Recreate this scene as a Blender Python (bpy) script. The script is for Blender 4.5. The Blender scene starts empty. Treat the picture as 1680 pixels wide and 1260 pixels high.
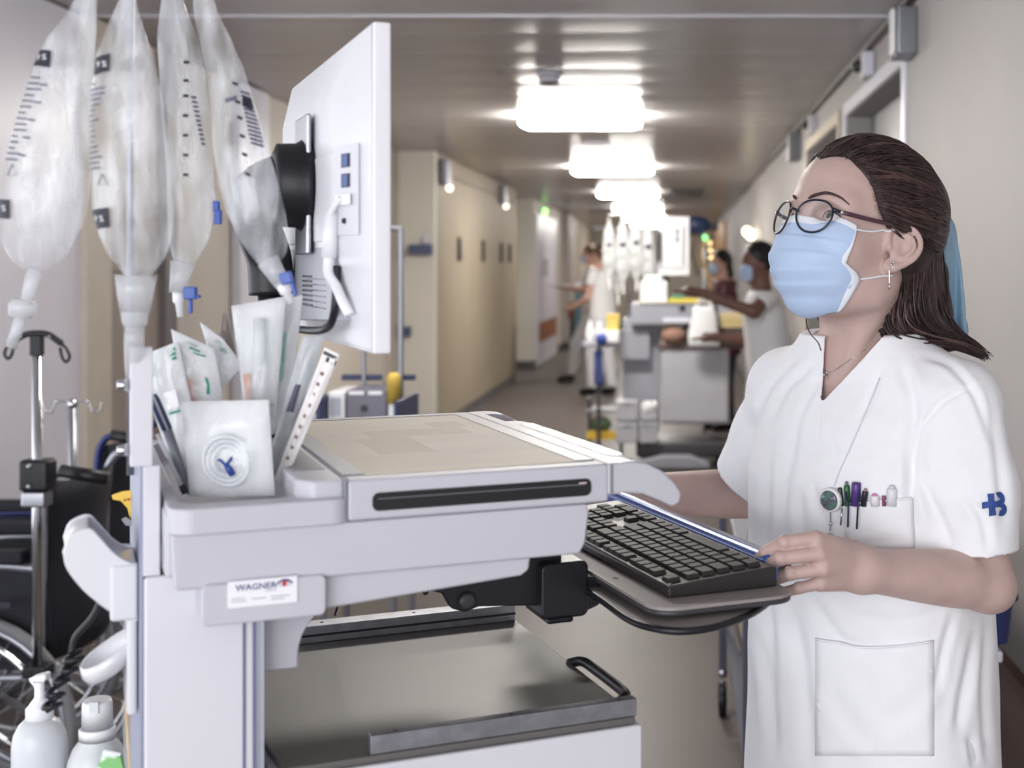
import bpy, bmesh, math, random
import numpy as np
from mathutils import Matrix, Vector

# ------------------------------------------------------------------ camera, world, light, exposure
scene = bpy.context.scene
COL = scene.collection
FPX, CAM_H = 2200.0, 1.48            # focal length in pixels of the 1680 px wide frame, camera height
cam_data = bpy.data.cameras.new('camera')
cam = bpy.data.objects.new('camera', cam_data)
COL.objects.link(cam)
cam.location = (0, 0, CAM_H)
cam.rotation_euler = (math.pi / 2, 0, 0)
cam_data.sensor_width = 36.0
cam_data.lens = FPX / 1680 * 36.0
cam_data.shift_x = -270 / 1680
cam_data.shift_y = -190 / 1680
cam_data.clip_start = 0.05
cam_data.clip_end = 100
cam_data.dof.use_dof = True
cam_data.dof.focus_distance = 1.78
cam_data.dof.aperture_fstop = 5.0
scene.camera = cam

world = bpy.data.worlds.new('daylight')
scene.world = world
world.use_nodes = True
WORLD_STRENGTH = 2.3
bgn = world.node_tree.nodes['Background']
bgn.inputs[0].default_value = (0.91, 0.935, 1.0, 1)
bgn.inputs[1].default_value = WORLD_STRENGTH
LAMP_STRENGTH = 76.0                  # ceiling lamp diffusers

scene.view_settings.view_transform = 'Standard'
scene.view_settings.look = 'None'
scene.view_settings.gamma = 1.0
scene.view_settings.use_curve_mapping = False
scene.view_settings.exposure = 0.0
scene.cycles.use_denoising = True
scene.cycles.max_bounces = 8
scene.cycles.transparent_max_bounces = 24
scene.cycles.caustics_reflective = False
scene.cycles.caustics_refractive = False
scene.cycles.sample_clamp_indirect = 6.0

# added area light for assumed daylight, near left behind the camera; no windows built
fill_l = bpy.data.lights.new('added_fill_light', 'AREA')
fill_l.shape = 'RECTANGLE'
fill_l.size, fill_l.size_y = 3.2, 1.7
fill_l.energy = 84
fill_l.color = (0.97, 0.975, 1.0)
fill_o = bpy.data.objects.new('added_fill_light', fill_l)
COL.objects.link(fill_o)
fill_o.location = (-1.5, -2.6, 1.6)
fill_o.rotation_euler = (Vector((0.35, 1.9, 1.25)) - fill_o.location).to_track_quat('-Z', 'Y').to_euler()

# ------------------------------------------------------------------ helpers
PI = math.pi
R = math.radians


def lin(c):
    out = []
    for v in c[:3]:
        v = v / 255.0
        out.append(v / 12.92 if v <= 0.04045 else ((v + 0.055) / 1.055) ** 2.4)
    return (*out, 1.0)


MATS = {}


def M(name, col=(200, 200, 200), rough=0.5, metal=0.0, var=0.04, vscale=6.0, bump=0.0, bscale=60.0, alpha=None,
      trans=0.0, ior=1.45, emit=None, estr=0.0, sheen=0.0, sss=0.0, stretch=(1, 1, 1), spec=0.5, coat=0.0, col2=None, thr=None):
    """procedural material: colour broken by noise, optional fine relief"""
    if name in MATS:
        return MATS[name]
    m = bpy.data.materials.new(name)
    m.use_nodes = True
    nt = m.node_tree
    b = nt.nodes['Principled BSDF']
    c = lin(col)
    tc = nt.nodes.new('ShaderNodeTexCoord')
    mp = nt.nodes.new('ShaderNodeMapping')
    mp.inputs['Scale'].default_value = stretch
    nt.links.new(tc.outputs['Object'], mp.inputs['Vector'])
    nz = nt.nodes.new('ShaderNodeTexNoise')
    nz.inputs['Scale'].default_value = vscale
    nz.inputs['Detail'].default_value = 3
    nt.links.new(mp.outputs[0], nz.inputs['Vector'])
    rp = nt.nodes.new('ShaderNodeValToRGB')
    lo = tuple(max(0, x * (1 - var)) for x in c[:3]) if col2 is None else lin(col2)[:3]
    hi = tuple(min(1, x * (1 + var)) for x in c[:3]) if col2 is None else c[:3]
    rp.color_ramp.elements[0].color = (*lo, 1)
    rp.color_ramp.elements[1].color = (*hi, 1)
    t0, t1 = thr if thr else (0.35, 0.65)
    rp.color_ramp.elements[0].position = t0
    rp.color_ramp.elements[1].position = t1
    nt.links.new(nz.outputs['Fac'], rp.inputs['Fac'])
    nt.links.new(rp.outputs['Color'], b.inputs['Base Color'])
    b.inputs['Roughness'].default_value = rough
    b.inputs['Metallic'].default_value = metal
    b.inputs['IOR'].default_value = ior
    b.inputs['Specular IOR Level'].default_value = spec
    if coat:
        b.inputs['Coat Weight'].default_value = coat
        b.inputs['Coat Roughness'].default_value = 0.08
    if sheen:
        b.inputs['Sheen Weight'].default_value = sheen
    if sss:
        b.inputs['Subsurface Weight'].default_value = sss
        b.inputs['Subsurface Radius'].default_value = (0.9, 0.35, 0.2)
        b.inputs['Subsurface Scale'].default_value = 0.006
    if trans:
        b.inputs['Transmission Weight'].default_value = trans
    if alpha is not None:
        b.inputs['Alpha'].default_value = alpha
    if emit is not None:
        b.inputs['Emission Color'].default_value = lin(emit)
        b.inputs['Emission Strength'].default_value = estr
    if bump:
        nb = nt.nodes.new('ShaderNodeTexNoise')
        nb.inputs['Scale'].default_value = bscale
        nb.inputs['Detail'].default_value = 4
        nt.links.new(mp.outputs[0], nb.inputs['Vector'])
        bp = nt.nodes.new('ShaderNodeBump')
        bp.inputs['Strength'].default_value = bump
        bp.inputs['Distance'].default_value = 0.002
        nt.links.new(nb.outputs['Fac'], bp.inputs['Height'])
        nt.links.new(bp.outputs[0], b.inputs['Normal'])
    MATS[name] = m
    return m


def film(name, col, a0, a1, rough=0.12, vscale=20, stretch=(1, 1, 1), spec=0.6, bump=0.3, bscale=30):
    """clear plastic film: see-through, with milky folds and sharp highlights"""
    m = M(name, col, rough, var=0.03, vscale=vscale, stretch=stretch, bump=bump, bscale=bscale, spec=spec)
    nt = m.node_tree
    b = nt.nodes['Principled BSDF']
    nz = nt.nodes.new('ShaderNodeTexNoise')
    nz.inputs['Scale'].default_value = vscale
    nz.inputs['Detail'].default_value = 2
    mp = [n for n in nt.nodes if n.bl_idname == 'ShaderNodeMapping'][0]
    nt.links.new(mp.outputs[0], nz.inputs['Vector'])
    mr = nt.nodes.new('ShaderNodeMapRange')
    mr.inputs['From Min'].default_value = 0.35
    mr.inputs['From Max'].default_value = 0.68
    mr.inputs['To Min'].default_value = a0
    mr.inputs['To Max'].default_value = a1
    nt.links.new(nz.outputs['Fac'], mr.inputs['Value'])
    nt.links.new(mr.outputs[0], b.inputs['Alpha'])
    return m


def tag(o, label=None, cat=None, group=None, kind=None):
    if label:
        o['label'] = label
    if cat:
        o['category'] = cat
    if group:
        o['group'] = group
    if kind:
        o['kind'] = kind
    return o


def empty(name, loc=(0, 0, 0), rz=0.0, parent=None):
    o = bpy.data.objects.new(name, None)
    o.empty_display_size = 0.05
    COL.objects.link(o)
    o.location = loc
    o.rotation_euler = (0, 0, rz)
    if parent:
        o.parent = parent
    return o


def thing(name, label, cat, loc=(0, 0, 0), rz=0.0, group=None):
    return tag(empty(name, loc, rz), label, cat, group)


def mesh_obj(name, verts, faces, mat, parent=None, smooth=False):
    me = bpy.data.meshes.new(name)
    me.from_pydata([tuple(v) for v in verts], [], [tuple(f) for f in faces])
    me.update()
    if smooth:
        me.polygons.foreach_set('use_smooth', [True] * len(me.polygons))
    if mat:
        me.materials.append(mat)
    o = bpy.data.objects.new(name, me)
    COL.objects.link(o)
    if parent:
        o.parent = parent
    return o


def copy_tree(o, parent=None):
    c = o.copy()
    COL.objects.link(c)
    c.parent = parent
    for ch in list(o.children):
        copy_tree(ch, c)
    return c


class G:
    """collects shapes of ONE part"""

    def __init__(s):
        s.v, s.f, s.mi = [], [], []
        s.m = Matrix.Identity(4)

    def add(s, vs, fs):
        n = len(s.v)
        s.v += [s.m @ Vector(p) for p in vs]
        s.f += [tuple(i + n for i in f) for f in fs]
        return s

    def box(s, x0, x1, y0, y1, z0, z1):
        vs = [(x, y, z) for x in (x0, x1) for y in (y0, y1) for z in (z0, z1)]
        return s.add(vs, [(0, 1, 3, 2), (4, 6, 7, 5), (0, 4, 5, 1), (2, 3, 7, 6), (0, 2, 6, 4), (1, 5, 7, 3)])

    def prism(s, poly, a0, a1, axis='z'):
        """extrude a 2D outline: axis z -> (x,y); axis y -> (x,z); axis x -> (y,z)"""
        def P(p, a):
            return {'z': (p[0], p[1], a), 'y': (p[0], a, p[1]), 'x': (a, p[0], p[1])}[axis]
        n = len(poly)
        vs = [P(p, a0) for p in poly] + [P(p, a1) for p in poly]
        fs = [tuple(range(n)), tuple(range(2 * n - 1, n - 1, -1))]
        fs += [(i, i + n, (i + 1) % n + n, (i + 1) % n) for i in range(n)]
        return s.add(vs, fs)

    def loft(s, rings, cap=True, closed=True):
        n = len(rings[0])
        vs = [p for r in rings for p in r]
        fs = []
        for k in range(len(rings) - 1):
            for i in range(n if closed else n - 1):
                j = (i + 1) % n
                fs.append((k * n + i, k * n + j, (k + 1) * n + j, (k + 1) * n + i))
        if cap:
            fs.append(tuple(range(n - 1, -1, -1)))
            fs.append(tuple((len(rings) - 1) * n + i for i in range(n)))
        return s.add(vs, fs)

    def tube(s, path, r, n=10, cap=True, closed=False, flat=1.0):
        path = [Vector(p) for p in path]
        L = len(path)
        rr = r if hasattr(r, '__len__') else [r] * L
        prev = None
        rings = []
        for i, p in enumerate(path):
            if closed:
                t = path[(i + 1) % L] - path[(i - 1) % L]
            else:
                t = path[min(i + 1, L - 1)] - path[max(i - 1, 0)]
            if t.length < 1e-9:
                t = Vector((0, 0, 1))
            t.normalize()
            if prev is None:
                a = Vector((0, 0, 1)) if abs(t.z) < 0.9 else Vector((1, 0, 0))
                nrm = (a - t * a.dot(t)).normalized()
            else:
                nrm = (prev - t * prev.dot(t))
                nrm = nrm.normalized() if nrm.length > 1e-6 else Vector((1, 0, 0))
            prev = nrm
            bn = t.cross(nrm)
            rings.append([p + nrm * math.cos(2 * PI * k / n) * rr[i] * flat + bn * math.sin(2 * PI * k / n) * rr[i] for k in range(n)])
        if closed:
            rings.append(rings[0])
            return s.loft(rings, cap=False)
        return s.loft(rings, cap=cap)

    def lathe(s, prof, n=20, c=(0, 0, 0), sx=1.0, sy=1.0):
        rings = [[(c[0] + r * sx * math.cos(2 * PI * k / n), c[1] + r * sy * math.sin(2 * PI * k / n), c[2] + z) for k in range(n)] for r, z in prof]
        return s.loft(rings)

    def ball(s, c, r, n=12, k=8):
        rx, ry, rz = r if hasattr(r, '__len__') else (r, r, r)
        rings = []
        for j in range(k + 1):
            a = -PI / 2 + PI * j / k
            q = max(math.cos(a), 1e-3)
            rings.append([(c[0] + rx * q * math.cos(2 * PI * i / n), c[1] + ry * q * math.sin(2 * PI * i / n), c[2] + rz * math.sin(a)) for i in range(n)])
        return s.loft(rings)

    def sheet(s, grid):
        """grid of points [row][col] -> open sheet"""
        nr, nc = len(grid), len(grid[0])
        vs = [p for r in grid for p in r]
        fs = [(i * nc + j, i * nc + j + 1, (i + 1) * nc + j + 1, (i + 1) * nc + j) for i in range(nr - 1) for j in range(nc - 1)]
        return s.add(vs, fs)

    def build(s, name, mat, parent=None, smooth=False, bevel=0.0, seg=2, solid=0.0, sub=0, label=None):
        o = mesh_obj(name, s.v, s.f, mat, parent, smooth)
        if not solid:
            bm = bmesh.new()
            bm.from_mesh(o.data)
            bmesh.ops.recalc_face_normals(bm, faces=bm.faces[:])
            bm.to_mesh(o.data)
            bm.free()
        if sub:
            md = o.modifiers.new('sub', 'SUBSURF')
            md.levels = md.render_levels = sub
        if solid:
            md = o.modifiers.new('solid', 'SOLIDIFY')
            md.thickness = solid
            md.offset = 0
        if bevel:
            md = o.modifiers.new('bevel', 'BEVEL')
            md.width = bevel
            md.segments = seg
            md.limit_method = 'ANGLE'
            md.angle_limit = R(35)
        if smooth is None or bevel:
            o.data.polygons.foreach_set('use_smooth', [True] * len(o.data.polygons))
            md = o.modifiers.new('wn', 'WEIGHTED_NORMAL')
            md.keep_sharp = True
        if label:
            o['label'] = label
        return o


def rrect(x0, x1, y0, y1, r, n=5):
    pts = []
    for cx, cy, a0 in ((x1 - r, y1 - r, 0), (x0 + r, y1 - r, 90), (x0 + r, y0 + r, 180), (x1 - r, y0 + r, 270)):
        for k in range(n + 1):
            a = R(a0 + 90 * k / n)
            pts.append((cx + r * math.cos(a), cy + r * math.sin(a)))
    return pts


def spline(pts, n=8):
    """Catmull-Rom through points"""
    P = [np.array(p, float) for p in pts]
    P = [2 * P[0] - P[1]] + P + [2 * P[-1] - P[-2]]
    out = []
    for i in range(1, len(P) - 2):
        for k in range(n):
            t = k / n
            a, b, c, d = P[i - 1], P[i], P[i + 1], P[i + 2]
            out.append(0.5 * (2 * b + (c - a) * t + (2 * a - 5 * b + 4 * c - d) * t * t + (3 * b - a - 3 * c + d) * t ** 3))
    out.append(P[-2])
    return [tuple(p) for p in out]


def text_mesh(body, size=1.0, align='CENTER', bold=0.0):
    """flat lettering as (verts2d, faces)"""
    cu = bpy.data.curves.new('lettering', 'FONT')
    cu.body = body
    cu.size = size
    cu.align_x = align
    cu.align_y = 'CENTER'
    cu.resolution_u = 3
    cu.offset = bold
    ob = bpy.data.objects.new('lettering', cu)
    COL.objects.link(ob)
    dg = bpy.context.evaluated_depsgraph_get()
    ev = ob.evaluated_get(dg)
    me = ev.to_mesh()
    vs = [(v.co.x, v.co.y) for v in me.vertices]
    fs = [tuple(p.vertices) for p in me.polygons]
    ev.to_mesh_clear()
    bpy.data.objects.remove(ob)
    bpy.data.curves.remove(cu)
    return vs, fs


def at(x, y, D):
    """point seen at pixel (x, y) of the photograph at depth D down the hall"""
    return np.array([(x - 1110) / FPX * D, D, CAM_H - (y - 440) / FPX * D])


# ---- implicit surfaces: bodies, hands, heads, cloth
def smin(a, b, k):
    if k <= 0:
        return np.minimum(a, b)
    h = np.maximum(k - np.abs(a - b), 0.0) / k
    return np.minimum(a, b) - h * h * k * 0.25


def smax(a, b, k):
    return -smin(-a, -b, k)


def s_cap(p, a, b, ra, rb=None):
    """tapered capsule"""
    rb = ra if rb is None else rb
    a, b = np.asarray(a, np.float32), np.asarray(b, np.float32)
    ba = b - a
    pa = p - a
    h = np.clip((pa @ ba) / max(float(ba @ ba), 1e-9), 0, 1)
    q = pa - h[:, None] * ba
    return np.sqrt((q * q).sum(1)) - (ra + (rb - ra) * h)


def s_chain(p, pts, rs, k=0.0):
    d = None
    for i in range(len(pts) - 1):
        c = s_cap(p, pts[i], pts[i + 1], rs[i], rs[i + 1])
        d = c if d is None else smin(d, c, k)
    return d


def s_limb(p, pts, rs, n=5):
    """smooth limb: spline through joints with spline radii"""
    q = spline([(*a, r) for a, r in zip(pts, rs)], n)
    d = None
    for a, b in zip(q[:-1], q[1:]):
        c = s_cap(p, a[:3], b[:3], a[3], b[3])
        d = c if d is None else np.minimum(d, c)
    return d


def s_ell(p, c, r):
    r = np.asarray(r, np.float32)
    q = (p - np.asarray(c, np.float32)) / r
    k0 = np.sqrt((q * q).sum(1))
    q2 = q / r
    k1 = np.sqrt((q2 * q2).sum(1)) + 1e-9
    return k0 * (k0 - 1) / k1


def s_sph(p, c, r):
    q = p - np.asarray(c, np.float32)
    return np.sqrt((q * q).sum(1)) - r


def iso(fn, lo, hi, h, B=8, smooth=0):
    """mesh of fn = 0 (surface nets), evaluated only near the surface -> verts (n,3), quads (m,4)"""
    lo = np.asarray(lo, float)
    nb = np.maximum(np.ceil((np.asarray(hi, float) - lo) / (h * B)).astype(int), 1)
    N = nb * B + 1

    def ev(p):
        out = np.empty(len(p), np.float32)
        for i in range(0, len(p), 400000):
            out[i:i + 400000] = fn(p[i:i + 400000].astype(np.float32))
        return out
    bi = np.stack(np.meshgrid(*[np.arange(n) for n in nb], indexing='ij'), -1).reshape(-1, 3)
    cen = lo + (bi + 0.5) * B * h
    cv = ev(cen)
    act = np.abs(cv) < B * h * 0.87 * 1.45 + 0.003
    F = np.repeat(np.repeat(np.repeat(np.where(cv.reshape(nb) > 0, 1.0, -1.0).astype(np.float32), B, 0), B, 1), B, 2)
    F = np.pad(F, ((0, 1), (0, 1), (0, 1)), mode='edge')
    loc = np.stack(np.meshgrid(*[np.arange(B + 1)] * 3, indexing='ij'), -1).reshape(-1, 3)
    ab = bi[act]
    for i in range(0, len(ab), 400):
        idx = (ab[i:i + 400, None, :] * B + loc[None]).reshape(-1, 3)
        F[idx[:, 0], idx[:, 1], idx[:, 2]] = ev(lo + idx * h)
    S = F < 0
    c = np.zeros(tuple(N - 1), np.uint8)
    for dx in (0, 1):
        for dy in (0, 1):
            for dz in (0, 1):
                c += S[dx:N[0] - 1 + dx, dy:N[1] - 1 + dy, dz:N[2] - 1 + dz]
    cell = np.argwhere((c > 0) & (c < 8))
    vid = -np.ones(tuple(N - 1), np.int64)
    vid[cell[:, 0], cell[:, 1], cell[:, 2]] = np.arange(len(cell))
    acc = np.zeros((len(cell), 3))
    cnt = np.zeros(len(cell))
    corners = [(a, b, d) for a in (0, 1) for b in (0, 1) for d in (0, 1)]
    for ca in corners:
        for ax in range(3):
            if ca[ax]:
                continue
            cb = list(ca)
            cb[ax] = 1
            A = F[cell[:, 0] + ca[0], cell[:, 1] + ca[1], cell[:, 2] + ca[2]]
            Bv = F[cell[:, 0] + cb[0], cell[:, 1] + cb[1], cell[:, 2] + cb[2]]
            x = (A < 0) != (Bv < 0)
            t = np.where(x, A / np.where(x, A - Bv, 1), 0)
            pt = np.tile(np.array(ca, float), (len(cell), 1))
            pt[:, ax] = t
            acc[x] += pt[x]
            cnt[x] += 1
    V = lo + (cell + acc / np.maximum(cnt, 1)[:, None]) * h
    Q = []
    for ax in range(3):
        o1, o2 = [(1, 2), (2, 0), (0, 1)][ax]
        sl0 = [slice(1, -1)] * 3
        sl0[ax] = slice(0, N[ax] - 1)
        sl1 = list(sl0)
        sl1[ax] = slice(1, N[ax])
        a, b = S[tuple(sl0)], S[tuple(sl1)]
        for flip, msk in ((False, a & ~b), (True, ~a & b)):
            e = np.argwhere(msk)
            if not len(e):
                continue
            off = np.array([1, 1, 1])
            off[ax] = 0
            e = e + off
            q = []
            for d1, d2 in ((-1, -1), (0, -1), (0, 0), (-1, 0)):
                k = e.copy()
                k[:, o1] += d1
                k[:, o2] += d2
                q.append(vid[k[:, 0], k[:, 1], k[:, 2]])
            q = np.stack(q, 1)
            Q.append(q[:, ::-1] if flip else q)
    Q = np.concatenate(Q)
    Q = Q[(Q >= 0).all(1)]
    for _ in range(smooth):
        V = relax(V, Q)
    return V, Q


def relax(V, Q, lam=0.5):
    s = np.zeros_like(V)
    n = np.zeros(len(V))
    for i in range(4):
        j = (i + 1) % 4
        np.add.at(s, Q[:, i], V[Q[:, j]])
        np.add.at(s, Q[:, j], V[Q[:, i]])
        np.add.at(n, Q[:, i], 1)
        np.add.at(n, Q[:, j], 1)
    return V + lam * (s / np.maximum(n, 1)[:, None] - V)


def vnormals(V, Q):
    fn = np.cross(V[Q[:, 2]] - V[Q[:, 0]], V[Q[:, 3]] - V[Q[:, 1]])
    n = np.zeros_like(V)
    for i in range(4):
        np.add.at(n, Q[:, i], fn)
    return n / (np.linalg.norm(n, axis=1)[:, None] + 1e-12)


def quad_obj(name, V, Q, mat, parent=None, mats=None, midx=None):
    used = np.unique(Q)
    rm = -np.ones(len(V), np.int64)
    rm[used] = np.arange(len(used))
    V, Q = V[used], rm[Q]
    me = bpy.data.meshes.new(name)
    me.vertices.add(len(V))
    me.vertices.foreach_set('co', V.astype(np.float32).ravel())
    me.loops.add(Q.size)
    me.loops.foreach_set('vertex_index', Q.astype(np.int32).ravel())
    me.polygons.add(len(Q))
    me.polygons.foreach_set('loop_start', np.arange(0, Q.size, 4, dtype=np.int32))
    me.polygons.foreach_set('loop_total', np.full(len(Q), 4, np.int32))
    me.polygons.foreach_set('use_smooth', np.ones(len(Q), bool))
    for m in (mats or [mat]):
        me.materials.append(m)
    if midx is not None:
        me.polygons.foreach_set('material_index', midx.astype(np.int32))
    me.update(calc_edges=True)
    me.validate()
    o = bpy.data.objects.new(name, me)
    COL.objects.link(o)
    if parent:
        o.parent = parent
    return o


def join_vq(parts):
    V, Q, n = [], [], 0
    for v, q in parts:
        V.append(v)
        Q.append(q + n)
        n += len(v)
    return np.concatenate(V), np.concatenate(Q)
# ------------------------------------------------------------------ the hall
XR, XL, XN, ZC = 0.89, -2.10, -2.41, 2.50       # right wall, left corridor wall, left niche wall, ceiling
m_wall = M('wall_paint_beige', (232, 227, 217), 0.55, var=0.02, vscale=1.2, bump=0.25, bscale=180)
m_wallR = M('wall_paint_textured', (178, 174, 172), 0.6, var=0.025, vscale=2.0, bump=0.5, bscale=120)
m_wallN = M('wall_paint_niche', (208, 200, 190), 0.55, var=0.02, vscale=1.2, bump=0.2, bscale=160)
m_white = M('white_lacquer', (232, 231, 243), 0.35, var=0.015)
m_ceil = M('ceiling_metal_plank', (208, 204, 203), 0.27, var=0.03, vscale=3, metal=0.0, spec=0.5, ior=1.16)
m_gapdark = M('ceiling_gap', (60, 57, 55), 0.8)
m_floor = M('linoleum_floor', (100, 92, 88), 0.42, var=0.06, vscale=2.5, bump=0.06, bscale=9, spec=0.35)
m_base = M('baseboard_grey', (92, 90, 92), 0.4)
m_oak = M('cupboard_laminate', (170, 158, 138), 0.55, var=0.02, vscale=1.0, stretch=(1, 1, 0.2), spec=0.3)
m_darkhandle = M('dark_handle', (62, 60, 64), 0.35)
m_greymetal = M('grey_metal', (140, 142, 150), 0.35, metal=0.6)
m_steel = M('brushed_steel', (175, 176, 182), 0.28, metal=0.95, var=0.06, vscale=30, stretch=(1, 8, 8))
m_chrome = M('chrome', (205, 206, 210), 0.12, metal=1.0, var=0.01)
m_black = M('black_plastic', (24, 24, 30), 0.38, var=0.1, bump=0.15, bscale=300)


def struct(g, name, mat, parent=None, **k):
    o = g.build(name, mat, parent, **k)
    if parent is None:
        o['kind'] = 'structure'
    return o


struct(G().box(-4.5, XR + 0.3, -3, 34.2, -0.1, 0), 'floor', m_floor)
ceil = struct(G().box(-4.5, XR + 0.3, -3, 34.2, ZC + 0.012, ZC + 0.1), 'ceiling', m_gapdark)
rng = random.Random(3)
pw = 0.52
prof = [(0.004 + (pw - 0.008) * k / 8, 0.0032 * (2 * k / 8 - 1) ** 2) for k in range(9)]
plank = G().prism(prof + [(pw - 0.004, 0.0115), (0.004, 0.0115)], -4.5, XR, 'x').build('ceiling_panel', m_ceil, ceil)
plank.data.polygons.foreach_set('use_smooth', [True] * len(plank.data.polygons))
plank.modifiers.new('split', 'EDGE_SPLIT').split_angle = R(20)
for k in range(int(37.2 / pw)):
    o = plank if k == 0 else plank.copy()
    if k:
        COL.objects.link(o)
    o.location = (0, -3 + k * pw, ZC)
    o.rotation_euler = (R(rng.uniform(-0.2, 0.2)), 0, 0)
struct(G().box(XN, XR, 5.40, 5.44, ZC - 0.006, ZC), 'trim_1', m_white)
# edge profile where ceiling meets the right wall
struct(G().box(XR - 0.035, XR, 2.0, 34, ZC - 0.03, ZC - 0.001), 'trim_2', M('ceiling_edge_profile', (120, 115, 112), 0.5))

# left niche wall (near), the step, the corridor wall behind cupboards
wl = struct(G().box(XN - 0.15, XN, 4.2, 11.63, 0, ZC - 0.002), 'wall_left_niche', m_wallN)
struct(G().box(XN - 0.15, XL, 11.63, 11.75, 0, ZC - 0.002), 'wall_left_step', m_wall)
struct(G().box(XN, XL - 0.55, 17.6, 17.72, 0, ZC - 0.002).box(XN - 0.55, XN - 0.45, 11.75, 19.9, 0, ZC - 0.002)
       .box(XN - 0.5, XL, 19.7, 19.8, 0, ZC - 0.002), 'wall_left_recess', m_wall)
struct(G().box(XL - 0.15, XL, 19.8, 34, 0, ZC - 0.002), 'wall_left_far', m_wall)
struct(G().box(-3.1, XR + 0.2, 34, 34.15, 0, ZC - 0.002), 'wall_end', m_wall)
struct(G().box(XN, XN + 0.02, 7.8, 11.6, 0, 0.1).box(XN, XL, 11.60, 11.63, 0, 0.1), 'baseboard_left', m_base)
struct(G().box(XL, XL + 0.02, 19.7, 33.9, 0, 0.12).box(XN - 0.3, XL, 19.67, 19.7, 0, 0.12), 'baseboard_far', m_base)

# niche: white door leaf, beige post, recessed panel with a seam, white frame
d1 = struct(G().box(XN, XN + 0.035, 4.25, 5.345, 0, ZC - 0.01), 'door_1', m_white, bevel=0.004)
G().box(XN + 0.035, XN + 0.05, 4.3, 4.34, 0.9, 1.2).build('door_handle', m_steel, d1)
struct(G().box(XN, XN + 0.06, 5.345, 5.58, 0, ZC - 0.01), 'trim_3', M('post_beige', (210, 200, 186), 0.5))
d2 = struct(G().box(XN, XN + 0.008, 5.58, 6.30, 0, ZC - 0.01), 'door_2', M('door_leaf_taupe', (168, 156, 147), 0.45, var=0.02))
G().box(XN + 0.008, XN + 0.012, 5.58, 6.30, 1.462, 1.468).build('panel_seam', m_base, d2)
struct(G().box(XN, XN + 0.035, 6.24, 6.38, 0, ZC - 0.01), 'trim_4', M('door_jamb_grey', (118, 114, 116), 0.45))
struct(G().box(XN, XN + 0.05, 7.26, 7.78, 0, ZC - 0.01), 'trim_5', m_white, bevel=0.004)

# wall-high cupboards along the corridor, four doors
cup = thing('wall_cupboard', 'row of tall beige laminate cupboards built along the left corridor wall', 'cupboard', (XL, 11.75, 0))
G().box(-0.5, -0.02, 0.0, 5.85, 0.1, 2.33).build('carcass', m_oak, cup)
G().box(-0.5, -0.005, 0.0, 5.85, 2.335, 2.497).build('fascia', m_oak, cup)
G().box(-0.5, -0.01, 0.0, 5.85, 0.0, 0.1).build('plinth', m_base, cup)
ys = [0.02, 1.5, 2.95, 4.40, 5.83]
for k in range(4):
    dr = G().box(-0.02, 0.0, ys[k] + 0.004, ys[k + 1] - 0.004, 0.105, 2.325).build('door', m_oak, cup, bevel=0.003)
    hy = (1.15, 2.75, 4.25, 5.05)[k]
    G().box(0.0, 0.03, hy - 0.05, hy + 0.05, 1.55, 1.78).build('handle', m_darkhandle, dr, bevel=0.008)
for k, (y, z) in enumerate(((12.0, 2.35), (16.0, 2.37))):
    t = thing('wall_signal_box', ['grey signal box high on the first cupboard front', 'small grey signal box high on the far cupboard fronts'][k], 'signal box', (XL, y, z), group='signal boxes on the left')
    G().box(0, 0.07, -0.12, 0.12, -0.13, 0.1).build('housing', m_greymetal, t, bevel=0.01)
    G().ball((0.06, 0.05, -0.15), 0.03).build('signal_lamp', M('signal_lamp', (250, 245, 230), 0.3, emit=(255, 245, 225), estr=3.0), t, smooth=True)

# far left: white double door with brown kick panel, exit lamp, column
d3 = struct(G().box(XL, XL + 0.04, 19.9, 23.1, 0.02, 2.3), 'door_3', m_white)
G().box(XL + 0.04, XL + 0.05, 20.1, 22.9, 0.36, 0.66).build('kick_panel', M('kick_panel_brown', (150, 96, 70), 0.5), d3)
G().box(XL + 0.04, XL + 0.05, 20.6, 21.4, 1.35, 1.62).build('notice', M('notice_grey', (176, 176, 178), 0.6), d3)
el = thing('exit_lamp', 'small round green exit lamp above the white door', 'lamp', (XL, 20.85, 2.36))
G().box(0, 0.03, -0.12, 0.12, -0.06, 0.06).build('housing', m_white, el, bevel=0.01)
G().ball((0.05, 0, 0), (0.04, 0.055, 0.055)).build('lens', M('green_lens', (120, 220, 110), 0.3, emit=(150, 235, 120), estr=4.0), el, smooth=True)
colm = thing('wall_column', 'pale grey column standing out from the far left wall', 'column', (XL, 25.5, 0))
G().box(0, 0.12, -0.9, 0.9, 0.12, 2.495).build('shaft', M('column_paint', (190, 186, 184), 0.5), colm)
G().box(0, 0.14, -0.92, 0.92, 0, 0.12).build('plinth', m_base, colm)

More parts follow.
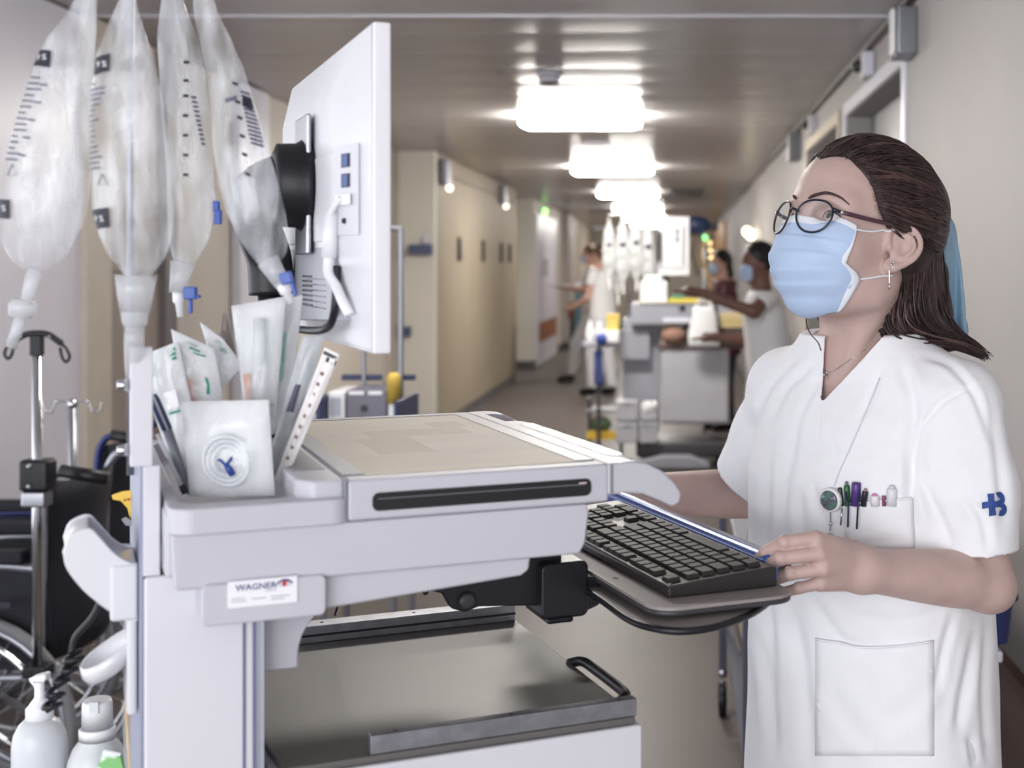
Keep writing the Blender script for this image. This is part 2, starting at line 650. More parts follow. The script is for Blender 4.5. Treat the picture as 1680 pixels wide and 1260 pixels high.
# right wall with two door openings
g = G()
for y0, y1, z0, z1 in ((-1, 5.25, 0, ZC), (5.25, 7.0, 2.27, ZC), (7.0, 7.35, 0, ZC), (7.35, 9.1, 2.27, ZC), (9.1, 34, 0, ZC)):
    g.box(XR, XR + 0.16, y0, y1, z0, z1 - 0.002)
struct(g, 'wall_right', m_wallR)
m_glassgrey = M('door_leaf_grey', (150, 150, 154), 0.3, var=0.02)
m_dkframe = M('dark_frame', (70, 68, 70), 0.4)
for k, y0 in enumerate((5.25, 7.35)):
    d = struct(G().box(XR + 0.12, XR + 0.155, y0, y0 + 1.75, 0.01, 2.268), 'door_%d' % (4 + k), m_glassgrey)
    G().box(XR + 0.105, XR + 0.12, y0, y0 + 1.75, 1.98, 2.03).build('transom_bar', m_dkframe, d)
    G().box(XR + 0.105, XR + 0.12, y0 + 0.42, y0 + 0.47, 0.01, 2.268).build('mullion', m_dkframe, d)
    G().box(XR + 0.10, XR + 0.12, y0 + 0.60, y0 + 0.64, 0.95, 1.15).build('handle', m_steel, d)
    struct(G().box(XR - 0.012, XR + 0.10, y0 - 0.07, y0 - 0.001, 0, 2.34).box(XR - 0.012, XR + 0.1, y0 + 1.751, y0 + 1.82, 0, 2.34)
           .box(XR - 0.012, XR - 0.001, y0, y0 + 1.75, 2.275, 2.34), 'trim_%d' % (6 + k), [m_white, M('frame_beige', (206, 192, 164), 0.45)][k])
# wainscot and rail on the near right wall
struct(G().box(XR - 0.012, XR, 2.0, 5.15, 0, 0.40), 'wall_wainscot', M('wainscot_brown', (120, 98, 92), 0.5, var=0.04))
struct(G().box(XR - 0.03, XR, 2.0, 5.15, 0.40, 0.44), 'trim_8', M('rail_brown', (104, 70, 58), 0.45))
struct(G().box(XR - 0.02, XR, 9.2, 33.9, 0, 0.1), 'baseboard_right', m_base)

# boxes on the right wall under the ceiling
sb = thing('wall_call_lamp', 'large white and grey call lamp box nearest the camera, high on right wall', 'call lamp', (XR, 5.02, 2.36))
G().box(-0.075, 0, -0.075, 0.02, -0.09, 0.09).build('grey_housing', m_greymetal, sb, bevel=0.008)
G().box(-0.08, 0, 0.02, 0.10, -0.09, 0.09).build('grille', M('lamp_grille', (150, 148, 156), 0.5), sb, bevel=0.004)
G().box(-0.095, -0.075, -0.06, 0.01, -0.085, 0.085).build('white_lens', M('opal_lens', (235, 235, 235), 0.3), sb, bevel=0.01)
for y, z, lab, c in ((6.10, 2.41, 'small white sensor box beside the big call lamp', 'sensor'), (8.55, 2.40, 'small grey sensor box above the second door', 'sensor')):
    t = thing('wall_sensor', lab, c, (XR, y, z))
    G().box(-0.05, 0, -0.06, 0.02, -0.06, 0.05).build('housing', m_white, t, bevel=0.006)
    G().ball((-0.055, 0.09, 0.0), 0.028).build('sensor_eye', m_darkhandle, t, smooth=True)
    G().box(-0.04, 0, 0.05, 0.13, -0.06, 0.03).build('socket', m_wall, t, bevel=0.006)
t = thing('wall_call_lamp', 'dark grey call lamp box farther down the right wall', 'call lamp', (XR, 9.7, 2.36))
G().box(-0.085, 0, -0.10, 0.02, -0.1, 0.1).build('grey_housing', M('call_lamp_grey', (112, 112, 120), 0.4), t, bevel=0.008)
G().box(-0.08, 0, 0.02, 0.16, -0.1, 0.1).build('grille', m_greymetal, t, bevel=0.004)
t = thing('wall_sconce', 'twin glowing wall lamp on the right wall above the man', 'lamp', (XR, 15.0, 1.87))
G().box(-0.03, 0, -0.2, 0.2, -0.05, 0.05).build('back_plate', m_white, t)
for s in (-1, 1):
    G().ball((-0.08, s * 0.4, s * 0.03), (0.05, 0.16, 0.055)).build('bulb', M('warm_bulb', (255, 246, 220), 0.3, emit=(255, 240, 205), estr=5.0), t, smooth=True)
d6 = struct(G().box(XR - 0.04, XR, 24, 31, 0.0, 2.35), 'door_6', M('door_orange', (190, 138, 62), 0.45, var=0.03))
G().box(XR - 0.06, XR - 0.04, 24.3, 24.4, 0.9, 1.2).build('handle', m_steel, d6)

# dispensers on the step wall
t = thing('soap_shelf', 'blue grey dispenser shelf with a white bottle on the beige wall', 'dispenser', (-2.19, 11.63, 1.60))
m_bluegrey = M('blue_grey_plastic', (82, 92, 124), 0.4)
G().box(-0.12, 0.08, -0.09, 0, 0, 0.085).build('shelf', m_bluegrey, t, bevel=0.006)
G().lathe([(0.03, 0), (0.03, 0.07), (0.012, 0.09), (0.012, 0.11)], c=(0.02, -0.045, 0.085), n=12).build('bottle', m_white, t, smooth=True)
t = thing('wall_bumper', 'short dark blue bumper rail end low on the beige wall', 'rail', (-2.37, 11.63, 0.92))
G().box(-0.03, 0.07, -0.06, 0, -0.03, 0.055).build('rail', m_bluegrey, t, bevel=0.008)
G().box(-0.03, -0.02, -0.07, 0, -0.035, 0.06).build('end_cap', m_darkhandle, t)

# ceiling lamps: frame, glowing diffuser
m_diff = M('lamp_diffuser', (255, 252, 244), 0.4, emit=(255, 250, 243), estr=LAMP_STRENGTH)
m_diffdim = M('lamp_diffuser_dimmed', (255, 252, 244), 0.4, emit=(255, 250, 243), estr=LAMP_STRENGTH * 0.46)
LAMPS = [(8.94, 'nearest glowing ceiling lamp in view'), (13.4, 'second glowing ceiling lamp down the hall'), (17.75, 'third glowing ceiling lamp down the hall'),
         (22.1, 'fourth glowing ceiling lamp down the hall'), (26.3, 'farthest glowing ceiling lamp above the busy cart'), (30.5, 'ceiling lamp added at the end of the hall to light the end wall'), (4.1, 'assumed ceiling lamp just out of view above the monitor')]  # the lamp nearest the end wall is added to brighten that wall; the unseen near lamp is assumed
for y, lab in LAMPS:
    t = thing('ceiling_light', lab, 'ceiling lamp', (-0.64, y, ZC), group='ceiling lamps along the hall')
    G().box(-0.36, 0.36, -0.12, 0.12, -0.012, -0.001).build('frame', m_white, t)
    pts = rrect(-0.40, 0.40, -0.15, 0.15, 0.06)
    pin = rrect(-0.36, 0.36, -0.11, 0.11, 0.05)
    G().loft([[(x, yy, -0.012) for x, yy in pts], [(x, yy, -0.066) for x, yy in pts], [(x, yy, -0.085) for x, yy in pin]]).build('diffuser', m_diff if 6 < y < 15 else m_diffdim, t)
t = thing('smoke_detector', 'round white smoke detector on the grey ceiling', 'smoke detector', (-0.66, 6.95, ZC))
G().lathe([(0.075, -0.001), (0.075, -0.02), (0.055, -0.028)], n=24).build('base', m_white, t, smooth=None)
G().lathe([(0.056, -0.026), (0.056, -0.045), (0.05, -0.062)], n=24).build('head', m_white, t, smooth=None)
G().lathe([(0.047, -0.060), (0.045, -0.07)], n=24).build('vent', m_dkframe, t)
G().box(-0.27, -0.24, -0.01, 0.01, -0.004, -0.001).build('screw_plate', m_base, t)
t = thing('ceiling_vent', 'flat grey vent in the ceiling towards the right wall', 'vent', (0.14, 18.0, ZC))
G().box(-0.22, 0.22, -0.9, 0.9, -0.02, -0.001).build('frame', M('vent_grey', (130, 126, 124), 0.5), t)
for k in range(5):
    G().box(-0.2, 0.2, -0.8 + k * 0.34, -0.62 + k * 0.34, -0.03, -0.02).build('slat', M('vent_slat', (112, 108, 107), 0.5), t)
t = thing('ceiling_plate', 'thin white plate on the ceiling before the second lamp', 'plate', (-0.62, 10.9, ZC))
G().box(-0.16, 0.07, -0.12, 0.12, -0.02, -0.001).build('cover', m_white, t, bevel=0.004)
# ------------------------------------------------------------------ the computer cart in the foreground
CA = math.atan2(0.4104, 0.9119)
CO = np.array([-0.0907, 1.33, 0.0])
CE, CD = np.array([0.9119, 0.4104, 0]), np.array([-0.4104, 0.9119, 0])


def CW(u, v, z):
    """cart coordinates (along the front, into depth, height) -> world"""
    return tuple(CO + CE * u + CD * v + np.array([0, 0, z]))


m_cart = M('cart_plastic_grey', (194, 193, 201), 0.42, var=0.012, bump=0.12, bscale=500)
m_cartw = M('cart_panel_white', (214, 213, 219), 0.4, var=0.01)
m_inlay = M('worktop_inlay_beige', (214, 203, 186), 0.55, spec=0.3, var=0.05, vscale=5, stretch=(1, 2.2, 1))
m_frame = M('worktop_frame_grey', (138, 139, 146), 0.4, var=0.02)
m_gloss = M('black_glass', (10, 10, 14), 0.08, var=0.0, coat=0.5)
m_groove = M('groove_blue_grey', (98, 106, 132), 0.5)
m_shelf = M('shelf_steel_sheet', (106, 102, 100), 0.42, spec=0.4, metal=0.25, var=0.03, vscale=8)
m_zinc = M('zinc_rail', (150, 151, 158), 0.35, metal=0.85, var=0.12, vscale=60)

cart = thing('computer_cart', 'pale grey hospital computer cart with beige worktop and slide-out keyboard tray', 'cart', tuple(CO), CA)
# lower worktop body, upper band, raised right half
wb = G().prism([(-0.383, 1.2), (-0.379, 1.196), (-0.004, 1.196), (0.002, 1.206), (0.006, 1.236), (0.004, 1.2455), (-0.385, 1.2455)], 0.004, 0.525, 'y').build('worktop_body', m_cart, cart, bevel=0.003)
ub = G().box(-0.233, 0.026, 0.0, 0.53, 1.246, 1.2845).build('worktop_top', m_cart, cart, bevel=0.004)
G().box(-0.2345, -0.2335, -0.0003, 0.02, 1.247, 1.284).build('seam', m_frame, ub)
# scanner slot: black glass window with a light line
sl = G().prism(rrect(-0.21, 0.006, 1.2545, 1.2715, 0.006), -0.0012, 0.004, 'y').build('slot_window', m_gloss, cart)
G().box(-0.205, 0.0, -0.0016, -0.0012, 1.2655, 1.2662).build('slot_line', M('slot_line', (120, 122, 130), 0.3), sl)
G().box(-0.007, 0.001, -0.0016, -0.0012, 1.2668, 1.268).build('slot_lamp', M('slot_lamp', (226, 200, 200), 0.3), sl)
# worktop inlay in a grey frame
g = G()
for a in ((-0.232, -0.212, 0.028, 0.515), (0.0, 0.02, 0.028, 0.515), (-0.212, 0.0, 0.495, 0.515)):
    g.box(*a, 1.2846, 1.2858)
fr = g.build('surface_frame', m_frame, cart)
inl = G().box(-0.212, 0.0, 0.024, 0.495, 1.2846, 1.2852).build('writing_surface', m_inlay, cart)
m_stain = M('worktop_stain', (206, 193, 173), 0.55, var=0.03, spec=0.3)
for a in ((-0.15, -0.03, 0.30, 0.36), (-0.17, -0.11, 0.16, 0.29), (-0.06, -0.02, 0.37, 0.42)):
    G().box(a[0], a[1], a[2], a[3], 1.2852, 1.2853).build('worn_patch', m_stain, inl)
# handle end on the user's side
prof = [(0.024, 1.2845), (0.05, 1.2852), (0.066, 1.283), (0.083, 1.2745), (0.098, 1.261), (0.106, 1.249), (0.103, 1.239), (0.095, 1.236), (0.082, 1.243), (0.062, 1.2515), (0.042, 1.2535), (0.024, 1.2525)]
hd = G().prism(prof, 0.0, 0.40, 'y').prism(prof, 0.49, 0.53, 'y').prism([(0.075, 1.278), (0.098, 1.261), (0.106, 1.249), (0.103, 1.239), (0.095, 1.236), (0.08, 1.245)], 0.39, 0.5, 'y').prism([(0.024, 1.2845), (0.042, 1.285), (0.042, 1.2535), (0.024, 1.2525)], 0.39, 0.5, 'y').build('push_handle', M('cart_handle_gloss', (194, 193, 199), 0.42, var=0.01, coat=0.08), cart, bevel=0.003)
G().box(0.0265, 0.030, -0.0004, 0.03, 1.2535, 1.2836).build('seam', m_frame, hd)
G().prism(rrect(0.044, 0.062, 0.05, 0.36, 0.006), 1.2846, 1.2862).build('clear_cover', film('clear_cover_film', (235, 233, 230), 0.2, 0.45, 0.18), hd)
# left tray section: wall ring, floor, raised block
g = G()
outer = rrect(-0.387, -0.225, 0.0, 0.53, 0.022, 6)
inner = rrect(-0.375, -0.275, 0.03, 0.50, 0.02, 6)
n = len(outer)
vs = [(x, y, z) for z in (1.2455, 1.268) for x, y in outer] + [(x, y, z) for z in (1.268, 1.222) for x, y in inner]
fs = []
for i in range(n):
    j = (i + 1) % n
    fs += [(i, j, n + j, n + i), (n + i, n + j, 2 * n + j, 2 * n + i), (2 * n + i, 2 * n + j, 3 * n + j, 3 * n + i)]
fs += [tuple(range(3 * n, 4 * n))]
g.add(vs, fs)
G_t = g.build('bottle_tray', m_cart, cart, bevel=0.003)
G().prism([(-0.233, 0.012), (-0.262, 0.012), (-0.276, 0.03), (-0.276, 0.5), (-0.233, 0.52)], 1.262, 1.2843).build('raised_block', m_cart, cart, bevel=0.004)
G().box(-0.27, -0.24, 0.08, 0.30, 1.2843, 1.2849).build('block_panel', m_frame, cart)
# left end of the body: scooped grip
G().prism([(0.02, 1.205), (0.40, 1.205), (0.40, 1.262), (0.02, 1.262)], -0.389, -0.38, 'x').build('end_plate', m_cart, cart, bevel=0.003)
g = G()
g.m = Matrix.Translation((-0.3895, 0.11, 1.222)) @ Matrix.Rotation(R(90), 4, 'Y')
g.lathe([(0.001, 0.004), (0.022, 0.003), (0.028, 0.0), (0.03, 0.0)], n=20, sx=0.8, sy=2.2)
g.build('side_grip', M('grip_shade_grey', (180, 180, 186), 0.4), cart, smooth=True)
# apron with the maker's plate
ap = G().prism(rrect(-0.36, -0.252, 1.163, 1.2, 0.006), -0.001, 0.2, 'y').build('apron', m_cart, cart, bevel=0.002)
G().prism([(-0.252, 1.165), (-0.062, 1.178), (-0.054, 1.183), (-0.052, 1.197), (-0.252, 1.197)], 0.012, 0.4, 'y').build('apron_rail', m_cart, cart, bevel=0.003)
pl = G().prism(rrect(-0.338, -0.278, 1.178, 1.2015, 0.001), -0.0022, -0.001, 'y').build('name_plate', M('plate_white', (238, 238, 242), 0.35, var=0.0), cart)
m_ink = M('ink_navy', (44, 54, 110), 0.5, var=0.0)
tv, tf = text_mesh('WAGNER', 0.0078, 'LEFT', 0.00012)
o = mesh_obj('lettering', [(-0.3315 + x * 1.04, -0.0025, 1.1952 + y) for x, y in tv], [tuple(reversed(f)) for f in tf], m_ink, pl)
# eye emblem: white lens, dark brow, red iris
g = G().add([(-0.2965 + 0.0075 + 0.0075 * math.cos(a), -0.0024, 1.1955 + 0.0026 * math.sin(a)) for a in [2 * PI * k / 24 for k in range(24)]], [tuple(range(24))])
g.build('emblem_lens', M('emblem_grey', (206, 208, 216), 0.5, var=0), pl)
g = G()
top = [(-0.2975, 1.1945), (-0.295, 1.198), (-0.2905, 1.2), (-0.286, 1.1995), (-0.2822, 1.1968)]
bot = [(-0.2822, 1.1955), (-0.286, 1.1972), (-0.2905, 1.1982), (-0.2945, 1.1965), (-0.2968, 1.1944)]
g.add([(x, -0.0027, z) for x, z in top + bot], [(0, 1, 8, 9), (1, 2, 7, 8), (2, 3, 6, 7), (3, 4, 5, 6)])
g.build('emblem_brow', m_ink, pl)
g = G().add([(-0.2895 + 0.0019 * math.cos(a), -0.0028, 1.1958 + 0.0026 * math.sin(a)) for a in [2 * PI * k / 16 for k in range(16)]], [tuple(range(16))])
g.build('emblem_iris', M('emblem_red', (200, 44, 50), 0.5, var=0), pl)
g = G()
for x, w, z in ((-0.335, 0.012, 1.1855), (-0.335, 0.013, 1.183), (-0.318, 0.013, 1.1842), (-0.301, 0.016, 1.1845), (-0.301, 0.012, 1.182), (-0.306, 0.01, 1.1905)):
    g.add([(x, -0.0024, z), (x + w, -0.0024, z), (x + w, -0.0024, z + 0.0009), (x, -0.0024, z + 0.0009)], [(0, 1, 2, 3)])
g.build('small_print', M('print_grey', (170, 172, 182), 0.5, var=0), pl)
# column with aluminium grooves, rail on its left, bracket
co = G().box(-0.405, -0.307, 0.06, 0.30, 0.12, 1.199).build('column', m_cartw, cart, bevel=0.004)
for u in (-0.3185, -0.309):
    G().box(u, u + 0.0022, 0.0585, 0.061, 0.12, 1.163).build('groove', m_groove, co)
G().box(-0.307, -0.298, 0.07, 0.29, 0.12, 1.199).build('profile_edge', M('profile_alu', (206, 210, 224), 0.3, metal=0.3), co)
G().box(-0.405, -0.3905, 0.06, 0.30, 1.1995, 1.300).build('column_head', m_cartw, cart, bevel=0.001)
rl = G().box(-0.416, -0.397, 0.058, 0.075, 1.30, 1.408).build('rail_panel', m_cartw, cart, bevel=0.001)
G().box(-0.4075, -0.405, 0.062, 0.30, 0.5, 1.30).build('rail_strip', M('rail_blue_grey', (150, 155, 176), 0.5), cart)
for z in (1.374, 1.315):
    g = G()
    g.m = Matrix.Translation((-0.416, 0.066, z)) @ Matrix.Rotation(R(-90), 4, 'Y')
    g.lathe([(0.0055, 0), (0.0055, 0.006), (0.0045, 0.010), (0.003, 0.011)], n=12)
    g.build('bolt', m_chrome, rl, smooth=None)
arc = [(-0.263 + 0.075 * (1 - math.cos(a)), 1.10 + 0.063 * math.sin(a)) for a in [R(10 * k) for k in range(0, 10)]]
G().prism([(-0.296, 1.09), (-0.263, 1.09)] + arc + [(-0.18, 1.185), (-0.296, 1.185)], 0.095, 0.14, 'y').build('bracket', m_cart, cart, bevel=0.002)
# steel shelf on the cabinet
G().prism([(-0.279, 0.077), (0.086, 0.077), (0.09, 0.1), (0.088, 0.53), (-0.29, 0.53), (-0.29, 0.2)], 0.992, 1.0).build('shelf', m_shelf, cart, bevel=0.002)
rf = G().box(-0.196, 0.088, 0.078, 0.092, 1.0, 1.019).build('shelf_rail', m_zinc, cart, bevel=0.0012)
rb = G().box(-0.20, 0.086, 0.505, 0.535, 1.0, 1.022).build('shelf_rail', m_zinc, cart, bevel=0.0012)
G().box(-0.20, 0.086, 0.503, 0.5055, 1.009, 1.0115).build('rail_gap', m_black, rb)
for r_, y, z in ((rf, 0.085, 1.019), (rb, 0.52, 1.022)):
    for u in (-0.17, -0.05, 0.07):
        G().lathe([(0.0022, 0), (0.0022, 0.0006)], n=10, c=(u, y, z)).build('rivet', m_darkhandle, r_)
cb = G().box(-0.29, 0.092, 0.085, 0.53, 0.22, 0.992).build('cabinet', m_cartw, cart, bevel=0.002)
for z0, z1 in ((0.78, 0.991), (0.56, 0.775), (0.34, 0.555)):
    df = G().box(-0.27, 0.093, 0.074, 0.085, z0, z1).build('drawer_front', m_cartw, cart, bevel=0.003)
    G().box(-0.13, -0.03, 0.062, 0.074, z1 - 0.06, z1 - 0.045).build('drawer_handle', m_frame, df, bevel=0.003)
G().tube(spline([(0.088, 0.295, 0.998), (0.100, 0.28, 1.003), (0.106, 0.25, 1.0), (0.106, 0.17, 1.0), (0.100, 0.14, 1.002), (0.088, 0.132, 0.998)]), 0.006).build('shelf_grip', m_black, cart, smooth=True)
# base with castors
G().box(-0.38, 0.10, 0.10, 0.50, 0.10, 0.22).build('base', m_frame, cart, bevel=0.02)
for u in (-0.36, 0.10):
    for v in (0.08, 0.52):
        cs = G().box(u - 0.02, u + 0.02, v - 0.02, v + 0.02, 0.07, 0.13).build('castor', m_darkhandle, cart, bevel=0.004)
        g = G()
        g.m = Matrix.Translation((u, v, 0.05)) @ Matrix.Rotation(R(90), 4, 'X')
        g.lathe([(0.03, -0.018), (0.05, -0.014), (0.05, 0.014), (0.03, 0.018)], n=20)
        g.build('wheel', m_black, cs, smooth=None)
# keyboard lift arm
am = G().prism([(-0.105, 1.13), (-0.10, 1.118), (-0.082, 1.112), (-0.072, 1.094), (-0.056, 1.088), (-0.04, 1.093), (0.03, 1.087), (0.06, 1.1), (0.06, 1.165), (-0.105, 1.165)], 0.24, 0.255, 'y').prism([(-0.105, 1.14), (0.05, 1.13), (0.05, 1.165), (-0.105, 1.165)], 0.255, 0.34, 'y').build('lift_arm', m_black, cart, bevel=0.002)
g = G()
g.m = Matrix.Translation((-0.055, 0.24, 1.102)) @ Matrix.Rotation(R(90), 4, 'X')
g.lathe([(0.010, 0), (0.010, 0.006), (0.006, 0.008)], n=16)
g.build('pivot_knob', m_darkhandle, am, smooth=None)
G().prism(rrect(0.028, 0.086, 1.074, 1.139, 0.008), 0.22, 0.36, 'y').box(0.034, 0.066, 0.215, 0.3, 1.070, 1.077).build('arm_head', m_black, cart, bevel=0.003)
G().prism([(0.08, 1.12), (0.116, 1.113), (0.118, 1.098), (0.10, 1.083), (0.08, 1.076)], 0.225, 0.35, 'y').build('tilt_hinge', m_black, cart, bevel=0.003)
for k, pts in enumerate(([(-0.14, 0.3, 1.18), (-0.15, 0.3, 1.155), (-0.158, 0.40, 1.11), (-0.160, 0.48, 1.04)], [(-0.10, 0.26, 1.15), (-0.104, 0.25, 1.12), (-0.098, 0.25, 1.112), (-0.096, 0.25, 1.13)], [(-0.11, 0.27, 1.15), (-0.115, 0.25, 1.125), (-0.108, 0.25, 1.118)])):
    G().tube(spline(pts), 0.0016, 6).build('cable', m_black, cart, smooth=True)
# keyboard tray and the round mouse tray below
m_tray = M('tray_laminate_taupe', (150, 142, 139), 0.4, var=0.02)
kt = G().prism([(x, y) for x, y in rrect(0.097, 0.270, 0.046, 0.62, 0.03)], 1.1165, 1.12).build('keyboard_tray', m_tray, cart)
G().prism([(x, y) for x, y in rrect(0.0965, 0.2705, 0.0455, 0.621, 0.03)], 1.1105, 1.1165).build('tray_edge', m_darkhandle, kt, bevel=0.002)
G().lathe([(0.0035, 0), (0.0035, 0.0004)], n=12, c=(0.112, 0.20, 1.12), sy=1.6).build('screw_hole', m_black, kt)
mp_ = spline([(0.075, 0.33), (0.086, 0.205), (0.082, 0.09), (0.092, 0.045), (0.115, 0.021), (0.155, 0.022), (0.215, 0.055), (0.272, 0.115), (0.29, 0.18), (0.29, 0.33), (0.2, 0.38)], 5)
mt = G().prism([(x, y) for x, y in mp_], 1.1015, 1.1055).build('mouse_tray', m_tray, cart)
G().tube([(x, y, 1.102) for x, y in mp_], 0.0042, 8, closed=True).build('tray_edge', m_black, mt, smooth=True)
# scoop holder and small cup holder on the left of the column
def scoop(pts_out, pts_in, v0, v1, wall):
    g = G()
    g.prism(pts_out + pts_in[::-1], v0, v0 + wall, 'y')
    g.prism(pts_out + pts_in[::-1], v1 - wall, v1, 'y')
    return g
lowr = spline([(-0.472, 1.222), (-0.468, 1.205), (-0.452, 1.182), (-0.430, 1.162), (-0.418, 1.153), (-0.408, 1.152)], 5)
upr = spline([(-0.472, 1.222), (-0.466, 1.236), (-0.450, 1.242), (-0.44, 1.232), (-0.428, 1.217), (-0.416, 1.208), (-0.408, 1.206)], 5)
m_gly = M('holder_plastic', (214, 214, 218), 0.22, var=0.01, coat=0.3)
sh = G().prism(lowr + upr[::-1][:-1], 0.09, 0.096, 'y').prism(lowr + upr[::-1][:-1], 0.165, 0.171, 'y').build('scoop_holder', m_gly, cart, bevel=0.002)
gl = G()
gl.sheet([[(u, v, z) for v in (0.092, 0.13, 0.169)] for u, z in [(p[0], p[1]) for p in spline([(-0.450, 1.238), (-0.462, 1.234), (-0.468, 1.222), (-0.462, 1.203), (-0.447, 1.18), (-0.427, 1.162), (-0.408, 1.154)], 5)]])
gl.build('scoop_lining', m_gly, sh, solid=0.004, smooth=True)
G().box(-0.432, -0.408, 0.088, 0.173, 1.154, 1.206).build('scoop_mount', m_gly, sh, bevel=0.003)
cu = G()
cu.loft([[(-0.430 + 0.026 * s * math.cos(a), 0.13 + 0.035 * s * math.sin(a), z + 0.016 * s * math.cos(a)) for a in [2 * PI * k / 24 for k in range(24)]] for s, z in ((1.0, 1.121), (0.94, 1.110), (0.75, 1.102), (0.4, 1.098), (0.03, 1.0975))], cap=False)
cu.build('cup_holder', m_gly, cart, solid=0.003, smooth=True)
G().box(-0.418, -0.4085, 0.09, 0.17, 1.065, 1.155).build('holder_back', m_gly, cart, bevel=0.003)
# pole and hooks for the infusion bags, monitor post
po = G().tube([(-0.4125, 0.15, 1.28), (-0.4125, 0.15, 1.86)], 0.0035, 12).build('bag_pole', m_greymetal, cart, smooth=True)
m_bluebar = M('hook_bar_blue', (150, 178, 214), 0.35)
G().tube([(-0.50, 0.10, 1.765), (-0.46, 0.125, 1.765), (-0.4125, 0.15, 1.765), (-0.34, 0.14, 1.765), (-0.27, 0.12, 1.765)], 0.006, 10).build('hook_bar', m_bluebar, cart, smooth=True)
G().tube([(-0.252, 0.37, 1.284), (-0.252, 0.37, 1.50)], 0.016, 14).build('monitor_post', m_black, cart, smooth=True)

# bottles' side basket (below the picture's edge)
G().box(-0.56, -0.385, 0.305, 0.48, 0.80, 0.812).box(-0.56, -0.556, 0.305, 0.48, 0.812, 0.87).box(-0.56, -0.385, 0.305, 0.309, 0.812, 0.87).box(-0.56, -0.385, 0.476, 0.48, 0.812, 0.87).build('side_basket', m_cart, cart)

# ------------------------------------------------------------------ keyboard
kb = thing('keyboard', 'black keyboard with blue wrist bar on the slide-out tray', 'keyboard', CW(0, 0, 0), CA)
m_key = M('key_black', (46, 43, 42), 0.55, spec=0.3, var=0.08, bump=0.1, bscale=400)
m_kbase = M('keyboard_case', (44, 41, 40), 0.4, var=0.05)
cs_ = G().prism([(0.128, 1.121), (0.262, 1.121), (0.262, 1.142), (0.255, 1.1435), (0.132, 1.134), (0.128, 1.131)], 0.084, 0.56, 'y').build('case', m_kbase, kb, bevel=0.002)
G().ball((0.1325, 0.09, 1.1345), (0.002, 0.002, 0.0006)).build('status_lamp', m_steel, kb, smooth=True)
U = 0.0192
kmesh = None
rows = [  # (u, [(start unit, width units)...]) F row first
    (0.1405, [(0, 1), (2, 1), (3, 1), (4, 1), (5, 1), (6.5, 1), (7.5, 1), (8.5, 1), (9.5, 1), (11, 1), (12, 1), (13, 1), (14, 1), (15.3, 1), (16.3, 1), (17.3, 1)]),
    (0.164, [(k, 1) for k in range(13)] + [(13, 2), (15.3, 1), (16.3, 1), (17.3, 1), (18.6, 1), (19.6, 1), (20.6, 1), (21.6, 1)]),
    (0.183, [(0, 1.5)] + [(1.5 + k, 1) for k in range(12)] + [(13.5, 1.5), (15.3, 1), (16.3, 1), (17.3, 1), (18.6, 1), (19.6, 1), (20.6, 1), (21.6, 1)]),
    (0.202, [(0, 1.75)] + [(1.75 + k, 1) for k in range(11)] + [(12.75, 2.25), (18.6, 1), (19.6, 1), (20.6, 1)]),
    (0.221, [(0, 1.25)] + [(1.25 + k, 1) for k in range(11)] + [(12.25, 2.75), (16.3, 1), (18.6, 1), (19.6, 1), (20.6, 1), (21.6, 1)]),
    (0.240, [(0, 1.25), (1.25, 1.25), (2.5, 1.25), (3.75, 6.25), (10, 1.25), (11.25, 1.25), (12.5, 1.25), (13.75, 1.25), (15.3, 1), (16.3, 1), (17.3, 1), (18.6, 2), (20.6, 1)]),
]
a, b = 0.0082, 0.0070
kv = [(-a, -0.5, 0), (a, -0.5, 0), (a, 0.5, 0), (-a, 0.5, 0), (-b, -0.44, 1), (b, -0.44, 1), (b, 0.44, 1), (-b, 0.44, 1)]
for u, ks in rows:
    for st, w in ks:
        L = w * U - 0.003
        zb = 1.1335 + (u - 0.132) * 0.0775
        if kmesh is None:
            o = mesh_obj('key', [(x, y, z) for x, y, z in kv], [(3, 2, 1, 0), (4, 5, 6, 7), (0, 1, 5, 4), (1, 2, 6, 5), (2, 3, 7, 6), (3, 0, 4, 7)], m_key, kb)
            kmesh = o.data
        else:
            o = bpy.data.objects.new('key', kmesh)
            COL.objects.link(o)
            o.parent = kb
        o.location = (u, 0.096 + (st + w / 2) * U, zb)
        o.scale = (1, L, 0.0052)
        o.rotation_euler = (0, -R(4.4), 0)
m_bluebarM = M('wrist_bar_blue', (52, 84, 158), 0.22, metal=0.35, var=0.03, coat=0.5)
G().prism([(0.2625, 1.122), (0.2625, 1.1435), (0.268, 1.149), (0.276, 1.1495), (0.281, 1.146), (0.281, 1.122)], 0.118, 0.63, 'y').build('wrist_bar', m_bluebarM, kb, bevel=0.003, seg=3)
G().prism([(0.2815, 1.122), (0.2815, 1.146), (0.292, 1.145), (0.302, 1.138), (0.306, 1.126), (0.304, 1.122)], 0.125, 0.62, 'y').build('bar_pad', M('bar_pad_grey', (128, 132, 150), 0.25, coat=0.4, var=0.03), kb, bevel=0.003, seg=3)
G().box(0.264, 0.272, 0.10, 0.118, 1.122, 1.138).build('bar_end_clip', M('clip_blue', (96, 134, 206), 0.3), kb, bevel=0.002)

# ------------------------------------------------------------------ monitor
mon = thing('monitor', 'white flat monitor on the cart seen from behind with blue ports', 'monitor', CW(0, 0, 0), CA)
m_mon = M('monitor_white', (232, 232, 236), 0.35, var=0.006)
G().box(-0.2055, -0.1885, 0.018, 0.53, 1.399, 1.7125).build('bezel', m_mon, mon, bevel=0.002)
G().box(-0.189, -0.1878, 0.03, 0.518, 1.412, 1.70).build('screen', M('screen_glass', (40, 44, 52), 0.15, var=0.02), mon)


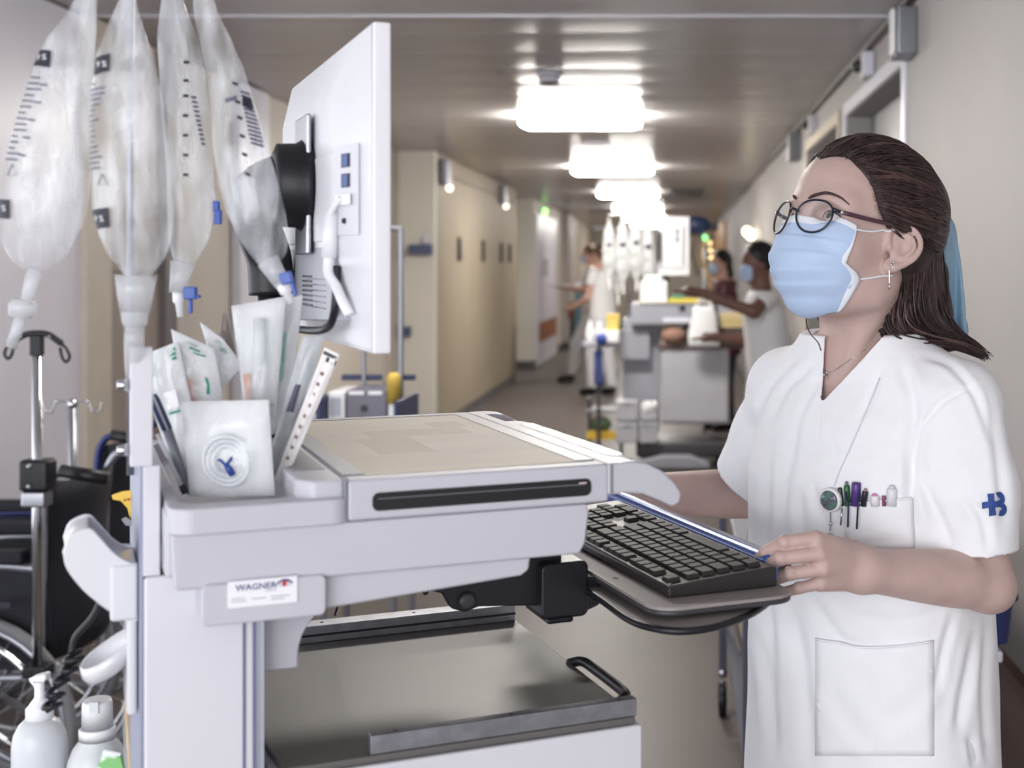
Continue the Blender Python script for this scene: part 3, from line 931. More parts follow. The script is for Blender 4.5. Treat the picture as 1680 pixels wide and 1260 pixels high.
def frust(u0, r0, u1, r1):
    (a0, a1, b0, b1), (c0, c1, d0, d1) = r0, r1
    q = [(u0, a0, b0), (u0, a1, b0), (u0, a1, b1), (u0, a0, b1)]
    p = [(u1, c0, d0), (u1, c1, d0), (u1, c1, d1), (u1, c0, d1)]
    return [q, p]


g = G()
g.loft(frust(-0.2055, (0.02, 0.53, 1.40, 1.712), -0.227, (0.10, 0.46, 1.503, 1.652)))
bk = g.build('back_shell', m_mon, mon, bevel=0.003)
# port block: recessed panel facing the near side, tapered to the shell
g = G()
g.loft(frust(-0.214, (0.085, 0.46, 1.50, 1.60), -0.2285, (0.108, 0.45, 1.508, 1.597)))
g.build('port_block', m_mon, mon, bevel=0.002)
NV = np.array([-0.080, -0.0215, 0.0])       # slope of the near face, (v, u) steps
m_port = M('port_recess', (214, 214, 220), 0.4)
m_usb = M('usb_blue', (52, 84, 150), 0.4)


def onface(t, z, off=0.0):
    """point on the near sloping face: t 0 at the bezel, 1 at the inner edge"""
    zz = z
    return (-0.2055 - 0.0215 * t - 0.0008 - off * 0.96, 0.02 + 0.08 * t - off * 0.26, zz)


def facequad(t0, t1, z0, z1, off, th=0.0015):
    a = [onface(t0, z0, off), onface(t1, z0, off), onface(t1, z1, off), onface(t0, z1, off)]
    b_ = [onface(t0, z0, off - th), onface(t1, z0, off - th), onface(t1, z1, off - th), onface(t0, z1, off - th)]
    return [a, b_]


pn = G()
pn.loft(facequad(0.32, 0.93, 1.512, 1.600, 0.0016))
pnl = pn.build('port_panel', m_port, mon)
for z in (1.578, 1.5585):
    g = G()
    g.loft(facequad(0.52, 0.74, z, z + 0.0135, 0.0024))
    us = g.build('usb_port', m_black, pnl)
    g = G()
    g.loft(facequad(0.56, 0.70, z + 0.001, z + 0.0125, 0.003))
    g.build('usb_tongue', m_usb, us)
g = G()
g.loft(facequad(0.45, 0.85, 1.541, 1.552, 0.005))
g.build('plug', m_mon, pnl, bevel=0.001)
g = G()
g.ball(onface(0.66, 1.526, 0.002), (0.003, 0.003, 0.003))
g.build('jack', m_black, pnl, smooth=True)
G().tube([onface(0.9, 1.536, 0.006), onface(0.92, 1.49, 0.008)], [0.0065, 0.0075], 12).build('cable_plug', m_mon, mon, smooth=True)
G().tube(spline([onface(0.68, 1.548, 0.005), onface(0.78, 1.54, 0.008), onface(0.9, 1.53, 0.008)]), 0.003, 10).build('cable', m_mon, mon, smooth=True)
G().tube(spline([onface(0.92, 1.495, 0.008), onface(0.88, 1.475, 0.010), (-0.2285, 0.082, 1.462), (-0.2245, 0.066, 1.446), (-0.2195, 0.060, 1.435)]), 0.005, 10).build('cable', m_mon, mon, smooth=True)
# lower grey plate with vents and small print, black edge
m_gp = M('vent_plate_grey', (176, 178, 186), 0.35, var=0.03)
vp = G()
vp.loft([[(-0.2275, 0.098, 1.502), (-0.2275, 0.42, 1.502), (-0.213, 0.42, 1.502), (-0.213, 0.098, 1.502)],
         [(-0.2265, 0.092, 1.428), (-0.2265, 0.40, 1.418), (-0.210, 0.40, 1.418), (-0.210, 0.092, 1.428)]])
vpl = vp.build('vent_plate', m_gp, mon, bevel=0.002)
for k in range(7):
    z = 1.470 - k * 0.0052
    G().box(-0.2280, -0.2235, 0.235, 0.30, z, z + 0.0020).build('vent_slot', m_dkframe, vpl)
g = G()
for k in range(6):
    for v0 in (0.20, 0.245):
        z = 1.468 - k * 0.006
        g.box(-0.2278, -0.2235, v0 - 0.05, v0 + 0.02 + 0.008 * ((k * 7) % 3), z, z + 0.0009)
g.build('small_print', M('print_dark', (120, 122, 134), 0.5), vpl)
G().tube(spline([(-0.2265, 0.090, 1.482), (-0.2275, 0.087, 1.46), (-0.229, 0.092, 1.435), (-0.230, 0.12, 1.421), (-0.231, 0.20, 1.414), (-0.231, 0.40, 1.409)]), 0.0042, 8).build('edge_trim', m_black, mon, smooth=True)
# tilt head and arm
th_ = G()
th_.m = Matrix.Translation((-0.232, 0.252, 1.57)) @ Matrix.Rotation(R(-90), 4, 'Y')
th_.lathe([(0.05, -0.004), (0.05, 0.004), (0.046, 0.010), (0.045, 0.03), (0.03, 0.036)], n=32)
td = th_.build('tilt_disc', m_black, mon, smooth=None)
for z_ in (1.60, 1.495):
    G().box(-0.2365, -0.231, 0.215, 0.295, z_, z_ + 0.045).build('mount_plate', m_steel, mon, bevel=0.002)
G().tube(spline([(-0.256, 0.255, 1.57), (-0.272, 0.285, 1.568), (-0.278, 0.33, 1.555), (-0.268, 0.355, 1.525), (-0.255, 0.368, 1.49), (-0.252, 0.37, 1.45)]), [0.034, 0.033, 0.033, 0.032, 0.031, 0.03, 0.03] + [0.028] * 10 + [0.026] * 24, 14).build('arm', m_black, mon, smooth=True)
# ------------------------------------------------------------------ infusion bags
m_bag = film('infusion_bag_film', (232, 234, 238), 0.06, 0.42, 0.05, vscale=26, stretch=(2.2, 1, 0.55), spec=1.0, bump=0.8, bscale=30)
m_port = M('port_plastic_clear', (226, 228, 232), 0.12, alpha=0.42, var=0.02, spec=0.8)
m_capw = M('cap_white', (238, 238, 240), 0.35)
m_clip = M('clamp_blue', (48, 84, 168), 0.35)
m_label = M('label_black', (38, 36, 48), 0.45)
m_print = M('bag_print', (92, 92, 112), 0.5)
m_lettr = M('label_letters', (206, 206, 210), 0.5)


class Bag:
    def __init__(s, name, label, prof, D, flat=0.62):
        s.P, s.D, s.flat = prof, D, flat
        s.y = np.array([p[0] for p in prof], float)
        s.c = np.array([(p[1] + p[2]) / 2 for p in prof])
        s.w = np.array([(p[2] - p[1]) / 2 for p in prof])
        s.base = at(s.c[0], s.y[0], D)
        s.t = thing(name, label, 'infusion bag', tuple(s.base), group='infusion bags hung on the cart')
        yy = np.linspace(s.y[0], s.y[-1], 46)
        rings = []
        n = 36
        for y in yy:
            c, w = np.interp(y, s.y, s.c), np.interp(y, s.y, s.w)
            lo = np.interp(y, s.y, s.w)
            ring = []
            for k in range(n):
                a = 2 * PI * k / n
                cx, sy = math.cos(a), math.sin(a)
                q = at(c + w * cx, y, D)
                rip = 1 + 0.035 * math.sin(5 * a + y * 0.021) + 0.03 * math.sin(y * 0.11 + 3 * cx)
                q = q + np.array([0, sy * w * D / FPX * s.flat * rip, 0])
                ring.append(tuple(q - s.base))
            rings.append(ring)
        G().loft(rings).build('bag', m_bag, s.t, smooth=True)

    def pt(s, x, y, off=0.0012):
        c, w = np.interp(y, s.y, s.c), np.interp(y, s.y, s.w)
        k = np.clip((x - c) / w, -0.985, 0.985)
        q = at(x if abs(x - c) < w else c + k * w, y, s.D)
        return tuple(q + np.array([0, -math.sqrt(1 - k * k) * w * s.D / FPX * s.flat * 1.06 - off, 0]) - s.base)

    def patch(s, name, x0, y0, x1, y1, mat, skew=0.0, off=0.0012, parent=None, n=6):
        g = G()
        g.sheet([[s.pt(x0 + (x1 - x0) * i / n, y0 + (y1 - y0) * j / n + skew * (i / n), off) for i in range(n + 1)] for j in range(n + 1)])
        return g.build(name, mat, parent or s.t)

    def lines(s, name, rows, mat, h=4.0):
        g = G()
        for x0, x1, y, sk in rows:
            n = 4
            g.sheet([[s.pt(x0 + (x1 - x0) * i / n, yy + sk * i / n) for i in range(n + 1)] for yy in (y, y + h)])
        return g.build(name, mat, s.t)

    def text(s, name, body, x, y, px, mat, parent, off=0.002):
        tv, tf = text_mesh(body, px * 1.35, 'CENTER', px * 0.02)
        vs = [s.pt(x + a, y - b, off) for a, b in tv]
        return mesh_obj(name, vs, tf, mat, parent)

    def tube(s, name, pts, r, mat, n=12, parent=None):
        return G().tube([tuple(at(x, y, s.D + dd) - s.base) for x, y, dd in pts], r, n).build(name, mat, parent or s.t, smooth=True)


px = 1.22 / FPX
rr_ = random.Random(11)
b1 = Bag('infusion_bag', 'leftmost full clear infusion bag with two black percent labels', [(-76, 150, 158), (-40, 146, 170), (0, 122, 158), (30, 106, 158), (65, 76, 156), (110, 57, 154), (184, 32, 150), (240, 17, 148), (283, 7, 146), (327, 0, 143), (370, -2, 134), (400, 5, 118), (425, 20, 104), (440, 34, 88), (447, 46, 72)], 1.24)
b2 = Bag('infusion_bag', 'clear infusion bag with drip chamber below, second from left', [(-76, 214, 222), (-40, 208, 228), (0, 196, 222), (40, 178, 232), (90, 160, 250), (150, 152, 264), (220, 148, 272), (290, 150, 279), (350, 154, 283), (390, 166, 280), (420, 180, 272), (445, 200, 254), (460, 212, 240)], 1.20)
b3 = Bag('infusion_bag', 'slim infusion bag half hidden behind others, white and blue port', [(-76, 276, 284), (-30, 270, 292), (20, 262, 306), (60, 258, 322), (120, 262, 336), (200, 268, 345), (280, 274, 350), (350, 276, 350), (390, 278, 344), (415, 282, 330), (438, 288, 318)], 1.33)
b4 = Bag('infusion_bag', 'tilted infusion bag on the right with measuring marks', [(-76, 318, 326), (-30, 316, 340), (20, 318, 356), (60, 326, 376), (120, 338, 402), (180, 346, 420), (240, 350, 438), (300, 358, 456), (350, 372, 468), (390, 392, 473), (415, 408, 470), (430, 420, 460), (440, 430, 452)], 1.27)
for b, l1, l2 in ((b1, (62, 82, 98, 110, 6), (0, 327, 38, 358, 3)), (b2, (162, 98, 194, 127, -6), (153, 346, 197, 378, -4))):
    for k, l in enumerate((l1, l2)):
        p = b.patch('percent_label', *l[:4], m_label, l[4])
        b.text('lettering', '9 %', (l[0] + l[2]) / 2 + 1, (l[1] + l[3]) / 2 + l[4] * 0.4, 10.5, m_lettr, p)
rows = []
for k in range(15):
    y = 128 + k * 9.5
    x0 = np.interp(y, b1.y, b1.c) - np.interp(y, b1.y, b1.w) * 0.92 + 4
    rows.append((x0, x0 + rr_.uniform(14, 34), y, 3))
    if k % 3 == 1:
        rows.append((x0 + 26, x0 + 40, y + 4, 2))
b1.lines('small_print', rows, m_print, 3.2)
rows = []
for k in range(17):
    y = 140 + k * 8.6
    rows.append((154, 154 + rr_.uniform(12, 34), y, -2))
b2.lines('small_print', rows, m_print, 3.2)
for b, x, y in ((b1, 40, 282), (b2, 185, 297)):
    g = G()
    tri = [(x - 9, y + 8), (x + 9, y + 8), (x, y - 9)]
    g.tube([b.pt(*p) for p in tri], 0.0006, 5, closed=True)
    g.build('warning_mark', m_print, b.t)
b3.lines('measuring_marks', [(310, 318, y, 0) for y in (103, 133, 158, 190, 222, 254, 286)], m_label, 5)
b3.lines('small_print', [(322 + 1.5 * k, 330 + 1.2 * k, 160 + 7.5 * k, 1) for k in range(11)], m_print, 4)
b4.lines('measuring_marks', [(386 + 0.16 * (y - 120), 394 + 0.16 * (y - 120), y, 3) for y in (136, 166, 192, 222, 252, 284)], m_label, 5)
b4.lines('small_print', [(400 + 1.6 * k, 416 + 1.7 * k, 150 + 7 * k, 5) for k in range(13)] + [(378, 396, 168 - k * 3, -6) for k in range(2)], m_print, 4)
b4.patch('percent_label', 404, 158, 418, 176, m_label, 6)
# ports, drip chamber, clamps
b1.tube('port', [(58, 440, 0), (50, 470, 0), (44, 498, 0)], [0.007, 0.006, 0.006], m_port)
b1.tube('connector', [(40, 492, 0), (37, 503, 0), (33, 520, 0)], [0.010, 0.0125, 0.010], m_port)
b1.tube('line', [(35, 515, 0), (28, 540, 0), (18, 570, 0)], 0.005, m_port)
b2.tube('drip_chamber', [(223, 452, 0), (222, 480, 0), (222, 512, 0)], [0.0175, 0.0155, 0.0125], m_port, 16)
b2.tube('chamber_collar', [(221, 511, 0), (221, 514, 0), (221, 530, 0), (221, 542, 0)], [0.0115, 0.0115, 0.0105, 0.007], m_port, 16)
b2.tube('line', [(221, 535, 0), (220, 565, 0.004), (221, 600, 0.03), (224, 640, 0.06)], 0.0085, m_port)
b3.tube('port', [(300, 430, 0), (294, 460, 0), (292, 480, 0)], [0.012, 0.009, 0.0085], m_port)
b3.tube('port_cap', [(292, 478, 0), (293, 495, 0), (294, 497, 0), (296, 520, 0)], [0.0055, 0.0055, 0.004, 0.003], m_capw)
g = G().box(-0.004, 0.008, -0.004, 0.004, -0.004, 0.008).box(0.0, 0.004, -0.002, 0.002, -0.018, -0.004).box(0.006, 0.012, -0.003, 0.003, -0.003, 0.0)
g.v = [v + Vector(tuple(at(309, 484, b3.D - 0.012) - b3.base)) for v in g.v]
g.build('clamp', m_clip, b3.t, bevel=0.001)
b4.tube('port', [(440, 428, 0), (452, 448, 0), (464, 466, 0)], [0.011, 0.009, 0.0085], m_port)
b4.tube('port_cap', [(462, 464, 0), (470, 480, 0), (471, 482, 0), (478, 497, 0)], [0.0065, 0.006, 0.004, 0.003], m_capw)
g = G().box(-0.004, 0.007, -0.004, 0.004, -0.005, 0.006).box(0.003, 0.0065, -0.002, 0.002, -0.018, -0.004)
g.m = Matrix.Identity(4)
g.v = [Matrix.Rotation(R(18), 4, 'Y').inverted() @ v + Vector(tuple(at(468, 458, b4.D - 0.012) - b4.base)) for v in g.v]
g.build('clamp', m_clip, b4.t, bevel=0.001)
g = G().box(-0.003, 0.003, -0.003, 0.003, 0.001, 0.011).box(-0.002, 0.005, -0.003, 0.003, -0.012, 0.002)
g.v = [v + Vector(tuple(at(355, 348, b3.D) - b3.base)) for v in g.v]
g.build('clamp', m_clip, b3.t, bevel=0.001)
b3.tube('clamp_line', [(340, 300, 0), (350, 318, 0), (355, 340, 0)], 0.002, m_port)
for b in (b1, b2, b3, b4):      # hanging loop over the blue hook bar
    top = np.array(b.base)
    G().tube([(0, 0, -0.004), (0.008, 0, 0.012), (0, 0.0, 0.02), (-0.008, 0, 0.012), (0, 0, -0.004)], 0.0016, 6).build('hanging_loop', m_capw, b.t, smooth=True)

# ------------------------------------------------------------------ sterile packs standing in the cart's tray
m_paper = M('pack_paper', (232, 233, 235), 0.55, var=0.03, vscale=30, bump=0.3, bscale=60)
m_filmp = film('pack_film', (234, 236, 238), 0.18, 0.7, 0.07, vscale=24, stretch=(1, 1, 0.5), bump=0.9, bscale=45, spec=0.9)
m_grey_p = film('pack_film_grey', (180, 184, 186), 0.45, 0.8, 0.15, vscale=24, bump=0.4, bscale=60)
m_green = M('print_green', (34, 140, 112), 0.5)
m_orange = M('content_orange', (222, 140, 104), 0.5)
m_coil = M('catheter_tube', (228, 232, 236), 0.3, alpha=0.85)
m_bluebf = M('butterfly_blue', (44, 70, 150), 0.4)


class Pack:
    """paper and film pouch given by its four corners (upper left, upper right, lower right, lower left)"""

    def __init__(s, label, q, D, bulge=0.006, film_=None, bend=0.0, dtop=0.0):
        s.q, s.D, s.b, s.bend, s.dtop = q, D, bulge, bend, dtop
        s.base = at(*[(q[2][i] + q[3][i]) / 2 for i in (0, 1)], D)
        s.t = thing('sterile_pack', label, 'sterile pack', tuple(s.base), group='sterile packs standing in the cart tray')
        n, m = 8, 10
        G().sheet([[s.pt(i / n, j / m, 0.0) for i in range(n + 1)] for j in range(m + 1)]).build('paper_back', m_paper, s.t, smooth=True, solid=0.0008)
        G().sheet([[s.pt(i / n, j / m, 1.0) for i in range(n + 1)] for j in range(m + 1)]).build('film_front', film_ or m_filmp, s.t, smooth=True)

    def pt(s, a, t, layer=1.0, off=0.0):
        (x0, y0), (x1, y1), (x2, y2), (x3, y3) = s.q
        x = (x0 * (1 - a) + x1 * a) * (1 - t) + (x3 * (1 - a) + x2 * a) * t
        y = (y0 * (1 - a) + y1 * a) * (1 - t) + (y3 * (1 - a) + y2 * a) * t
        e = max(0.0, min(1, 5 * min(a, 1 - a), 5 * min(t, 1 - t)))
        e = e * e * (3 - 2 * e)
        dd = s.D + s.dtop * (1 - t) + s.bend * math.sin(PI * a)
        rip = 0.0018 * math.sin(9 * a + 5 * t + s.D * 90) + 0.0016 * math.sin(17 * t + 3 * a + s.D * 50) + 0.001 * math.sin(23 * a - 9 * t)
        p = at(x, y, dd)
        p[1] += -layer * (0.0012 + s.b * e + rip * e) - off
        return tuple(p - s.base)

    def mark(s, name, a0, t0, a1, t1, mat, off=0.0006, layer=1.0, lab=None):
        g = G().sheet([[s.pt(a0 + (a1 - a0) * i / 3, t0 + (t1 - t0) * j / 3, layer, off) for i in range(4)] for j in range(4)])
        return g.build(name, mat, s.t, label=lab)


p = Pack('white pouch at the back left leaning over the cart rail', [(222, 588), (292, 560), (345, 800), (296, 806)], 1.33, 0.004)
p.mark('label_strip', 0.40, 0.30, 0.75, 0.42, m_capw)
p.mark('green_line', 0.40, 0.44, 0.75, 0.455, m_green)
for k in range(3):
    p.mark('green_stripe', 0.72 + 0.05 * k, 0.03 + 0.03 * k, 0.92, 0.05 + 0.03 * k, m_green)
p = Pack('pouch with punched corner and orange content', [(281, 540), (352, 572), (368, 668), (302, 668)], 1.345, 0.010)
p.mark('orange_content', 0.02, 0.60, 0.40, 0.98, m_orange, layer=0.5)
for k in range(3):
    p.mark('green_stripe', 0.38 + 0.09 * k, 0.06 + 0.05 * k, 0.62 + 0.1 * k, 0.085 + 0.05 * k, m_green)
p.mark('green_stripe', 0.72, 0.52, 0.80, 0.78, m_green)
p = Pack('narrow pouch with green print behind the orange one', [(328, 528), (366, 556), (400, 600), (362, 640)], 1.37, 0.006)
p.q = [(328, 528), (368, 558), (402, 668), (352, 668)]
for k in range(2):
    p.mark('green_stripe', 0.62 + 0.12 * k, 0.08 + 0.06 * k, 0.86 + 0.12 * k, 0.11 + 0.1 * k, m_green)
p = Pack('tall clear pouch with long dome, highest of the packs', [(380, 502), (470, 486), (452, 680), (404, 690)], 1.36, 0.016)
p.mark('orange_content', 0.10, 0.60, 0.28, 0.86, m_orange, layer=0.4)
p.mark('green_line', 0.05, 0.90, 0.95, 0.92, m_green)
G().tube([p.pt(0.55, 0.15, 0.6), p.pt(0.55, 0.5, 0.6), p.pt(0.53, 0.9, 0.6)], 0.006, 10).build('tube_content', m_coil, p.t, smooth=True)
p = Pack('pouch with pale green print right of the tall one', [(438, 502), (497, 484), (474, 700), (432, 720)], 1.385, 0.007)
p.mark('green_print', 0.45, 0.25, 0.70, 0.62, M('print_green_pale', (150, 196, 184), 0.5))
p = Pack('grey pouch leaning right, behind the white strip', [(497, 552), (532, 552), (470, 780), (436, 770)], 1.345, 0.004, m_grey_p)
p.mark('dark_print', 0.3, 0.35, 0.6, 0.55, m_print)
p = Pack('dark grey sleeve leaning right beside the strip', [(512, 608), (540, 614), (470, 790), (446, 784)], 1.335, 0.003, film('pack_film_dark', (128, 130, 136), 0.6, 0.9, 0.2, vscale=30))
p.mark('inner_card', 0.2, 0.1, 0.8, 0.9, M('card_grey', (150, 150, 152), 0.6), layer=0.5)
p = Pack('long white strip pack with black bars, rightmost of the packs', [(533, 570), (558, 582), (466, 796), (450, 786)], 1.325, 0.002, M('strip_paper', (230, 226, 224), 0.5))
p.mark('black_bar', 0.05, 0.02, 0.9, 0.045, m_label)
p.mark('black_bar', 0.35, 0.05, 1.0, 0.085, m_label)
for k in range(9):
    p.mark('print_mark', 0.35, 0.16 + 0.08 * k, 0.6, 0.185 + 0.08 * k, M('print_brown', (150, 120, 120), 0.5))
p = Pack('small grey pointed card tip sticking up between the pouches', [(366, 513), (372, 512), (392, 600), (352, 600)], 1.40, 0.002, M('card_taupe', (140, 130, 124), 0.5))
p = Pack('big square pouch with coiled tube and blue butterfly, frontmost', [(297, 659), (441, 656), (451, 813), (312, 815)], 1.285, 0.009)
cx, cy = 0.5, 0.62
for k, rad in enumerate((0.26, 0.21, 0.16)):
    G().tube([p.pt(cx + rad * math.cos(a), cy + rad * 0.95 * math.sin(a) * 1.05, 0.9 - 0.1 * k) for a in [2 * PI * i / 24 for i in range(24)]], 0.0022, 8, closed=True).build('coiled_tube', m_coil, p.t, smooth=True)
b = [p.pt(0.55, 0.70, 1.2), p.pt(0.48, 0.60, 1.25), p.pt(0.44, 0.58, 1.2)]
G().tube([p.pt(0.50, 0.66, 1.15), p.pt(0.43, 0.60, 1.15), p.pt(0.40, 0.605, 1.1)], [0.002, 0.003, 0.001], 6, flat=0.5).tube([p.pt(0.50, 0.66, 1.15), p.pt(0.56, 0.60, 1.15), p.pt(0.575, 0.57, 1.1)], [0.002, 0.003, 0.001], 6, flat=0.5).tube([p.pt(0.49, 0.64, 1.15), p.pt(0.53, 0.70, 1.15), p.pt(0.56, 0.76, 1.15)], [0.002, 0.0035, 0.0035], 8).build('butterfly_grip', m_bluebf, p.t, smooth=True)
pen = thing('marker_pen', 'dark blue and grey pen leaning left among the packs', 'pen', tuple(at(312, 812, 1.30)))
pb = at(312, 812, 1.30)
A_, B_, C_ = [Vector(tuple(at(x, y, d) - pb)) for x, y, d in ((312, 812, 1.30), (274, 704, 1.28), (250, 648, 1.275))]
G().tube([A_, A_.lerp(B_, 0.06), B_], [0.0015, 0.0038, 0.0046], 12).build('barrel', M('pen_grey', (112, 116, 126), 0.35), pen, smooth=True)
G().tube([B_, C_.lerp(B_, 0.15), C_], [0.005, 0.005, 0.0035], 12).build('cap', M('pen_navy', (52, 66, 96), 0.3), pen, smooth=True)
G().tube([B_ + Vector((0.003, -0.006, 0)), C_ + Vector((0.003, -0.006, 0))], 0.001, 6).build('clip', m_steel, pen)
t = thing('tube_sleeve', 'thin clear tube sleeve next to the pen in the tray', 'tube', tuple(at(300, 800, 1.29)))
q0 = at(300, 800, 1.29)
G().tube([tuple(at(x, y, 1.29) - q0) for x, y in ((302, 806), (286, 770), (258, 712))], 0.0024, 8).build('sleeve', m_port, t, smooth=True)
G().tube([tuple(at(x, y, 1.29) - q0) for x, y in ((304, 810), (298, 796))], 0.0032, 8).build('tip', m_label, t, smooth=True)

# ------------------------------------------------------------------ bottles and odds and ends at the cart's left
m_bottle = M('bottle_milky', (216, 219, 222), 0.3, alpha=0.93, var=0.03)
pb = (-0.7125, 1.50, 0.812)
t = thing('pump_bottle', 'milky pump bottle with white dispenser head in side basket', 'bottle', pb)
G().lathe([(0.0265, 0), (0.029, 0.004), (0.029, 0.135), (0.027, 0.148), (0.022, 0.158), (0.015, 0.165)], n=28).build('body', m_bottle, t, smooth=True)
G().lathe([(0.0148, 0.155), (0.0148, 0.176), (0.012, 0.179), (0.0085, 0.184), (0.0055, 0.188), (0.005, 0.205), (0.0055, 0.206)], n=20).build('collar', m_capw, t, smooth=None)
G().prism([(-0.008, 0.206), (-0.0085, 0.2115), (0.0085, 0.2165), (0.011, 0.213), (0.008, 0.2065)], -0.007, 0.007, 'y').build('pump_head', m_capw, t, bevel=0.002)
pb = (-0.648, 1.50, 0.812)
t = thing('spray_bottle', 'milky round bottle with tall white screw cap in side basket', 'bottle', pb)
G().lathe([(0.030, 0), (0.033, 0.004), (0.033, 0.10), (0.031, 0.118), (0.026, 0.132), (0.019, 0.141), (0.018, 0.15)], n=28).build('body', m_bottle, t, smooth=True)
G().lathe([(0.0195, 0.142), (0.0195, 0.153), (0.0175, 0.155)], n=28).build('safety_ring', m_capw, t, smooth=None)
cp = G().lathe([(0.0165, 0.155), (0.016, 0.182), (0.0145, 0.186)], n=28).build('cap', m_capw, t, smooth=None)
G().box(-0.002, 0.008, -0.0165, -0.012, 0.175, 0.1875).build('cap_notch', m_bottle, cp)
g = G().add([tuple(np.array(at(x, y, 1.455)) - np.array(pb)) for x, y in ((157, 1270), (170, 1232), (198, 1238), (207, 1272))], [(0, 1, 2, 3)])
t = thing('green_packet', 'small green and white packet in front of the round bottle', 'packet', pb)
g.build('wrapper', M('packet_green', (132, 190, 120), 0.35, col2=(228, 236, 228), vscale=60, thr=(0.42, 0.52)), t, solid=0.006)
G().tube([tuple(np.array(at(x, y, 1.45)) - np.array(pb)) for x, y in ((170, 1232), (198, 1238))], 0.002, 6).build('seal', m_capw, t)
t = thing('stick_pack', 'yellow wooden sticks in clear wrap beside the cart column', 'sticks', tuple(at(212, 1330, 1.42)))
q0 = at(212, 1330, 1.42)
for k, (x0, x1) in enumerate(((207, 217), (211, 222))):
    G().tube([tuple(at(x, y, 1.42 + 0.01 * k) - q0) for x, y in ((x0, 1152), (x1, 1330))], 0.0022, 8).build('stick', M('stick_yellow', (196, 158, 84), 0.4), t, smooth=True)
G().sheet([[tuple(at(x + (y - 1150) * 0.05, y, 1.41) - q0) for x in (199, 206, 216)] for y in (1148, 1200, 1260, 1330)]).build('wrap', m_filmp, t, smooth=True)
t = thing('yellow_clip', 'yellow plastic tool hooked behind the cart rail', 'tool', tuple(at(205, 860, 1.42)))
q0 = at(205, 860, 1.42)
m_yel = M('plastic_yellow', (224, 184, 62), 0.4)
poly = [(183, 812), (200, 806), (232, 802), (232, 880), (222, 884), (216, 862), (209, 834), (198, 822), (185, 820)]
vs = [tuple(at(x, y, dd) - q0) for dd in (1.41, 1.425) for x, y in poly]
n = len(poly)
G().add(vs, [tuple(range(n)), tuple(range(2 * n - 1, n - 1, -1))] + [(i, i + n, (i + 1) % n + n, (i + 1) % n) for i in range(n)]).build('body', m_yel, t, bevel=0.001)
poly = [(199, 852), (206, 848), (222, 858), (222, 864), (206, 862)]
vs = [tuple(at(x, y, dd) - q0) for dd in (1.40, 1.412) for x, y in poly]
n = len(poly)
G().add(vs, [tuple(range(n)), tuple(range(2 * n - 1, n - 1, -1))] + [(i, i + n, (i + 1) % n + n, (i + 1) % n) for i in range(n)]).build('trigger', m_frame, t)
g = G()
for k in range(4):
    a, b_ = at(203 + 6 * k, 822 - k, 1.409) - q0, at(206 + 6 * k, 822 - k, 1.409) - q0
    g.box(a[0], b_[0], a[1] - 0.0006, a[1], a[2], a[2] + 0.002)
g.build('print', M('print_red', (170, 60, 40), 0.5), t)
G().box(-0.004, 0.012, -0.01, 0.0, -0.075, -0.02).build('grip', M('grip_grey', (176, 176, 178), 0.4), t, bevel=0.002)
# coiled cable
pts = spline([tuple(at(x, y, 1.30)) for x, y in ((166, 985), (150, 1015), (124, 1045), (117, 1072))], 6)
axis = spline([tuple(at(x, y, 1.30)) for x, y in ((119, 1072), (122, 1085), (110, 1105), (96, 1125), (88, 1150), (84, 1165))], 26)
hel = []
for i, p_ in enumerate(axis):
    a = 2 * PI * i / 24
    r_ = 0.009
    hel.append((p_[0] + r_ * 0.9 * math.cos(a), p_[1] + r_ * math.sin(a), p_[2] + 0.35 * r_ * math.cos(a)))
q0 = np.array(pts[0])
t = thing('coiled_cable', 'black coiled cable hanging below the scoop holder', 'cable', tuple(q0))
G().tube([tuple(np.array(p_) - q0) for p_ in pts], 0.0032, 8).build('straight_cord', m_black, t, smooth=True)
G().tube([tuple(np.array(p_) - q0) for p_ in [pts[-1]] + hel[4:]], 0.0026, 7).build('coil', m_black, t, smooth=True)
# ------------------------------------------------------------------ the nurse
m_skin = M('skin_light', (198, 170, 162), 0.48, var=0.05, vscale=28, sss=0.12, bump=0.12, bscale=420)
m_hair = M('hair_dark_brown', (56, 42, 42), 0.42, var=0.35, vscale=60, stretch=(1, 1, 0.3), spec=0.4)
m_scrub = M('scrub_white', (242, 242, 245), 0.75, var=0.012, vscale=40, bump=0.22, bscale=160, sheen=0.1)
m_pantsw = M('scrub_trousers_white', (226, 227, 234), 0.75, var=0.012, bump=0.2, bscale=160)
m_mask = M('mask_blue', (186, 206, 236), 0.7, var=0.04, vscale=18, bump=0.25, bscale=120)
m_maskw = M('mask_white', (236, 239, 245), 0.7)
m_silver = M('silver', (222, 222, 226), 0.15, metal=1.0)

HTH, HPH = R(55), R(17)
HF = np.array([-math.sin(HTH) * math.cos(HPH), -math.cos(HTH) * math.cos(HPH), math.sin(HPH)])
HL = np.array([math.cos(HTH), -math.sin(HTH), 0.0])
HU = np.array([math.sin(HTH) * math.sin(HPH), math.cos(HTH) * math.sin(HPH), math.cos(HPH)])
HC = np.array([0.2345, 1.78, 1.504])
HS = 1.06
HM = np.stack([HF, HL, HU], 1).astype(np.float32)


def hw(f, l, u):
    """head coordinates (forward, her left, up) -> world"""
    return HC + (HF * f + HL * l + HU * u) * HS


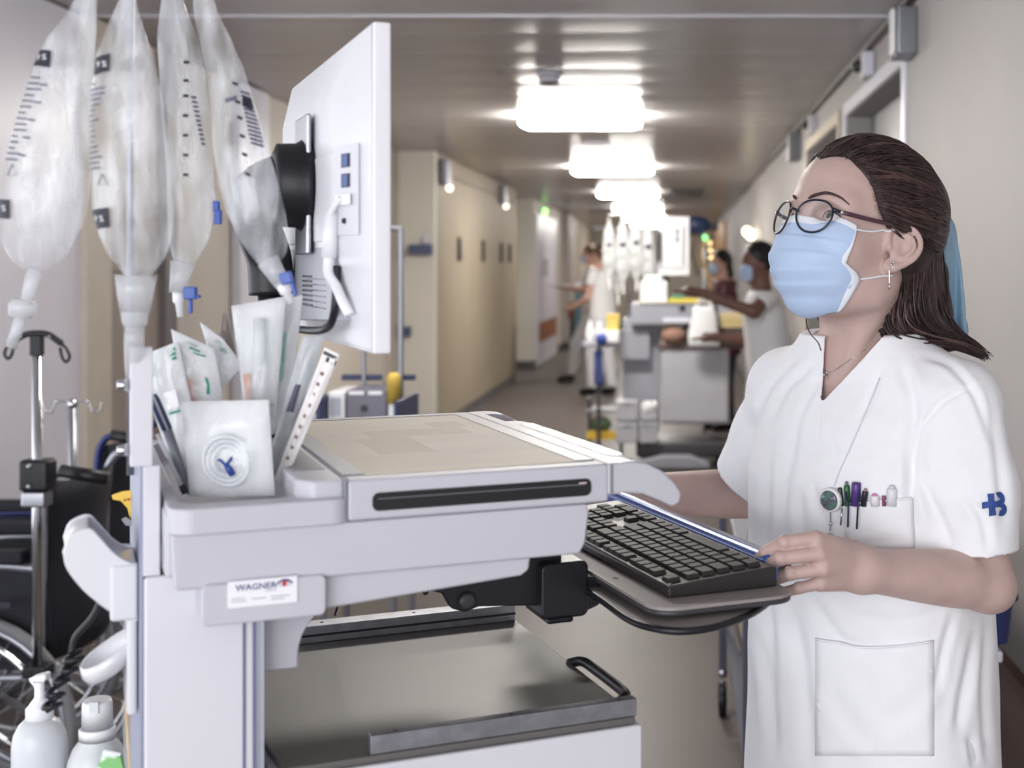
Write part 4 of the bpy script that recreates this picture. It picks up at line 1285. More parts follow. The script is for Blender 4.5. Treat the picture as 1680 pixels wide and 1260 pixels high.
EYE = [(0.0645, s * 0.031, 0.018) for s in (1, -1)]
ear_path = [(0.010, 0.001), (0.013, 0.014), (0.007, 0.025), (-0.006, 0.029), (-0.018, 0.022), (-0.023, 0.008), (-0.019, -0.007), (-0.009, -0.018), (-0.001, -0.024)]
ear3 = [(f - 0.002, 0.070 + 0.60 * max(0, 0.010 - f), u + 0.002) for f, u in ear_path]
anti = [(f * 0.62 - 0.002, 0.0705 + 0.55 * max(0, 0.010 - f), u * 0.62 + 0.003) for f, u in ear_path[2:8]]


def head_sdf(p):
    q = ((p - HC.astype(np.float32)) @ HM) / HS
    d = s_ell(q, (-0.011, 0, 0.048), (0.098, 0.074, 0.086))
    d = smin(d, s_ell(q, (0.026, 0, -0.015), (0.064, 0.060, 0.072)), 0.03)
    d = smin(d, s_cap(q, (0.036, 0, 0.06), (0.042, 0, 0.02), 0.050, 0.044), 0.03)
    for s in (1, -1):
        d = smin(d, s_cap(q, (-0.002, s * 0.047, -0.052), (0.050, s * 0.016, -0.074), 0.019, 0.016), 0.035)
        d = smin(d, s_sph(q, (0.056, s * 0.041, -0.014), 0.022), 0.03)
        d = smin(d, s_cap(q, (0.080, s * 0.010, 0.034), (0.063, s * 0.046, 0.036), 0.009, 0.008), 0.02)
    d = smin(d, s_sph(q, (0.052, 0, -0.070), 0.015), 0.02)
    d = smin(d, s_chain(q, [(0.081, 0, 0.026), (0.089, 0, 0.006), (0.094, 0, -0.016)], [0.007, 0.008, 0.0095]), 0.014)
    d = smin(d, s_ell(q, (0.076, 0, -0.046), (0.012, 0.022, 0.010)), 0.012)
    for s in (1, -1):
        e = np.array(EYE[0 if s > 0 else 1])
        d = smax(d, -s_ell(q, e + np.array((0.016, 0, 0.0)), (0.014, 0.017, 0.012)), 0.012)
        lid = s_sph(q, e, 0.0142)
        opening = s_ell(q, e + np.array((0.013, s * 0.001, -0.0005)), (0.011, 0.0150, 0.0060))
        d = smin(d, np.maximum(lid, -opening), 0.004)
        d = np.maximum(d, -opening)
    # left and right ear
    for s in (1, -1):
        qq = q * np.array((1, s, 1), np.float32)
        m = qq[:, 1] > 0.04
        if m.any():
            z = qq[m]
            e = s_limb(z, ear3, [0.0035, 0.0036, 0.0036, 0.0036, 0.0036, 0.0036, 0.0036, 0.0042, 0.0058], 3)
            e = smin(e, s_limb(z, anti, [0.0022, 0.0026, 0.0028, 0.0028, 0.0028, 0.0026], 3), 0.003)
            e = smin(e, s_ell((z - np.array((-0.007, 0.0785, 0.004), np.float32)) @ np.array([[0.857, -0.515, 0], [0.515, 0.857, 0], [0, 0, 1]], np.float32).T, (0, 0, 0), (0.016, 0.0030, 0.023)), 0.003)
            e = smin(e, s_ell(z, (0.001, 0.070, -0.021), (0.008, 0.004, 0.009)), 0.004)
            e = smin(e, s_sph(z, (0.0075, 0.0705, 0.0), 0.0045), 0.004)
            e = smax(e, -s_ell(z, (-0.002, 0.0835, 0.002), (0.0085, 0.006, 0.010)), 0.003)
            d[m] = smin(d[m], e, 0.005)
    return d * HS


NB = np.array([0.250, 1.835, 1.335])          # base of the neck
TC = np.array([0.267, 1.850])                  # torso axis
TF, TL = np.array([-0.7071, -0.7071]), np.array([0.7071, -0.7071])
ZT = np.array([0.60, 0.75, 0.92, 1.05, 1.13, 1.20, 1.28, 1.33, 1.365, 1.40])
TA = np.array([0.190, 0.185, 0.179, 0.173, 0.170, 0.168, 0.160, 0.138, 0.104, 0.084])
TB = np.array([0.145, 0.141, 0.137, 0.134, 0.134, 0.136, 0.112, 0.092, 0.086, 0.078])
TO = np.array([0.0, 0.0, 0.0, 0.004, 0.008, 0.010, 0.004, 0.002, 0.006, 0.012])


def torso_sdf(p, grow=0.0):
    rel = p[:, :2] - TC.astype(np.float32)
    f = rel @ TF.astype(np.float32)
    l = rel @ TL.astype(np.float32)
    z = p[:, 2]
    a = np.interp(z, ZT, TA) + grow
    b = np.interp(z, ZT, TB) + grow
    o = np.interp(z, ZT, TO)
    k = ((np.abs(l) / a) ** 2.3 + (np.abs(f - o) / b) ** 2.3) ** (1 / 2.3)
    d = (k - 1) * np.minimum(a, b) * 0.93
    return np.maximum(d, z - 1.390)


def neck_sdf(p):
    top = hw(-0.022, 0, -0.03)
    mid = 0.5 * (top + NB) + np.array([0.006, 0.012, 0])
    d = s_chain(p, [top, mid, NB], [0.053, 0.049, 0.050], 0.01)
    # muscles from behind the ear to the notch, collar bones
    notch = np.array([0.213, 1.798, 1.325])
    d = smin(d, s_cap(p, hw(-0.018, 0.050, -0.035), notch + np.array([0.008, -0.008, 0]), 0.009, 0.004), 0.03)
    d = smin(d, s_cap(p, hw(-0.018, -0.050, -0.035), notch + np.array([-0.008, 0.008, 0]), 0.009, 0.004), 0.03)
    d = smin(d, torso_sdf(p, -0.018), 0.012)
    return d


def headneck(p):
    return smin(head_sdf(p), np.maximum(neck_sdf(p), 1.24 - p[:, 2]), 0.022)


LSH, LEL, LWR = np.array([0.360, 1.745, 1.300]), np.array([0.3925, 1.700, 1.082]), np.array([0.2245, 1.60, 1.1200])
RSH, REL, RWR = np.array([0.155, 1.95, 1.300]), np.array([0.135, 2.10, 1.125]), np.array([-0.095, 2.13, 1.125])


def lerp(a, b, t):
    return a + (b - a) * t


FING = {  # mcp, pip, dip, tip as (x, y, depth)
    'index': [(1338, 884, 1.552), (1286, 890, 1.548), (1256, 906, 1.560), (1243, 918, 1.572)],
    'middle': [(1344, 908, 1.546), (1280, 916, 1.542), (1256, 930, 1.555), (1248, 941, 1.568)],
    'ring': [(1350, 933, 1.548), (1296, 941, 1.545), (1272, 950, 1.558), (1265, 958, 1.570)],
    'pinky': [(1346, 957, 1.556), (1310, 965, 1.555), (1291, 971, 1.565), (1284, 976, 1.574)],
}


def arm_left(p):
    mid = lerp(LSH, LEL, 0.5)
    d = s_limb(p, [LSH, mid, lerp(LSH, LEL, 0.92), LEL + np.array([0.002, -0.002, -0.004])], [0.042, 0.040, 0.0345, 0.034])
    fa = lerp(LEL, LWR, 0.25)
    d = smin(d, s_limb(p, [LEL, fa, lerp(LEL, LWR, 0.55), lerp(LEL, LWR, 0.85), LWR], [0.0335, 0.0355, 0.0325, 0.0275, 0.0265]), 0.012)
    d = smin(d, s_sph(p, LEL + np.array([0.012, 0.0, -0.012]), 0.022), 0.012)
    hand = s_sph(p, LWR, 0.0215)
    for k, (nm, c) in enumerate(FING.items()):
        m = [at(*x) for x in c]
        r = (0.0092, 0.0094, 0.0088, 0.0076)[k]
        palm = s_cap(p, lerp(LWR, m[0], 0.15) + np.array([0, 0.004, (0.008, 0.003, -0.003, -0.008)[k]]), m[0], 0.0155, 0.0098)
        hand = smin(hand, palm, 0.010)
    for k, (nm, c) in enumerate(FING.items()):
        m = [at(*x) for x in c]
        r = (0.0080, 0.0082, 0.0078, 0.0067)[k]
        fd = s_chain(p, m, [r * 1.15, r * 1.0, r * 0.95, r * 0.82], 0.002)
        fd = smin(fd, s_sph(p, m[1] + np.array([0, -0.0012, 0.0006]), r * 1.06), 0.002)
        hand = smin(hand, fd, 0.0016)
    th = [at(1392, 905, 1.615), at(1345, 893, 1.595), at(1300, 908, 1.600), at(1272, 925, 1.598)]
    hand = smin(hand, s_chain(p, th, [0.016, 0.0125, 0.0105, 0.0085], 0.004), 0.006)
    return smin(d, hand, 0.014)


def arm_right(p):
    d = s_limb(p, [RSH, lerp(RSH, REL, 0.5), REL], [0.046, 0.042, 0.036])
    d = smin(d, s_limb(p, [REL, lerp(REL, RWR, 0.3), lerp(REL, RWR, 0.7), RWR], [0.036, 0.038, 0.031, 0.026]), 0.012)
    hand = s_sph(p, RWR, 0.024)
    for k in range(4):
        m0 = RWR + np.array([-0.078, -0.030 + 0.020 * k, 0.004 - 0.003 * abs(k - 1.5)])
        hand = smin(hand, s_cap(p, RWR + np.array([-0.01, -0.012 + 0.008 * k, 0]), m0, 0.016, 0.012), 0.012)
        L_ = (0.040, 0.044, 0.040, 0.032)[k]
        hand = smin(hand, s_chain(p, [m0, m0 + np.array([-L_, 0, -0.004]), m0 + np.array([-L_ * 1.7, 0, -0.02])], [0.0095, 0.009, 0.0075], 0.003), 0.004)
    hand = smin(hand, s_chain(p, [RWR + np.array([-0.02, -0.02, 0]), RWR + np.array([-0.055, -0.05, -0.008]), RWR + np.array([-0.085, -0.058, -0.014])], [0.014, 0.011, 0.009], 0.004), 0.008)
    return smin(d, hand, 0.014)


def legs_sdf(p, grow=0.0):
    d = None
    for s in (1, -1):
        hip = np.array([*(TC + TL * 0.09 * s), 0.86])
        kn = np.array([*(TC + TL * 0.085 * s + TF * 0.02), 0.47])
        an = np.array([*(TC + TL * 0.08 * s - TF * 0.01), 0.08])
        toe = np.array([*(TC + TL * 0.10 * s + TF * 0.15), 0.035])
        c = s_chain(p, [hip, kn, an], [0.085 + grow, 0.058 + grow, 0.042 + grow], 0.02)
        if grow == -0.012:
            c = smin(c, s_cap(p, an - np.array([0, 0, 0.035]), toe, 0.038, 0.03), 0.02)
        d = c if d is None else smin(d, c, 0.01)
    return d


nurse = thing('person', 'woman in white scrubs with glasses and blue face mask, hand on keyboard bar', 'person', (TC[0], TC[1], 0))
NOFF = np.array([TC[0], TC[1], 0.0])


def nbase(V):
    return V - NOFF


parts_ = [iso(headneck, (0.07, 1.60, 1.23), (0.42, 2.0, 1.70), 0.0019),
          iso(arm_left, (0.07, 1.50, 1.02), (0.45, 1.82, 1.40), 0.0017),
          iso(arm_right, (-0.27, 1.88, 1.03), (0.22, 2.18, 1.39), 0.003),
          iso(lambda p: np.maximum(smin(torso_sdf(p, -0.036), legs_sdf(p, -0.012), 0.03), p[:, 2] - 1.30), (-0.05, 1.45, -0.02), (0.58, 2.2, 1.34), 0.011)]
V, Q = join_vq(parts_)
body = quad_obj('body', nbase(V), Q, m_skin, nurse)

# ---- tunic
SL = [np.array([0.300, 1.795, 1.338]), LSH + np.array([0.006, 0, 0.004]), np.array([0.378, 1.722, 1.20]), np.array([0.386, 1.708, 1.105])]
SR = [np.array([0.210, 1.885, 1.338]), np.array([0.163, 1.955, 1.305]), np.array([0.150, 2.01, 1.23]), np.array([0.105, 2.065, 1.13])]
HEML, NHL = np.array([0.386, 1.708, 1.120]), np.array([0.06, -0.03, -1.0])
HEMR, NHR = np.array([0.112, 2.06, 1.150]), np.array([-0.52, 0.30, -0.80])
NHL, NHR = NHL / np.linalg.norm(NHL), NHR / np.linalg.norm(NHR)


def sleeveL(p):
    return s_chain(p, SL, [0.043, 0.054, 0.058, 0.050], 0.02)


def sleeveR(p):
    return s_chain(p, SR, [0.043, 0.056, 0.064, 0.060], 0.02)


def hemL(p):
    return ((p - HEML.astype(np.float32)) @ NHL.astype(np.float32))


def hemR(p):
    return ((p - HEMR.astype(np.float32)) @ NHR.astype(np.float32))


def neckcut(p):
    """negative inside the V opening; returned positive = removed"""
    rel = p[:, :2] - TC.astype(np.float32)
    f = rel @ TF.astype(np.float32)
    l = rel @ TL.astype(np.float32)
    z = p[:, 2]
    x = 1110 + FPX * p[:, 0] / p[:, 1]
    y = 440 - FPX * (z - CAM_H) / p[:, 1]
    right = x - (1347 + (662 - y) * 0.04)
    left = ((1347 + (662 - y) * 0.93) - x) * 0.73
    v = np.minimum(np.minimum(right, left) / 1260.0, f + 0.02)
    nk = 0.062 - np.sqrt(((p - NB.astype(np.float32))[:, :2] ** 2).sum(1))
    nk = np.minimum(nk, z - 1.345)
    return np.maximum(v, nk)


def hemB(p):
    rel = p[:, :2] - TC.astype(np.float32)
    l = rel @ TL.astype(np.float32)
    slit = 0.010 - np.abs(rel @ TF.astype(np.float32) + 0.035 + (p[:, 2] - 0.7) * 0.02) - np.maximum(0, p[:, 2] - 0.70) * 0.075
    slit = np.where(l > 0.06, slit, -1)
    return np.maximum(0.72 - p[:, 2], slit)


def tunic(p):
    d = torso_sdf(p)
    d = smin(d, np.maximum(sleeveL(p), hemL(p)), 0.035)
    d = smin(d, np.maximum(sleeveR(p), hemR(p)), 0.035)
    return np.maximum(d, 0.66 - p[:, 2])


hT = 0.0033
V, Q = iso(tunic, (-0.02, 1.58, 0.65), (0.50, 2.18, 1.42), hT)
P32 = V.astype(np.float32)
cap = np.zeros(len(V), bool)
bd = torso_sdf(P32)
sl_, sr_ = sleeveL(P32), sleeveR(P32)
allb = np.minimum(np.minimum(bd, sl_), sr_)
cap |= (np.abs(hemL(P32)) < 0.75 * hT) & (sl_ < -1.0 * hT) & (bd > 0.006)
cap |= (np.abs(hemR(P32)) < 0.75 * hT) & (sr_ < -1.0 * hT) & (bd > 0.006)
Q = Q[~cap[Q].any(1)]


def clip(V, Q, fn):
    """trim the cloth where fn > 0 and draw the new edge straight onto fn = 0"""
    c = fn(V.astype(np.float32)).astype(float)
    Q = Q[(c[Q] <= 0).any(1)]
    for _ in range(5):
        idx = np.unique(Q)
        c = fn(V[idx].astype(np.float32)).astype(float)
        m = c > 0
        P = V[idx[m]]
        if not len(P):
            break
        g = np.stack([(fn((P + np.eye(3)[k] * 0.0006).astype(np.float32)) - fn((P - np.eye(3)[k] * 0.0006).astype(np.float32))) / 0.0012 for k in range(3)], 1)
        nrm = NV0[idx[m]]
        g = g - nrm * (g * nrm).sum(1)[:, None]
        V[idx[m]] = P - g * (c[m] / ((g * g).sum(1) + 0.05))[:, None]
    return V, Q


NV0 = vnormals(V, Q)
V, Q = clip(V, Q, neckcut)
V, Q = clip(V, Q, hemB)
# ---- cloth folds: soft grooves along lines on the cloth
Nn = vnormals(V, Q)
pxv = np.stack([1110 + FPX * V[:, 0] / V[:, 1], 440 - FPX * (V[:, 2] - CAM_H) / V[:, 1]], 1)
tocam = np.array([0, 0, CAM_H]) - V
front = (Nn * tocam).sum(1) > 0
disp = np.zeros(len(V))


def fold(pts, w, dep, side=True):
    """groove of width w (mm-ish pixels) and depth dep along a polyline on the visible side"""
    global disp
    P = [np.array(p, float) for p in spline(pts, 4)] if len(pts) > 2 else [np.array(p, float) for p in pts]
    best = np.full(len(V), 1e9)
    tt = np.zeros(len(V))
    for i in range(len(P) - 1):
        ba = P[i + 1] - P[i]
        pa = pxv - P[i]
        h = np.clip((pa @ ba) / max(ba @ ba, 1e-9), 0, 1)
        q = pa - h[:, None] * ba
        dd = np.sqrt((q * q).sum(1))
        m = dd < best
        best[m] = dd[m]
        tt[m] = (i + h[m]) / (len(P) - 1)
    env = np.clip(4 * np.minimum(tt, 1 - tt) + 0.25, 0, 1)
    g = np.exp(-(best / w) ** 2) - 0.55 * np.exp(-((best - 1.9 * w) / (1.1 * w)) ** 2)
    disp[front] -= (dep * env * g)[front]


for f_ in ([[(1338, 592), (1290, 640), (1262, 700)], 7, .003], [[(1318, 578), (1262, 640), (1236, 720)], 7, .003], [[(1344, 620), (1310, 690), (1300, 760)], 6, .002],
           [[(1298, 700), (1283, 850), (1280, 980)], 10, .004], [[(1262, 720), (1258, 860), (1250, 960)], 9, .004], [[(1330, 790), (1352, 860)], 7, .003], [[(1312, 800), (1318, 900), (1312, 960)], 8, .003],
           [[(1604, 632), (1550, 655), (1514, 700), (1500, 760), (1497, 830)], 4, .0025], [[(1497, 730), (1494, 800), (1500, 880)], 9, .006],
           [[(1480, 600), (1500, 660), (1498, 720)], 9, .004], [[(1450, 600), (1425, 660), (1405, 700)], 6, .002], [[(1520, 585), (1560, 600), (1600, 650), (1622, 720)], 6, .003],
           [[(1500, 770), (1535, 840), (1560, 895)], 9, .004], [[(1515, 700), (1545, 660), (1590, 640)], 8, .002], [[(1622, 660), (1638, 760), (1648, 860)], 8, .003], [[(1590, 820), (1612, 850), (1622, 900)], 7, .003],
           [[(1345, 665), (1344, 720)], 2.5, .002], [[(1360, 700), (1374, 760)], 6, .002], [[(1300, 1000), (1318, 1100), (1330, 1250)], 12, .005], [[(1262, 990), (1266, 1100), (1270, 1240)], 9, .005],
           [[(1246, 1040), (1258, 1120), (1262, 1180)], 7, .004], [[(1335, 985), (1380, 1050), (1430, 1068)], 9, .003], [[(1340, 1100), (1400, 1190), (1440, 1230)], 12, .003], [[(1530, 1110), (1480, 1170), (1420, 1200)], 12, .003],
           [[(1562, 1010), (1545, 1080), (1538, 1130)], 7, .003], [[(1600, 1040), (1580, 1140), (1572, 1200)], 8, .004], [[(1620, 1020), (1612, 1120), (1618, 1240)], 7, .003], [[(1592, 1210), (1600, 1255)], 6, .003],
           [[(1350, 900), (1400, 925), (1470, 920)], 10, .004], [[(1380, 880), (1420, 896), (1480, 880)], 7, .003], [[(1400, 1010), (1470, 1020), (1540, 1005)], 9, .002]):
    fold(*f_)
rs = np.random.RandomState(5)
w1 = np.sin(V[:, 0] * 60 + 1.3 * np.sin(V[:, 2] * 21) + V[:, 1] * 38) * np.sin(V[:, 2] * 17 + V[:, 0] * 14)
disp += 0.0011 * w1
V = V + Nn * disp[:, None]
tun = quad_obj('tunic', nbase(V), Q, m_scrub, nurse)
md = tun.modifiers.new('solid', 'SOLIDIFY')
md.thickness = 0.0024
md.offset = -1
from mathutils.bvhtree import BVHTree
BV = BVHTree.FromPolygons([tuple(v) for v in V], [tuple(int(i) for i in q) for q in Q])


def onto(x, y, off=0.0015, tree=None):
    """point on the cloth seen at a pixel, lifted by off along the cloth normal (nurse coordinates)"""
    d = Vector(((x - 1110) / FPX, 1, -(y - 440) / FPX)).normalized()
    hit, nrm, _, _ = (tree or BV).ray_cast(Vector((0, 0, CAM_H)), d)
    if hit is None:
        hit, nrm, _, _ = (tree or BV).find_nearest(Vector(tuple(at(x, y, 1.72))))
    if nrm.dot(d) > 0:
        nrm = -nrm
    return np.array(hit + nrm * off)


def cpatch(name, x0, y0, x1, y1, mat, off=0.0016, n=10, parent=None, edge=None, thick=0.001, curve=0.0):
    grid = []
    for j in range(n + 1):
        row = []
        for i in range(n + 1):
            a, b_ = i / n, j / n
            x = x0 + (x1 - x0) * a
            yt = y0 + (edge[0] + (edge[1] - edge[0]) * a if edge else 0) + curve * math.sin(PI * a)
            row.append(tuple(nbase(onto(x, yt + (y1 - yt) * b_, off))))
        grid.append(row)
    return G().sheet(grid).build(name, mat, parent or nurse, smooth=True, solid=thick)


# trousers
Vp, Qp = iso(lambda p: np.maximum(np.maximum(smin(legs_sdf(p, 0.004), torso_sdf(p, -0.026), 0.03), p[:, 2] - 0.95), 0.09 - p[:, 2]), (-0.05, 1.45, 0.05), (0.58, 2.2, 1.0), 0.009)
quad_obj('trousers', nbase(Vp), Qp, m_pantsw, nurse)
for s in (1, -1):
    an = np.array([*(TC + TL * 0.08 * s - TF * 0.01), 0.045])
    toe = np.array([*(TC + TL * 0.10 * s + TF * 0.15), 0.035])
    Vs, Qs = iso(lambda p: np.maximum(s_cap(p, an - np.array([0, 0, 0]), toe, 0.045, 0.036), -p[:, 2]), (-0.05, 1.45, -0.02), (0.55, 2.1, 0.14), 0.006)
    quad_obj('shoe', nbase(Vs), Qs, m_capw, nurse)

# pockets, placket, seam
pk = cpatch('lower_pocket', 1338, 1046, 1532, 1240, m_scrub, 0.0009, 14, edge=(0, 4), curve=12, thick=0.0005)
G().tube([tuple(nbase(onto(x, 1046 + 4 * (x - 1338) / 194 + 12 * math.sin(PI * (x - 1338) / 194) + 0.5, 0.0042))) for x in np.linspace(1340, 1530, 16)], 0.0013, 6).build('pocket_hem', m_scrub, pk, smooth=True)
ck = cpatch('chest_pocket', 1388, 826, 1500, 900, m_scrub, 0.0024, 10, edge=(0, -10))
G().tube([tuple(nbase(onto(x, 826 - 10 * (x - 1388) / 112, 0.004))) for x in np.linspace(1389, 1499, 12)], 0.0011, 6).build('pocket_hem', m_scrub, ck, smooth=True)
# emblem on the sleeve: cross joined to a B
m_emb = M('emblem_blue', (52, 78, 148), 0.55, var=0.2, vscale=150)


def emb(poly, nm):
    n = len(poly)
    return [tuple(nbase(onto(x, y, 0.0022))) for x, y in poly]


def strip(pts, w):
    g = G()
    L_, R_ = [], []
    for i, p_ in enumerate(pts):
        a = np.array(pts[min(i + 1, len(pts) - 1)]) - np.array(pts[max(i - 1, 0)])
        nrm = np.array([-a[1], a[0]]) / np.linalg.norm(a)
        L_.append(np.array(p_) + nrm * w / 2)
        R_.append(np.array(p_) - nrm * w / 2)
    return [L_, R_]


g = G()
for pts in ([(1624, 809.5), (1625.5, 827), (1627.5, 845)], [(1611, 828.5), (1624, 827.5), (1637, 826.5)],
            [(1634, 813), (1638, 811.5), (1641.5, 814.5), (1642.5, 819), (1640.5, 823.5), (1637, 826.5)], [(1637, 826.5), (1642, 828.5), (1645.2, 833), (1644.5, 838.5), (1641, 841.5), (1637, 841)]):
    pts = [tuple(p_) for p_ in spline(pts, 4)]
    L_, R_ = strip(pts, 9.6)
    g.sheet([[tuple(nbase(onto(p_[0], p_[1], 0.0026))) for p_ in L_], [tuple(nbase(onto(p_[0], p_[1], 0.0026))) for p_ in R_]])
g.build('sleeve_emblem', m_emb, nurse, solid=0.0006, label='dark blue cross and letter B emblem on the sleeve')

# ---- eyes
for k, e in enumerate(EYE):
    c = hw(*e)
    ey = G().ball((0, 0, 0), 0.0126 * HS, 20, 14).build('eye', M('eye_white', (226, 222, 222), 0.12, var=0.02), nurse, smooth=True)
    ey.location = nbase(c)
    gaze = (HF * 0.93 + HL * (-0.06) + HU * 0.22)
    gaze /= np.linalg.norm(gaze)
    rot = Vector(tuple(gaze)).to_track_quat('Z', 'Y')
    r0 = 0.0128 * HS

    def disc(name, rad, lift, mat):
        prof = []
        for j in range(5):
            a = rad * j / 4
            prof.append((max(a, 1e-4), math.sqrt(r0 * r0 - a * a) + lift))
        o = G().lathe(prof[::-1], n=20).build(name, mat, ey, smooth=True)
        o.rotation_mode = 'QUATERNION'
        o.rotation_quaternion = rot
    disc('iris', 0.0060, 0.0001, M('iris_brown', (58, 40, 34), 0.1, var=0.25, vscale=400))
    disc('pupil', 0.0028, 0.0004, M('pupil_black', (8, 8, 10), 0.08, var=0))


def hpath(pts, n=6):
    return [tuple(nbase(hw(*p))) for p in spline(pts, n)]


# upper lash lines and brows
skin_bv = BVHTree.FromPolygons([tuple(v) for v in parts_[0][0]], [tuple(int(i) for i in q) for q in parts_[0][1]])


def hsnap(f, l, u, off):
    """head point pushed onto the skin from outside, along the head's forward-out direction"""
    c = Vector(tuple(hw(f, l, u)))
    hit, nrm, _, _ = skin_bv.find_nearest(c)
    d = c - hit
    nn = nrm if nrm.dot(Vector(tuple(hw(f, l, u) - hw(0, 0, 0.02)))) > 0 else -nrm
    return tuple(nbase(np.array(hit + nn * off)))


m_brow = M('brow_brown', (74, 54, 54), 0.7, var=0.25, vscale=300)
for s in (1, -1):
    pts = spline([(0.094, 0.011 * s, 0.035), (0.093, 0.020 * s, 0.040), (0.088, 0.032 * s, 0.044), (0.077, 0.045 * s, 0.0405), (0.068, 0.053 * s, 0.034)], 5)
    rr = np.interp(np.linspace(0, 1, len(pts)), [0, 0.15, 0.5, 1], [0.0026, 0.0052, 0.0046, 0.0014])
    if s < 0:
        pts, rr = pts[:9], np.interp(np.linspace(0, 1, 9), [0, 0.3, 1], [0.0024, 0.0040, 0.0016])
    G().tube([hsnap(*p, 0.0004) for p in pts], list(rr), 8, flat=0.45).build('eyebrow', m_brow, nurse, smooth=True)
    e = EYE[0 if s > 0 else 1]
    pts = spline([(e[0] + 0.0105, e[1] - s * 0.0135, e[2] - 0.001), (e[0] + 0.0135, e[1] - s * 0.006, e[2] + 0.0052), (e[0] + 0.0135, e[1] + s * 0.003, e[2] + 0.0062), (e[0] + 0.0105, e[1] + s * 0.011, e[2] + 0.0036), (e[0] + 0.006, e[1] + s * 0.016, e[2] + 0.001)], 5)
    G().tube([tuple(nbase(hw(*p))) for p in pts], list(np.interp(np.linspace(0, 1, len(pts)), [0, 0.5, 1], [0.0004, 0.0010, 0.0007])), 6).build('eyelashes', m_black, nurse, smooth=True)

# ---- glasses (worn: a thing of her own)
gl = thing('eyeglasses', 'dark rimmed glasses worn by the nurse in front', 'glasses', tuple(hw(0.10, 0, 0.018)))
GO = hw(0.10, 0, 0.018)


def gpt(f, l, u):
    return tuple(hw(f, l, u) - GO)


m_rim = M('rim_navy', (32, 36, 50), 0.25)
for s in (1, -1):
    def lens_pt(a, k=1.0):
        ca, sa = math.cos(a), math.sin(a)
        w, h = 0.0232 * k, (0.0195 if sa > 0 else 0.0215) * k
        x = w * abs(ca) ** 0.85 * (1 if ca > 0 else -1)
        y = h * abs(sa) ** 0.9 * (1 if sa > 0 else -1)
        x *= 1.0 - 0.14 * max(0, -sa)
        l = 0.0300 + x
        return (0.1065 - 0.36 * (l - 0.007) - 0.04 * (y), s * l, 0.0125 + y)
    loop = [gpt(*lens_pt(2 * PI * k / 36)) for k in range(36)]
    G().tube(loop, 0.0014, 8, closed=True).build('rim', m_rim, gl, smooth=True)
    ring0 = [gpt(*lens_pt(2 * PI * k / 36, 0.98)) for k in range(36)]
    G().add(ring0, [tuple(range(36))]).build('lens', M('lens_glass', (240, 244, 250), 0.02, alpha=0.10, var=0.0, spec=0.35), gl)
    hg = gpt(0.0885, s * 0.0535, 0.021)
    G().tube([gpt(0.090, s * 0.0515, 0.0225), hg, gpt(0.081, s * 0.0565, 0.0212)], [0.0024, 0.003, 0.0022], 8).build('hinge', m_rim, gl, smooth=True)
    G().tube([gpt(0.082, s * 0.0565, 0.0212), gpt(0.078, s * 0.058, 0.0212)], 0.0024, 8).build('hinge_pin', m_silver, gl, smooth=True)
    G().tube([gpt(*p) for p in spline([(0.079, s * 0.0575, 0.0212), (0.04, s * 0.0715, 0.0235), (0.008, s * 0.0755, 0.0275), (-0.012, s * 0.078, 0.022), (-0.022, s * 0.076, 0.008)], 5)], 0.0017, 8, flat=1.6).build('temple_arm', M('temple_purple_brown', (78, 52, 62), 0.3), gl, smooth=True)
G().tube([gpt(*p) for p in spline([(0.1045, 0.0085, 0.016), (0.1095, 0.0, 0.0185), (0.1045, -0.0085, 0.016)], 4)], 0.0018, 8).build('bridge', m_rim, gl, smooth=True)

# ---- face mask
mk = thing('face_mask', 'pale blue pleated mask on the face of the nurse in front', 'face mask', tuple(hw(0.11, 0, -0.05)))
MO = hw(0.11, 0, -0.05)
ct = np.array([0, .2, .4, .6, .8, 1.0])
cf = np.array([.0985, .1045, .1080, .1035, .085, .046])
cu_ = np.array([.012, -.010, -.032, -.055, -.078, -.097])
et = np.array([0, .25, .50, .60, .68, 0.8, 1.0])
ef = np.array([.058, .060, .060, .042, .033, .033, .033])
el_ = np.array([.0575, .0615, .0615, .0625, .062, .054, .036])
eu = np.array([.008, -.012, -.036, -.042, -.048, -.062, -.088])


def mpt(s, t, off=0.0):
    a = abs(s) * PI / 2
    fc, uc = np.interp(t, ct, cf), np.interp(t, ct, cu_)
    fe, le, ue = np.interp(t, et, ef), np.interp(t, et, el_), np.interp(t, et, eu)
    w = max(math.cos(a), 0.0) ** np.interp(t, [0, 0.15, 0.4, 0.75, 1], [2.8, 2.2, 1.15, 0.85, 0.9])
    ple = 0.0
    for p0 in (0.30, 0.46, 0.62):
        x = (t - p0 - 0.05 * abs(s) ** 2) / 0.05
        ple += 0.0022 * (1 / (1 + math.exp(-4 * x))) * math.exp(-max(x, 0) * 0.55)
    f = fe + (fc - fe) * w + (ple + off + 0.0014 * math.sin(11 * t + 4 * s)) * (0.35 + 0.65 * w)
    l = le * math.sin(a) * (1 if s >= 0 else -1) * (1 + ple * 3)
    u = ue + (uc - ue) * w
    return (f, l + (off * 0.6 if s > 0.7 else 0), u, off)


